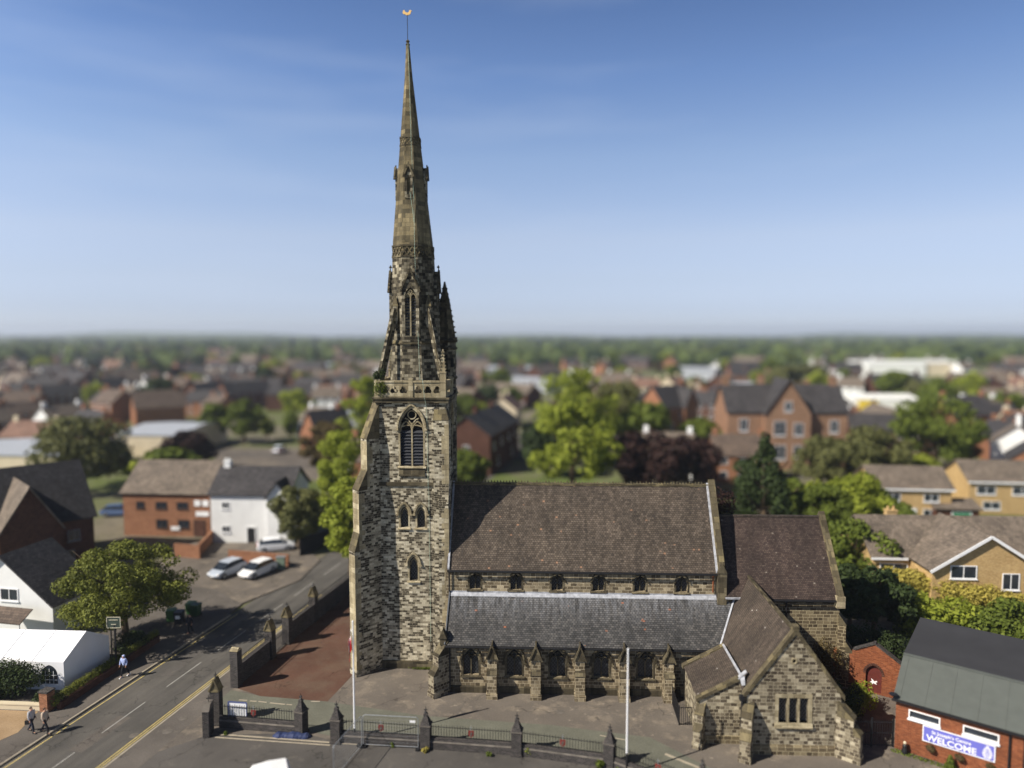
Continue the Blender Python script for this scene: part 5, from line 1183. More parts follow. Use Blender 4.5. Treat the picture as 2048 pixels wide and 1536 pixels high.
m.build('roof_seams', plain('canvas_seam', lin(206, 208, 214), .5), t)
# hedge on dwarf wall, pier, low walls, shrub
ha, hb = Vector((-31.3, 47.3, 0)), Vector((-29.85, 58.2, 0))
brick_wall('dwarf_wall', 'dark low brick wall under the clipped hedge along the pavement', ha.xy, hb.xy, .45, .3, M_DKREDB, M_DKREDB)
cl = [((0, 0, 0), (.3, .3, .3))]
hd_ = (hb - ha); nH = 26
cl = [(tuple(hd_ * (k / nH) + Vector((-.28 + random.Random(k).uniform(-.04, .04), 0, .62 + random.Random(k * 3).uniform(-.06, .05)))), (.36, .32, .42)) for k in range(nH + 1)]
shrub('hedge', 'long clipped yellow green hedge in front of the marquee', ha, (1, 1, 1), 'street', 9000, .055, 31, cat='hedge', clumps=cl)
p = at(95, 1420); t = thing('gate_pier', 'orange brick gate pier at the near end of the clipped hedge', 'pier', (p.x, p.y, 0), -.2); m = MB(); m.box(-.32, .32, -.32, .32, -.1, 1.35); m.build('shaft', M_ORB, t); m = MB(); m.box(-.37, .37, -.37, .37, 1.35, 1.45); m.build('cap', M_BLUEB, t)
brick_wall('low_wall', 'low pale stone wall below the dark shrub at the left edge', (-42, 48.0), (p.x - .35, p.y + .05), .35, .3, M_CREAM, M_CREAM)
flat('patio', [(-42, 47.8), (p.x - .5, p.y - .2), (-32.2, 44.5), (-36, 38), (-46, 38)], .008, M_PATIO)
shrub('evergreen_shrub', 'large dark evergreen shrub left of the marquee window', (-36.6, 49.2, 0), (3.4, 1.3, 1.6), 'dark', 9000, .09, 33, k=22)
shrub('low_shrub', 'low leafy shrub beside the orange gate pier', (-32.6, 47.8, 0), (.9, .7, .7), 'dark', 1800, .07, 34, k=8)
# pub sign
t = thing('pub_sign', 'square hanging pub sign on a tall black post before the marquee', 'sign', (-30.6, 53.2, 0)); m = MB(); m.bar((0, 0, 0), (0, 0, 3.6), .11, .11); m.bar((-.32, .02, 0), (-.32, .02, 3.2), .07, .07); m.build('post', M_BLACKPAINT, t)
m = MB(); m.box(-.55, .45, -.05, .05, 3.35, 4.15); sg_ = m.build('sign_board', plain('sign_green', lin(58, 70, 62), .6, .25, 4), t); m = MB()
for a, b in (((-.57, 3.33), (.47, 3.33)), ((-.57, 4.17), (.47, 4.17)), ((-.57, 3.33), (-.57, 4.17)), ((.47, 3.33), (.47, 4.17)), ((-.4, 3.95), (.3, 3.95)), ((-.25, 3.6), (.15, 3.6))): m.bar((a[0], -.06, a[1]), (b[0], -.06, b[1]), .05, .03, up=N_)
m.build('sign_border', plain('sign_cream', lin(190, 184, 160), .6), sg_)
# street tree
tree('street_tree', 'large spreading green tree beside the marquee and bins', -32.5, 58.2, 9.2, 10.2, 'street', leaves=30000, leaf=.12, seed=17, clear=.1, k=95, rc=.19)
shrub('undergrowth', 'dark undergrowth around the trunk of the spreading street tree', (-31.6, 57.0, 0), (1.8, 1.4, .8), 'dark', 2600, .09, 35, k=10)
# bins
def bin_(loc_, rz, col, label, body=None, tagc=None):
    t = thing('wheelie_bin', label, 'bin', loc_, rz, 'wheelie bins'); mm = plain('bin_' + label[:8], col, .5)
    m = MB(); m.hexa([(-.3, -.3, .1), (.3, -.3, .1), (.3, .3, .1), (-.3, .3, .1)], [(-.38, -.36, 1.05), (.38, -.36, 1.05), (.38, .4, 1.05), (-.38, .4, 1.05)]); m.build('body', mm, t)
    m = MB(); m.hexa([(-.4, -.4, 1.05), (.4, -.4, 1.05), (.4, .44, 1.05), (-.4, .44, 1.05)], [(-.36, -.36, 1.13), (.36, -.36, 1.13), (.36, .4, 1.16), (-.36, .4, 1.16)]); m.build('lid', mm, t)
    for sx in (-.33, .33): m = MB(); m.tube([(sx - .03, .32, .12), (sx + .03, .32, .12)], .12, 10); m.build('wheel', M_BLACKPAINT, t)
    if tagc: m = MB(); m.box(-.2, .2, -.37, -.345, .55, .85); m.build('sticker', M_WPAINT, t)
    return t
p = at(343, 1243); bin_((p.x, p.y, 0), .1, lin(62, 96, 52), 'green wheelie bin left of the black one'); p = at(360, 1246); bin_((p.x, p.y - .1, 0), .05, lin(36, 36, 40), 'black bin with a white sticker between the green bins', tagc=1)
p = at(378, 1232); bin_((p.x, p.y + .4, 0), 0, lin(60, 98, 56), 'green bin behind the black bin'); p = at(392, 1232); bin_((p.x, p.y, 0), -.1, lin(48, 78, 46), 'darker green bin at the right end by the pavement')

# ------------------------------------------------------------------ vehicles
def car(x, y, rz, col, label, L=4.3, W=1.78, H=1.5, group='parked cars'):
    t = thing('parked_car', label, 'car', (x, y, -.0), rz, group)      # front towards +x
    pm = plain('car_paint', col, .25, .02, 1, spec=.6)
    st = [(-L/2, .55, .72, .80), (-L/2 + .12, .35, .95, .86), (-L/2 + .7, .25, 1.0, .89), (-L * .12, .24, .98, .90), (L * .18, .24, .92, .90), (L/2 - .75, .25, .84, .88), (L/2 - .15, .3, .68, .80), (L/2, .45, .55, .66)]
    def ring(xx, zb, zt, hw): 
        k = W / 1.8; return [(xx, -hw * k, zb), (xx, -hw * k, zb + (zt - zb) * .55), (xx, -hw * k * .93, zt), (xx, hw * k * .93, zt), (xx, hw * k, zb + (zt - zb) * .55), (xx, hw * k, zb)]
    m = MB(); rs_ = [ring(*s) for s in st]
    for a, b in zip(rs_, rs_[1:]):
        for q in range(6): j = (q + 1) % 6; m.face([a[q], b[q], b[j], a[j]][::-1])
    m.face(rs_[0][::-1]); m.face(rs_[-1]); bd_ = m.build('body', pm, t)
    cab = [(-L/2 + .25, 1.0), (-L/2 + .75, H - .06), (-L * .05, H), (L * .1, H - .05), (L * .3, .9)]
    m = MB()
    for (a, za), (b, zb) in zip(cab, cab[1:]):
        hw = W / 2
        for sg in (-1, 1):
            q = [(a, sg * (hw - .1), .93), (b, sg * (hw - .1), .93), (b, sg * (hw - .22) if zb > 1 else sg * (hw - .12), zb), (a, sg * (hw - .22) if za > 1.05 else sg * (hw - .12), za)]
            m.face(q if sg < 0 else q[::-1])
        m.face([(a, -(hw - .22), za), (b, -(hw - .22), zb), (b, hw - .22, zb), (a, hw - .22, za)])
    m.build('windows', M_GLASSW, t)
    m = MB(); m.plate([(-L/2 + .68, -W/2 + .2, H - .05), (-L/2 + .68, W/2 - .2, H - .05), (-L * .05, W/2 - .2, H + .015), (-L * .05, -W/2 + .2, H + .015)], .04); m.plate([(-L * .05, -W/2 + .2, H + .015), (-L * .05, W/2 - .2, H + .015), (L * .11, W/2 - .2, H - .03), (L * .11, -W/2 + .2, H - .03)], .04); m.build('roof', pm, t)
    for wx_ in (-L * .31, L * .31):
        for sg in (-1, 1):
            m = MB(); m.tube([(wx_, sg * (W/2 - .2), .32), (wx_, sg * (W/2 + .01), .32)], .32, 14); wh_ = m.build('wheel', M_BLACKPAINT, t); m = MB(); m.tube([(wx_, sg * (W/2), .32), (wx_, sg * (W/2 + .02), .32)], .19, 10); m.build('rim', M_GALV, wh_)
    for sg in (-1, 1):
        m = MB(); m.box(L/2 - .22, L/2 - .06, sg * .62 - .17, sg * .62 + .17, .58, .7); m.build('headlight', M_WPAINT, t)
        m = MB(); m.box(-L/2 - .0, -L/2 + .12, sg * .62 - .12, sg * .62 + .12, .75, .92); m.build('tail_light', M_RED, t)
    m = MB(); m.box(L/2 - .03, L/2 + .01, -.26, .26, .38, .48); m.build('number_plate', M_WPAINT, t)
    return t
p = at(446, 1156); car(p.x, p.y + 1.2, R(-112), lin(176, 184, 196), 'silver hatchback parked left of the white car')
p = at(507, 1157); car(p.x, p.y + 1.3, R(-114), lin(234, 234, 234), 'white hatchback parked facing out by the brick wall')
p = at(552, 1100); car(p.x, p.y, R(20), lin(232, 234, 238), 'white car parked against the white building')
p = at(236, 1030); car(p.x, p.y, R(10), lin(90, 112, 150), 'blue car parked between the dark house and brick office')
p = at(1480, 945); car(p.x, p.y, R(30), lin(160, 176, 206), 'pale blue car behind the dark conifer', L=4.6)
p = at(560, 905); car(p.x, p.y, R(80), lin(220, 224, 230), 'white car on the far street left of the tower')
p = at(1915, 952); car(p.x, p.y - 5, R(20), lin(236, 236, 236), 'white car between the tan brick houses', L=4.8)
p = at(2020, 938); car(p.x, p.y, R(20), lin(236, 236, 236), 'white car near the right picture edge beyond the houses', L=5, H=1.8)
p = at(985, 905); car(p.x - 1.5, p.y, R(77), lin(40, 44, 56), 'dark car parked by the shaded terrace behind the nave')
# white van, roof only in the frame
t = thing('white_van', 'white van roof corner showing at the bottom edge left of centre', 'van', (-13.9, 35.2, 0), math.atan2(1.0, 2.33) - math.pi / 2)
m = MB(); Lv, Wv = 5.4, 2.1
secs = [(0 + .0, .35, 2.2, .92), (.25, .3, 2.42, .97), (3.6, .3, 2.45, 1.0), (4.2, .3, 2.3, 1.0), (4.9, .35, 1.2, .96), (5.4, .4, .9, .85)]
def vr(xx, zb, zt, hw): hw *= Wv / 2; return [(-xx + 2.9, -hw, zb), (-xx + 2.9, -hw, zt - .25), (-xx + 2.9, -hw + .16, zt - .04), (-xx + 2.9, 0, zt + .02), (-xx + 2.9, hw - .16, zt - .04), (-xx + 2.9, hw, zt - .25), (-xx + 2.9, hw, zb)]
rr_ = [vr(*s) for s in secs]
for a, b in zip(rr_, rr_[1:]):
    for q in range(7): j = (q + 1) % 7; m.face([a[q], a[j], b[j], b[q]][::-1])
m.face(rr_[0]); m.face(rr_[-1][::-1]); m.build('body', M_WPAINT, t)
m = MB(); m.hexa([(-2.0, -.86, 1.24), (-2.0, .86, 1.24), (-1.36, .8, 2.2), (-1.36, -.8, 2.2)], [(-2.03, -.86, 1.26), (-2.03, .86, 1.26), (-1.39, .8, 2.23), (-1.39, -.8, 2.23)]); m.build('windscreen', M_GLASSW, t)
for sg in (-1, 1): m = MB(); m.hexa([(-1.75, sg * 1.0, 1.25), (-.75, sg * 1.04, 1.25), (-.75, sg * 1.04, 1.9), (-1.35, sg * 1.03, 1.9)], [(-1.75, sg * 1.06, 1.25), (-.75, sg * 1.07, 1.25), (-.75, sg * 1.07, 1.9), (-1.35, sg * 1.06, 1.9)]); m.build('side_window', M_GLASSW, t)
for xx in (1.9, -1.5):
    for sg in (-1, 1): m = MB(); m.tube([(xx, sg * .85, .34), (xx, sg * 1.06, .34)], .34, 14); m.build('wheel', M_BLACKPAINT, t)
t.location = (-12.35, 35.15, 0); t.rotation_euler = (0, 0, math.atan2(2.33, -1.0))

# ------------------------------------------------------------------ right side: brick hall with the sign
HB = Vector((24.0, 42.8, 0)); hdv = Vector((29.1 - 24.0, 38.8 - 42.8, 0)).normalized(); hrot = math.atan2(hdv.y, hdv.x)
t = thing('brick_hall', 'red brick hall with green felt lean roof and blue welcome sign at the right edge', 'hall', HB, hrot)
HL = 13.
HF = Fr((0, 0, 0), (1, 0, 0), (0, -1, 0))
hw_ = [(1.55, 2.28, 1.55, .42), (4.45, 2.28, 1.65, .42)]
m = MB(); m.slab(HF, rect(0, HL, 0, 3.3), [rect(s - w / 2, s + w / 2, z, z + h) for s, z, w, h in hw_] + [rect(6.9, 9.4, 0.01, 2.1)], -.2, 0)
m.face([(0, 9.4, 0), (0, 0, 0), (0, 0, 3.3), (0, 3.0, 4.85), (0, 9.4, 5.1)]); m.face([(HL, 9.4, 0), (0, 9.4, 0), (0, 9.4, 5.1), (HL, 9.4, 5.1)][::1]); m.build('wall', M_REDB, t)
m = MB(); m.plate([(-.15, -.25, 3.3), (HL, -.25, 3.3), (HL, 3.0, 4.95), (-.15, 3.0, 4.95)], .12); rfo = m.build('lean_roof', M_FELT, t)
m = MB()
for k in range(9): x = .2 + 1.35 * k; m.bar((x, -.25, 3.31), (x, 3.0, 4.96), .04, .02)
m.bar((-.15, 3.0, 4.97), (HL, 3.0, 4.97), .22, .08); m.build('felt_seams', M_FELT, rfo)
m = MB(); m.plate([(-.15, 3.05, 4.97), (HL, 3.05, 4.97), (HL, 9.6, 5.28), (-.15, 9.6, 5.28)], .12); m.build('flat_roof', M_BITUMEN, t)
m = MB(); m.box(-.2, HL, -.36, -.26, 3.16, 3.3); m.build('gutter', M_BLACKPAINT, t)
for s, z, w, h in hw_:
    m = MB(); m.slab(HF, rect(s - w / 2 - .07, s + w / 2 + .07, z - .07, z + h + .07), [rect(s - w / 2 + .0, s + w / 2 - .0, z + .01, z + h - .0)], -.12, .04, sides=True); o = m.build('window', M_WPAINT, t)
    m = MB(); m.slab(HF, rect(s - w / 2 - .12, s + w / 2 + .12, z - .16, z - .075), (), -.1, .12, sides=True); m.build('sill', M_WPAINT, o)
    m = MB(); m.slab((Vector((0, .1, 0)), X, N_, Zv), rect(s - w / 2, s + w / 2, z, z + h), (), 0, 0); m.build('pane', M_GLASSW, o)
m = MB(); m.slab((Vector((0, .18, 0)), X, N_, Zv), rect(6.9, 9.4, 0, 2.1), (), 0, 0); m.build('recess_back', M_VOID, t)  # near-black sheet at the back of the door recess
m = MB(); m.box(6.8, 9.5, -.35, .0, 2.1, 2.85); m.build('porch_panel', M_FELT, t)
for x in (5.85, 6.55): m = MB(); m.tube([(x, -.3, 3.2), (x, -.1, 3.0), (x, -.1, .05)], .06, 7); m.build('drainpipe', M_BLACKPAINT, t)
for x in (-.12,):
    m = MB(); m.lathe((x, -.3, 3.45), [(.02, 0), (.2, .06), (.26, .14)], 12); m.build('satellite_dish', M_BLACKPAINT, t)
# the banner
sgn = MB(); sgn.box(1.55, 5.15, -.07, -.02, 1.12, 2.02); so = sgn.build('welcome_sign', M_SIGNB, t)
m = MB(); m.slab((Vector((0, -.075, 0)), X, N_, Zv), rect(1.5, 5.2, 1.07, 2.07), [rect(1.56, 5.14, 1.13, 2.01)], -.03, 0.005, sides=True); m.build('sign_border', M_WPAINT, so)
def text(body, size, locl, parent, mat, bold=0.0, name='lettering', sx=1.):
    cu = bpy.data.curves.new('txt', 'FONT'); cu.body = body; cu.size = size; cu.extrude = .004; cu.offset = bold
    tmp = bpy.data.objects.new('txt', cu); C.objects.link(tmp); bpy.context.view_layer.update()
    me = bpy.data.meshes.new_from_object(tmp.evaluated_get(bpy.context.evaluated_depsgraph_get())); bpy.data.objects.remove(tmp)
    me.materials.clear(); me.materials.append(mat); o = bpy.data.objects.new(name, me); C.objects.link(o); o.parent = parent
    o.location = locl; o.rotation_euler = (math.pi / 2, 0, 0); o.scale = (sx, 1, 1); return o
text("WELCOME", .52, (1.72, -.082, 1.2), so, M_WPAINT, .012, sx=1.02); text("St Joseph's Centre", .27, (1.98, -.082, 1.68), so, M_WPAINT, .006, sx=1.0)
m = MB()
for k, (w, z) in enumerate(((.34, 1.2), (.46, 1.3), (.5, 1.42), (.46, 1.54), (.38, 1.66), (.26, 1.77), (.12, 1.87))):
    m.slab((Vector((4.82, -.078, 0)), X, N_, Zv), rect(-w / 2, w / 2, z, z + .075), [rect(-w / 6, w / 6, z + .02, z + .055)] if w > .3 else (), -.003, .004, sides=True)
m.build('sign_emblem', M_WPAINT, so)
hm = Matrix.Translation(HB) @ Matrix.Rotation(hrot, 4, 'Z')
for k, (s, lb) in enumerate(((1.95, 'hanging basket below the W of the blue sign'), (3.45, 'hanging basket below the middle of the blue sign'), (5.0, 'hanging basket below the right end of the blue sign'))):
    p = hm @ Vector((s, -.2, .72)); o = thing('hanging_basket', lb, 'hanging basket', p, hrot, 'hanging baskets on the brick hall')
    m = MB(); m.lathe((0, 0, 0), [(.03, -.12), (.15, -.08), (.24, .05), (.26, .12)], 10); m.bar((0, .18, .1), (0, .2, .5), .03, .03); m.bar((0, 0, .45), (0, .2, .5), .02, .02); m.build('basket', plain('coir_basket', lin(76, 60, 40), .9), o)
    lm = leaf_mesh('trailing_plants', [((0, 0, .16), (.24, .2, .12)), ((.1, -.1, .05), (.18, .15, .15))], 260, .045, 60 + k, LF['brown']); q = bpy.data.objects.new('plants', lm); C.objects.link(q); q.parent = o
for k, (s, sc_, lb) in enumerate(((3.05, .5, 'small clipped cone shrub at the hall wall, left of the other one'), (5.2, .6, 'small clipped cone shrub at the hall wall near the drainpipe'))):
    p = hm @ Vector((s, -.45, 0)); shrub('cone_shrub', lb, p, (.3, .3, .5), 'mid', 900, .05, 70 + k, group='clipped cones by the hall wall', clumps=[((0, 0, .2), (.3, .3, .25)), ((0, 0, .45), (.22, .22, .25)), ((0, 0, .7), (.12, .12, .22))])
p = hm @ Vector((1.6, -.35, 0)); shrub('verge_grass', 'strip of green plants at the foot of the hall wall', p, (1.6, .3, .14), 'mid', 2200, .05, 77, cat='plant', clumps=[(tuple(hdv * q - Vector((0, 0, 0))), (.3, .2, .14)) for q in np.linspace(-1.5, 5, 22)])
m = MB(); o = thing('garden_statue', 'small dark figure ornament at the near corner of the hall', 'statue', hm @ Vector((.62, -.35, 0))); m.lathe((0, 0, 0), [(.16, 0), (.17, .2), (.12, .45), (.14, .55), (.05, .66)], 10); m.build('robe', M_BLACKPAINT, o); m = MB(); m.lathe((0, 0, .62), [(.04, 0), (.09, .07), (.09, .14), (.03, .2)], 10); m.build('head', M_CREAM, o)
# arched brick garden wall with red door
gp = at(1746, 1387); gl0, gl1 = at(1700, 1372), at(1803, 1398)
t = thing('garden_gateway', 'red brick wall rising to a peak over an arched oxblood door', 'wall', (gp.x, gp.y, 0), math.atan2(gl1.y - gl0.y, gl1.x - gl0.x))
GF = Fr((0, 0, 0), (1, 0, 0), (0, -1, 0)); da = arch(.52, .02, 1.45, k=.6)
outl = [(-1.25, 0), (3.3, 0), (3.3, 2.2), (2.6, 2.25), (1.9, 2.45), (1.35, 2.8), (.0, 3.65), (-1.25, 2.95)]
m = MB(); m.slab(GF, outl, [da], -.35, 0, back=True, sides=True); m.box(-2.7, -1.26, -.02, .4, 0, 2.75); m.build('brickwork', M_REDB, t)
m = MB(); m.path([(-1.3, .17, 2.98), (0, .17, 3.70), (1.35, .17, 2.85), (1.9, .17, 2.5), (2.6, .17, 2.3), (3.3, .17, 2.25)], .5, .09); m.build('coping', M_BLUEB, t)
m = MB(); m.slab((Vector((0, .2, 0)), X, N_, Zv), da, (), 0, 0); dr = m.build('door', M_REDDOOR, t)
m = MB(); m.path([loc(GF, *q, .01) for q in arch(.6, 0, 1.45, k=.6)[2:]], .17, .03, up=N_); m.build('brick_arch', M_DKREDB, t)
dove = [(-.24, .02), (-.1, .1), (-.16, .3), (-.02, .2), (.06, .12), (.2, .2), (.26, .12), (.14, .04), (.24, -.08), (.1, -.06), (0, -.02), (-.06, -.12), (-.12, -.02)]
m = MB(); m.slab((Vector((-.02, .17, .72)), X, N_, Zv), dove, (), -.02, 0, sides=True); m.build('dove_emblem', M_WPAINT, dr)
# gates between vestry and hall
g0 = Vector((20.75, 43.0, 0)); g1 = Vector((23.95, 42.9, 0))
for k, (a, b, lb) in enumerate(((g0, g0.lerp(g1, .58), 'left leaf of the black iron gates, in shade beside the vestry'), (g0.lerp(g1, .6), g1, 'right leaf of the black iron gates against the brick hall'))):
    o = thing('iron_gate', lb, 'gate', a, math.atan2(b.y - a.y, b.x - a.x)); L = (b - a).length; m = MB()
    for q in range(int(L / .15) + 1): m.bar((q * .15, 0, .05), (q * .15, 0, 1.75), .022, .022)
    m.build('bars', M_BLACKPAINT, o); m = MB()
    for z in (.12, .9, 1.6): m.bar((0, 0, z), (L, 0, z), .04, .04)
    m.build('rails', M_BLACKPAINT, o); m = MB(); m.bar((L, 0, 0), (L, 0, 1.9), .08, .08); m.build('post', M_BLACKPAINT, o)
# bushes near
shrub('bush', 'glossy light green bush at the vestry corner left of the red door', (24.0, 47.2, 0), (1.1, .9, 1.2), 'bright', 2600, .08, 81, k=10)
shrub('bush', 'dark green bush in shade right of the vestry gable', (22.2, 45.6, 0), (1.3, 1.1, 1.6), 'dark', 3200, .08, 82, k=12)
shrub('bush', 'straggly brownish bush between vestry roof and brick garden wall', (22.9, 50.2, 0), (1.4, 1.0, 2.4), 'brown', 2600, .08, 83, k=12)
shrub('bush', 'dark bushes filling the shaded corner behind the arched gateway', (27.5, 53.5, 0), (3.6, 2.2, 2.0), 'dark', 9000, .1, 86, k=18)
shrub('climber', 'climbing plant on the corner of the hall roof above the garden wall', (29.0, 48.4, 2.2), (.6, .6, 1.3), 'yellow', 1400, .08, 84, k=10)
shrub('climber', 'leafy climber over the left end of the brick garden wall', (24.6, 52.0, 1.5), (.6, .5, 1.3), 'bright', 900, .09, 85, k=8)

# --- right side houses
def gabled_front_windows(t, c, f, lst): windows_on(t, Fr((0, f, 0), (1, 0, 0), (0, -1, 0)), lst)
x, y = 46.5, 70.5
t = house('tan_brick_house', 'tan brick house with white bargeboard gable and long brown roof', 45.0, 69.3, R(-3), 21, 7.6, 5.1, 7.9, M_TANB, M_RT_GB, front=[(-8.6, 3.1, 2.6, 1.2)], doors=[(-8.3, 2.2, 2.2, M_GLASSW)],
          cross=(-2.3, 9.6, 3.9, 8.1), barge=M_WPAINT, chim=[(-6.5, 1.6, 1.0, .1)])
gabled_front_windows(t, 0, -3.8 - 3.9, [(-4.4, 4.25, 2.3, 1.2), (-.3, 3.3, 1.5, 1.5), (-1.0, .1, 2.0, 2.0)])
OCC.append((46, 70, 13)); OCC.append((54, 68, 8))
x, y = gpos(1830, 1048); house('tan_brick_house', 'smaller tan brick house with grey roof behind the long one', x, y + 3.8, R(-6), 10, 7.4, 5.0, 7.3, M_TANB, M_RT_GB, front=[(-2.6, 3.1, 2.0, 1.1), (2.4, 3.1, 2.0, 1.1), (-2.4, .7, 2.0, 1.4), (2.4, .7, 2.0, 1.4)], doors=[(0, .9, 2.1, M_WPAINT)], barge=M_WPAINT); OCC.append((x, y + 3.8, 8))
x, y = gpos(2010, 1030); house('tan_brick_house', 'tan brick house with long grey brown roof at the right edge, far row', x + 1, y + 3.8, R(-6), 11, 7.4, 4.9, 7.2, M_TANB, M_RT_GB, front=[(-3.2, 2.9, 2.6, 1.2), (1.6, 2.9, 2.6, 1.2), (-2.4, .7, 2.4, 1.2)], doors=[(3.6, .9, 2.1, M_WPAINT)], barge=M_WPAINT); OCC.append((x, y + 3.8, 8))
x, y = gpos(1918, 1054); house('garage', 'dark brick garage with a green door between the tan houses', x, y + 2.5, R(-6), 5.5, 5, 2.5, 3.3, M_DKREDB, M_RT_GB, doors=[(.5, 2.3, 2.0, M_GREEND)], cat='garage'); OCC.append((x, y + 2.5, 5))
# victorian villa
x, y = gpos(1577, 938)
t = house('brick_villa', 'tall red brick victorian villa with gables and pale bay windows', x, y + 6, R(-3), 22.5, 11, 11.0, 15.8, M_VILLA, M_RT_DK, front=[(-8.2, 7.2, 1.7, 2.4), (-8.2, 3.0, 1.7, 2.4), (8.8, 7.0, 1.7, 2.4), (8.8, 2.6, 1.7, 2.4)], chim=[(-10.5, 0, 1.4, 1.6), (10.4, 0, 1.4, 1.4), (-3, 2, 1.3, 1.6)], cross=(-.4, 8.4, 1.6, 17.2))
gabled_front_windows(t, 0, -5.5 - 1.6, [(-.4, 11.2, 1.5, 1.9), (-1.9, 6.6, 2.2, 2.8), (1.6, 6.6, 1.8, 2.4), (1.6, 2.4, 1.8, 2.4), (-1.8, 2.0, 2.2, 2.8)]); OCC.append((x, y + 6, 14))
x, y = gpos(1345, 872); house('brick_house', 'orange brick house with twin gables left of the villa', x, y + 5, R(35), 12, 9, 7.5, 12.5, M_ORB, M_RT_DK, front=[(0, 4.5, 1.5, 2), (-4, 1.2, 1.5, 2)], left=[(0, 5, 1.2, 2)], chim=[(5, 0, 1.2, 1.5)], cross=(2.5, 5, 1, 12)); OCC.append((x, y + 5, 9))
x, y = gpos(985, 942); house('brick_terrace', 'shaded dark brick terrace behind the nave beside the road', x - 2, y + 8, R(77), 24, 9, 7.5, 10.8, M_DKREDB, M_RT_DK, front=[(-9, 4.4, 1.2, 1.5), (-3, 4.4, 1.2, 1.5), (3, 4.4, 1.2, 1.5), (9, 4.4, 1.2, 1.5), (-6, 1.0, 1.6, 1.6), (6, 1.0, 1.6, 1.6)], left=[(0, 4, 1.2, 1.5)], chim=[(-6, 0, 1, 1), (6, 0, 1, 1)], cat='terrace'); OCC.append((x - 3, y + 8, 12))
# left far specifics
def shed(u, v, w, d, h, rz, wall, roof, label, name='industrial_shed', rr=1.0):
    x, y = gpos(u, v); t = thing(name, label, 'shed', (x, y + d / 2, GZ), R(rz)); m = MB(); m.face([(-w/2,-d/2,0),(w/2,-d/2,0),(w/2,-d/2,h),(-w/2,-d/2,h)]); m.face([(w/2,-d/2,0),(w/2,d/2,0),(w/2,d/2,h),(w/2,0,h+rr),(w/2,-d/2,h)]); m.face([(w/2,d/2,0),(-w/2,d/2,0),(-w/2,d/2,h),(w/2,d/2,h)]); m.face([(-w/2,d/2,0),(-w/2,-d/2,0),(-w/2,-d/2,h),(-w/2,0,h+rr),(-w/2,d/2,h)])
    m.build('wall', wall, t); m = MB()
    for sg in (-1, 1): m.plate([(-w/2 - .2, sg * (d/2 + .2), h), (w/2 + .2, sg * (d/2 + .2), h), (w/2 + .2, 0, h + rr + .1), (-w/2 - .2, 0, h + rr + .1)], .15)
    m.build('roof', roof, t); OCC.append((x, y + d / 2, max(w, d) * .55)); return t
shed(302, 912, 14, 22, 4.5, -4, M_CREAM, M_SHED, 'grey shed with pale metal roof right of the big olive tree')
shed(20, 960, 20, 20, 4.5, -4, M_CREAM, M_SHED, 'low building with pale roof edge at the left picture edge')
shed(1775, 838, 19, 14, 6.0, -4, M_WSHED, M_WSHED, 'white shed with a yellow end above the dark green tree')
x, y = gpos(1730, 838); m = MB(); m.box(-2.8, 2.8, -.2, .2, 1, 5.6); o = m.build('yellow_hoarding', M_YEL); o.location = (x + .5, y - .5, 0); tag(o, 'yellow panel at the left end of the white shed', 'panel')
shed(1795, 752, 34, 30, 8, -3, M_WSHED, M_WSHED, 'long white warehouse left half on the right horizon')
shed(1872, 752, 30, 30, 8, -3, M_CREAM, M_WSHED, 'long cream warehouse right half on the right horizon')
shed(575, 822, 15, 12, 5.5, 5, M_DKREDB, M_RT_DK, 'dark flat fronted brick block left of the tower parapet', name='brick_block', rr=2.2)
shed(660, 812, 12, 10, 4.5, 0, M_ORB, M_RT_RD, 'orange brick building with red roof just left of the parapet', name='brick_block', rr=2.5)
x, y = gpos(300, 850); house('brick_house', 'brown roofed house with sunlit brick side above the pale metal shed', x, y + 5, R(35), 13, 9, 5, 9.5, M_ORB, M_RT_BR, chim=[(5, 0, 1, 1)]); OCC.append((x, y + 5, 9))
x, y = gpos(645, 912); house('brick_house', 'brick house with steep gable left of the tower among trees', x, y + 4, R(48), 9, 7, 4.6, 9.5, M_ORB, M_RT_DK, chim=[(3, 0, 1, 1)]); OCC.append((x, y + 4, 7))
x, y = gpos(1290, 870); house('brick_house', 'grey roofed house left of the twin gabled brick house', x - 1, y + 4, R(-20), 11, 8, 4.5, 8.5, M_DKREDB, M_RT_DK); OCC.append((x, y + 4, 8))

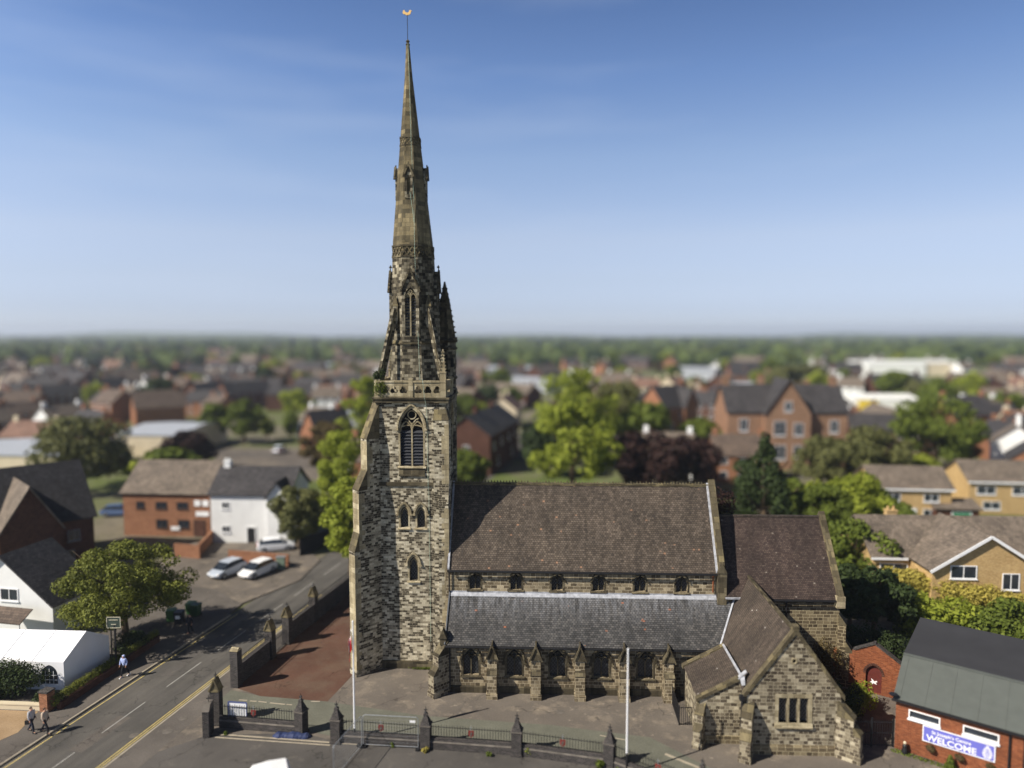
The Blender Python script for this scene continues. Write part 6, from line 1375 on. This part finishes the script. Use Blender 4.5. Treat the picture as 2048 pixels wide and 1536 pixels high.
# ------------------------------------------------------------------ trees placed from the photograph
TR = [  # u, v_base, height, width, kind, shape, label
 (165, 985, 12.8, 16.5, 'olive', 'round', 'big rounded olive green tree behind the dark brick house'),
 (375, 945, 8, 10, 'copper', 'round', 'dark red leaved tree above the brick office roof'),
 (430, 885, 10.5, 7.2, 'mid', 'round', 'left one of a pair of round green trees right of the pale shed'),
 (488, 889, 11.2, 8.2, 'mid', 'round', 'right one of a pair of round green trees right of the pale shed'),
 (598, 1100, 8.2, 6.6, 'olive', 'round', 'dull olive tree in front of the white building'),
 (704, 1165, 12.5, 6.0, 'bright', 'round', 'bright green tree at the far road edge touching the tower'),
 (690, 1080, 15.5, 8.0, 'bright', 'round', 'tall bright green tree directly left of the tower'),
 (650, 960, 11, 8, 'brown', 'round', 'brownish green tree between the brick gable and the tower'),
 (728, 950, 20, 9, 'bright', 'round', 'tall pale green tree just left of the belfry window'),
 (585, 880, 7, 4.5, 'mid', 'round', 'small round green tree on the far street left of the tower'),
 (535, 880, 6, 3.5, 'bright', 'round', 'small bright tree on the far street beside the round pair'),
 (380, 790, 9, 14, 'bright', 'round', 'bright yellow green tree above the brown roofed houses'),
 (1148, 1000, 16.5, 13, 'bright', 'round', 'large bright green tree rising over the middle of the nave roof'),
 (1150, 930, 20.5, 15.5, 'bright', 'round', 'taller pale green tree behind the large bright one'),
 (1240, 900, 16.5, 13, 'olive', 'round', 'olive tree right of the tall pale green tree'),
 (935, 985, 7.5, 7, 'mid', 'round', 'low green tree beside the tower right edge above the ridge'),
 (1295, 1000, 11.6, 13, 'copper', 'round', 'copper beech over the nave ridge, left crown'),
 (1375, 985, 9.5, 12, 'copper', 'round', 'copper beech over the nave ridge, right crown'),
 (1400, 920, 8.5, 12, 'mid', 'round', 'green tree above the copper beech right crown'),
 (1522, 1100, 14.2, 10.5, 'dark', 'cone', 'dark conical evergreen above the chancel roof'),
 (1580, 1060, 7.5, 5, 'mid', 'round', 'small green tree right of the dark conifer'),
 (1868, 950, 15.6, 15, 'mid', 'round', 'big dark green rounded tree behind the tan houses'),
 (1740, 985, 11, 12, 'olive', 'round', 'olive tree at the right foot of the brick villa'),
 (1640, 985, 10, 9, 'olive', 'round', 'olive tree in front of the villa right wing'),
 (1700, 1085, 9.5, 10, 'bright', 'round', 'bright tree left of the smaller tan house'),
 (1655, 1100, 8.5, 7, 'mid', 'round', 'green tree behind the chancel gable'),
 (1770, 1100, 6.5, 7, 'mid', 'round', 'leafy tree at the left end of the long tan house'),
 (1705, 1190, 8.0, 7.5, 'mid', 'round', 'broad green tree just right of the chancel gable'),
 (1745, 1270, 6.2, 6.5, 'dark', 'round', 'dark tree in the garden behind the arched gateway'),
 (1700, 1265, 6.5, 4.5, 'dark', 'round', 'dark shaded tree against the chancel end wall'),
 (2030, 1290, 3.4, 7, 'mid', 'round', 'green bush crown behind the black hall roof at the right edge'),
 (1870, 1265, 3.0, 8, 'bright', 'round', 'pale green bush crown behind the black hall roof, left part'),
]
for k, (u, v, h, w, kd, shp, lb) in enumerate(TR):
    x, y = gpos(u, v); near = y < 100
    tree('tree', lb, x, y, h, w, kd, shp, leaves=9000 if near else 5200, leaf=(.2 if near else .34) * (1 if w < 10 else 1.25), seed=100 + k, k=46, clear=.1, rc=.28); OCC.append((x, y, w * .55))
# wisteria-like yellow green climber over the tan house front
cl_ = []
for k in range(46):
    q = k / 45; rr_ = random.Random(k * 13 + 5); cl_.append(((34.8 + 11.5 * q - 40, 64.2 - 5.6 * q + rr_.uniform(-.5, .5) - 60, (3.5 - 1.1 * q) * (1 if k % 3 else .55) + rr_.uniform(-.35, .35) if q > .18 else 3.5 + rr_.uniform(-.2, .3)), (.95, .8, .8)))
shrub('climbing_hedge', 'yellow flowering climber draped along the front of the long tan house', (40, 60, 0), (1, 1, 1), 'yellow', 17000, .12, 91, cat='hedge', clumps=cl_)
shrub('garden_hedge', 'pale green hedge behind the black hall roof', (39, 57.0, 0), (1, 1, 1), 'mid', 9000, .13, 92, cat='hedge', clumps=[((q, -q * .4, random.Random(int(q * 5 + 50)).uniform(.5, 1.1)), (1.3, 1.1, .9)) for q in np.linspace(-5, 9, 18)])

# ------------------------------------------------------------------ the town behind: one thing each, copied
rnd = random.Random(42)
def far_house_mesh(w, d, e, r, wall, roof, chim=True, sheds=False):
    m = MB(); hw, hd = w / 2, d / 2
    m.face([(-hw, -hd, 0), (hw, -hd, 0), (hw, -hd, e), (-hw, -hd, e)]); m.face([(hw, hd, 0), (-hw, hd, 0), (-hw, hd, e), (hw, hd, e)])
    m.face([(hw, -hd, 0), (hw, hd, 0), (hw, hd, e), (hw, 0, r), (hw, -hd, e)]); m.face([(-hw, hd, 0), (-hw, -hd, 0), (-hw, -hd, e), (-hw, 0, r), (-hw, hd, e)])
    k = (r - e) / hd; oh = .3
    for sg in (-1, 1): m.plate([(-hw - oh, sg * (hd + oh), e - k * oh + .1), (hw + oh, sg * (hd + oh), e - k * oh + .1), (hw + oh, 0, r + .1), (-hw - oh, 0, r + .1)], .15, 1)
    if chim:
        for cx in (-hw + .6, hw - .6): m.box(cx - .45, cx + .45, -.35, .35, r - .8, r + 1.1)
    nw = max(2, int(w / 3))
    for i in range(nw):
        s = -hw + w * (i + .5) / nw
        for z in (.9, e - 1.7):
            m.slab(Fr((0, -hd, 0), (1, 0, 0), (0, -1, 0)), rect(s - .6, s + .6, z, z + 1.2), (), 0, .04, sides=True, mat=2); m.slab(Fr((0, -hd - .045, 0), (1, 0, 0), (0, -1, 0)), rect(s - .5, s + .5, z + .1, z + 1.1), (), 0, 0, mat=3)
    return m, [wall, roof, M_WPAINT, M_GLASSW]
KH = [(9, 8, 5, 8.2, M_ORB, M_RT_BR, 'brick house with brown roof'), (18, 8, 5.2, 8.4, M_DKREDB, M_RT_DK, 'dark brick terrace with slate roof'), (9, 8, 5, 8, M_WHITEW, M_RT_GB, 'white rendered house with grey roof'),
      (11, 8, 5.2, 8.4, M_ORB, M_RT_DK, 'brick house with slate roof'), (10, 8, 4.8, 7.8, M_CREAM, M_RT_RD, 'cream house with red roof'), (22, 9, 5.5, 8.8, M_DKREDB, M_RT_GB, 'long brick terrace with grey brown roof'), (24, 14, 5.5, 6.6, M_SHED, M_SHED, 'pale grey shed')]
protos = []
for (w, d, e_, r, wa, ro, nm) in KH:
    mb, mats = far_house_mesh(w, d, e_, r, wa, ro, chim=nm != 'pale grey shed'); o = mb.build('town_house' if 'shed' not in nm else 'town_shed', mats); protos.append([o, nm, w, False])
KEEP = [(-50, 75, 858, 985), (225, 640, 842, 985), (915, 1075, 862, 1200), (1700, 1860, 745, 790), (1700, 1850, 838, 870)]
def pix(x, y):
    d = y * cP + CAM_H * sP; uu = y * sP - CAM_H * cP; return (1024 + FPX * x / d, 768 - FPX * uu / d)
def free(x, y, r):
    if y > 60:
        u_, v_ = pix(x, y)
        if any(a < u_ < b and c < v_ < d for a, b, c, d in KEEP): return False
    return all((x - a) ** 2 + (y - b) ** 2 > (r + c) ** 2 for a, b, c in OCC) and not any((Vector((x, y)) - Vector(q)).length < r + 4 for q in RDP)
RDP = []
for a, b in zip(road_c, road_c[1:]):
    for k in range(12): RDP.append((a[0] + (b[0] - a[0]) * k / 12, a[1] + (b[1] - a[1]) * k / 12))
SIDE = lambda x: 'left of the church' if x < 0 else 'right of the church'
cnt = 0; tries = 0
while cnt < 285 and tries < 16000:
    tries += 1
    f_ = rnd.random(); Y = 1 / ((1 - f_) / 118 + f_ / 900) if rnd.random() < .75 else rnd.uniform(250, 900)
    u_ = rnd.uniform(-1.0, 1.0)
    Xx = u_ * Y * .80
    if Xx > 0 and rnd.random() < (.35 if Y < 300 else .55): continue
    if 600 < Y and Xx > 0 and rnd.random() < .6: continue
    ki = rnd.choices(range(7), [4, 5, 3.4, 4, 2.2, 4, .8])[0]; pr_ = protos[ki]; r = pr_[2] * .44 + .5
    if not free(Xx, Y, r): continue
    OCC.append((Xx, Y, r)); rz = rnd.choice([R(-12), R(78), R(12), R(-35), R(60), R(0)]) + rnd.uniform(-.1, .1)
    dist = 'near rows' if Y < 200 else 'middle rows' if Y < 400 else 'far rows'
    o = pr_[0] if not pr_[3] else pr_[0].copy()
    if pr_[3]: C.objects.link(o)
    pr_[3] = True; o.location = (Xx, Y, GZ); o.rotation_euler = (0, 0, rz); s_ = rnd.uniform(.9, 1.15); o.scale = (s_, s_, s_ * rnd.uniform(.9, 1.1))
    tag(o, f'{pr_[1]} in the {dist} {SIDE(Xx)}', 'shed' if 'shed' in pr_[1] else 'house', f'{pr_[1]}s, {dist}, {SIDE(Xx)}'); cnt += 1
# far trees
tp_mesh = {}
tvars = []
for k in range(4):
    tvars.append((leaf_mesh('crown', crown_clumps(4.2, 4.0, 5.4, 22, 300 + k, 'round', .4), 1500, .62, 300 + k, LF['mid']), trunk_mesh(6, .25, 4, 5, 300 + k, 4)))
trunk_me = []
for cm_, tm in tvars:
    o = tm.build('trunk', M_BARK); trunk_me.append(o.data); bpy.data.objects.remove(o)
cnt = 0; tries = 0; KN = {'bright': 'bright green', 'mid': 'mid green', 'dark': 'dark green', 'olive': 'olive green', 'copper': 'dark red', 'brown': 'brownish'}
while cnt < 290 and tries < 12000:
    tries += 1
    f_ = rnd.random(); Y = 1 / ((1 - f_) / 105 + f_ / 800) if rnd.random() < .55 else rnd.uniform(200, 1000)
    Xx = rnd.uniform(-1, 1) * Y * .81
    if Xx < 0 and Y < 300 and rnd.random() < .35: continue
    s_ = rnd.uniform(.6, 1.35)
    if not free(Xx, Y, 3.2 * s_): continue
    OCC.append((Xx, Y, 2.6 * s_)); kd = rnd.choices(['bright', 'mid', 'dark', 'olive', 'copper', 'brown'], [3, 5, 3, 3, .5, .6])[0]
    dist = 'near rows' if Y < 200 else 'middle rows' if Y < 400 else 'far rows'
    vi = rnd.randrange(4); t = thing('tree', f'{KN[kd]} tree in the {dist} {SIDE(Xx)}', 'tree', (Xx, Y, GZ), rnd.uniform(0, 6), f'{KN[kd]} trees in the {dist}, {SIDE(Xx)}')
    o = bpy.data.objects.new('crown', tvars[vi][0]); C.objects.link(o); o.parent = t; o.material_slots[0].link = 'OBJECT'; o.material_slots[0].material = LF[kd]
    o = bpy.data.objects.new('trunk', trunk_me[vi]); C.objects.link(o); o.parent = t
    t.scale = (s_ * rnd.uniform(.85, 1.2),) * 2 + (s_,); cnt += 1
# distant woodland, uncountable
def blobs(name, items, mat, seed, nb):
    rng = np.random.default_rng(seed)
    a = np.linspace(0, 2 * np.pi, 9)[:-1]; base = []
    for zz, rr2 in ((.0, .8), (.45, 1.0), (.8, .7)): base += [(rr2 * math.cos(t), rr2 * math.sin(t), zz) for t in a]
    base.append((0, 0, 1)); base = np.array(base); F_ = []
    for l_ in range(2):
        for q in range(8): j = (q + 1) % 8; F_.append((l_ * 8 + q, l_ * 8 + j, l_ * 8 + 8 + j, l_ * 8 + 8 + q))
    T_ = [(16 + q, 16 + (q + 1) % 8, 24) for q in range(8)]
    V = []; FA = []
    for i, (x, y, w, h) in enumerate(items):
        v = base * np.array([w, w, h]) * rng.uniform(.75, 1.25, (25, 1)) + np.array([x, y, GZ - .3]); V.append(v); o_ = 25 * i
        FA += [tuple(o_ + q for q in f) for f in F_] + [tuple(o_ + q for q in f) for f in T_]
    me = bpy.data.meshes.new(name); me.from_pydata(np.concatenate(V).tolist(), [], FA); me.materials.append(mat); o = bpy.data.objects.new(name, me); C.objects.link(o); return o
def farleaf(name, c0, c1):
    m, n, l, b = newmat(name, .95, .1); g = n.new('ShaderNodeNewGeometry'); r = ramp(n, [(0, c0), (1, c1)]); l.new(g.outputs['Random Per Island'], r.inputs[0]); l.new(r.outputs[0], b.inputs['Base Color']); return m
M_FW = farleaf('far_woodland', lin(32, 44, 28), lin(84, 96, 52))
it = []
for k in range(4600):
    Y = 1 / (rnd.uniform(1 / 3300, 1 / 520)); Xx = rnd.uniform(-.95, .95) * Y
    g = math.sin(Xx * .011 + 2) + math.sin(Y * .016 + Xx * .004)
    if g < -.3 and rnd.random() < .75: continue
    if Xx < 0 and Y < 900 and rnd.random() < .5: continue
    if not all((Xx - a) ** 2 + (Y - b) ** 2 > (c + 3) ** 2 for a, b, c in OCC if b > 450): continue
    s_ = rnd.uniform(.8, 1.4) * (1 + Y / 2600); it.append((Xx, Y, 6 * s_, 8.5 * min(s_, 1.5) * rnd.uniform(.7, 1.1)))
tag(blobs('distant_woodland', it, M_FW, 7, 0), 'far woods and hedgerows merging towards the horizon', 'woodland', kind='stuff')
m = MB(); n = 90; 
for lay, (YY, hh, sd_) in enumerate(((3300, 22, 1), (3700, 34, 4))):
    prev = None
    for k in range(n + 1):
        t_ = -0.85 + 1.7 * k / n; Xx = t_ * YY; h = hh * (.35 + .3 * math.sin(t_ * 5 + sd_) + .2 * math.sin(t_ * 13 + sd_ * 2) + .1 * math.sin(t_ * 31))
        cur = [(Xx, YY - 250, GZ - .05), (Xx, YY, max(2, h)), (Xx, YY + 150, GZ)]
        if prev: m.face([prev[0], cur[0], cur[1], prev[1]]); m.face([prev[1], cur[1], cur[2], prev[2]])
        prev = cur
tag(m.build('hills', groundmat('hill_green', [(.3, lin(64, 80, 48)), (.7, lin(96, 110, 66))], .004, .05)), kind='structure')

# ------------------------------------------------------------------ people
def skinned(name, verts, edges, radii, mat, parent, sub=1, root=0):
    me = bpy.data.meshes.new(name); me.from_pydata(verts, edges, []); o = bpy.data.objects.new(name, me); C.objects.link(o)
    md = o.modifiers.new('s', 'SKIN')
    for i, r in enumerate(radii):
        sv = me.skin_vertices[0].data[i]; sv.radius = (r, r) if not isinstance(r, tuple) else r; sv.use_root = (i == root)
    if sub: sb = o.modifiers.new('d', 'SUBSURF'); sb.levels = sub; sb.render_levels = sub
    bpy.context.view_layer.update(); ev = o.evaluated_get(bpy.context.evaluated_depsgraph_get()); nm = bpy.data.meshes.new_from_object(ev)
    bpy.data.objects.remove(o); nm.materials.clear(); nm.materials.append(mat)
    for p in nm.polygons: p.use_smooth = True
    o = bpy.data.objects.new(name, nm); C.objects.link(o); o.parent = parent; return o
M_SKIN = plain('skin', lin(196, 150, 124), .6, .04); 
def person(x, y, rz, label, top, legs, hair, coat=.0, hood=False, stride=.28, arms=.2, h=1.7, bag=False, bend=0.):
    t = thing('person', label, 'person', (x, y, 0), rz); s = h / 1.72; S = lambda v: [tuple(c * s for c in q) for q in v]      # facing -y
    k = stride; hipz = .92; b = bend
    J = dict(pel=(0, 0, .96), wst=(0, -.01 - b * .3, 1.12), chs=(0, -.02 - b * .7, 1.32), nck=(0, -.02 - b, 1.47), hd=(0, -.04 - b, 1.56), top=(0, -.04 - b, 1.68))
    legsJ = []
    for sx, sg in ((-.09, 1), (.09, -1)):
        legsJ += [(sx, 0, .9), (sx, -sg * k * .55 - .04, .5), (sx, -sg * k * .8 + (.12 if sg < 0 else 0), .09), (sx, -sg * k * .8 - .17 + (.1 if sg < 0 else 0), .04)]
    armsJ = []
    for sx, sg in ((-1, -1), (1, 1)):
        armsJ += [(sx * .18, -.02 - b, 1.40), (sx * .24, sg * arms * .35 - b, 1.14), (sx * .24, -sg * arms * -.2 - .1 - b, .92), (sx * .24, -.13 + sg * arms * .2 - b, .84)]
    V = [J['pel'], J['wst'], J['chs'], J['nck'], J['hd'], J['top']] + legsJ + armsJ
    E = [(0, 1), (1, 2), (2, 3), (3, 4), (4, 5), (0, 6), (6, 7), (7, 8), (8, 9), (0, 10), (10, 11), (11, 12), (12, 13), (2, 14), (14, 15), (15, 16), (16, 17), (2, 18), (18, 19), (19, 20), (20, 21)]
    rad = [.13, .12, .14, .055, .085, .07] + [.085, .06, .04, .035] * 2 + [.055, .042, .03, .03] * 2
    # fingers
    for base, sx in ((17, -1), (21, 1)):
        bx, by, bz = V[base]
        for q in range(4):
            V += [(bx + (q - 1.5) * .012, by + (q - 1.5) * .018, bz - .05), (bx + (q - 1.5) * .012 - sx * .01, by + (q - 1.5) * .02, bz - .085 + abs(q - 1.3) * .01)]; E += [(base, len(V) - 2), (len(V) - 2, len(V) - 1)]; rad += [.010, .008]
        V += [(bx, by - .045, bz - .015), (bx - sx * .01, by - .05, bz - .05)]; E += [(base - 1, len(V) - 2), (len(V) - 2, len(V) - 1)]; rad += [.012, .009]
    V.append((0, -.13 - b, 1.56)); E.append((4, len(V) - 1)); rad.append(.012)      # nose
    skinned('body', S(V), E, [r * s for r in rad], M_SKIN, t)
    mt = plain('top_cloth', top, .85, .1, 4); ml = plain('leg_cloth', legs, .85, .1, 4); mh = plain('hair', hair, .8, .15, 8)
    VL = [(0, 0, .98)] + legsJ[:3] + legsJ[4:7]; skinned('trousers', S(VL), [(0, 1), (1, 2), (2, 3), (0, 4), (4, 5), (5, 6)], [r * s for r in (.145, .1, .075, .06, .1, .075, .06)], ml, t)
    z0 = .92 - coat
    VT = [(0, 0, z0), J['wst'], J['chs'], (0, -.02 - b, 1.43)] + armsJ[:3] + armsJ[4:7]
    skinned('jacket', S(VT), [(0, 1), (1, 2), (2, 3), (2, 4), (4, 5), (5, 6), (2, 7), (7, 8), (8, 9)], [r * s for r in (.17, .155, .175, .1, .085, .065, .05, .085, .065, .05)], mt, t, root=1)
    hp = [(0, -.02 - b, 1.58), (0, -.01 - b, 1.68)]; 
    skinned('hood' if hood else 'hair', S([(0, .02 - b, 1.52), (0, -.0 - b, 1.62), (0, -.03 - b, 1.70)]), [(0, 1), (1, 2)], [r * s for r in ((.11, .12, .09) if hood else (.085, .095, .075))], mt if hood else mh, t)
    ms = plain('shoe', lin(40, 38, 38) if not hood else lin(215, 215, 215), .6)
    for a, f in ((legsJ[2], legsJ[3]), (legsJ[6], legsJ[7])): m = MB(); m.hexa([tuple(q * s for q in (a[0] - .045, f[1] - .06, 0)), tuple(q * s for q in (a[0] + .045, f[1] - .06, 0)), tuple(q * s for q in (a[0] + .045, a[1] + .09, 0)), tuple(q * s for q in (a[0] - .045, a[1] + .09, 0))], [tuple(q * s for q in (a[0] - .035, f[1] - .03, .06)), tuple(q * s for q in (a[0] + .035, f[1] - .03, .06)), tuple(q * s for q in (a[0] + .04, a[1] + .07, .12)), tuple(q * s for q in (a[0] - .04, a[1] + .07, .12))]); m.build('shoe', ms, t)
    return t
# their heading: along the pavement
p = at(64, 1464); person(p.x, p.y, R(70), 'left walker of the pair, in a grey jacket and dark jeans', lin(172, 172, 176), lin(34, 38, 54), lin(52, 40, 34), h=1.72, stride=.36)
p = at(91, 1466); person(p.x, p.y, R(75), 'right walker of the pair, in a cream coat', lin(196, 176, 156), lin(30, 30, 36), lin(60, 44, 34), coat=.15, h=1.72, stride=.4)
p = at(250, 1353); person(p.x, p.y, R(-15), 'person walking alone in a pale blue hooded top and black trousers', lin(170, 184, 226), lin(24, 24, 28), lin(40, 34, 30), hood=True, h=1.74, bend=.06)
p = at(381, 1267); person(p.x, p.y, R(-20), 'person in dark clothes standing beside the bins', lin(34, 36, 46), lin(26, 28, 34), lin(30, 26, 24), h=1.76, stride=.12)
o = MB(); 
p = at(64, 1464); t = thing('handbag', 'small dark bag held by the grey jacketed walker', 'bag', (p.x - .26, p.y - .05, .55)); m = MB(); m.box(-.12, .12, -.06, .06, 0, .24); m.build('bag_body', M_BLACKPAINT, t); m = MB(); m.path([(-.08, 0, .24), (-.06, 0, .36), (.06, 0, .36), (.08, 0, .24)], .02); m.build('handle', M_BLACKPAINT, t)

# ------------------------------------------------------------------ air
m = MB(); m.box(-3900, 3900, -300, 4300, -1.2, 56)
hz = bpy.data.materials.new('haze'); hz.use_nodes = True; nn = hz.node_tree.nodes; nn.remove(nn['Principled BSDF'])
pv = nn.new('ShaderNodeVolumePrincipled'); pv.inputs['Color'].default_value = (.80, .88, 1, 1); pv.inputs['Density'].default_value = .0002; pv.inputs['Anisotropy'].default_value = .2
hz.node_tree.links.new(pv.outputs[0], nn['Material Output'].inputs['Volume'])
tag(m.build('haze', hz), 'thin pale haze over the town', 'haze', kind='stuff')
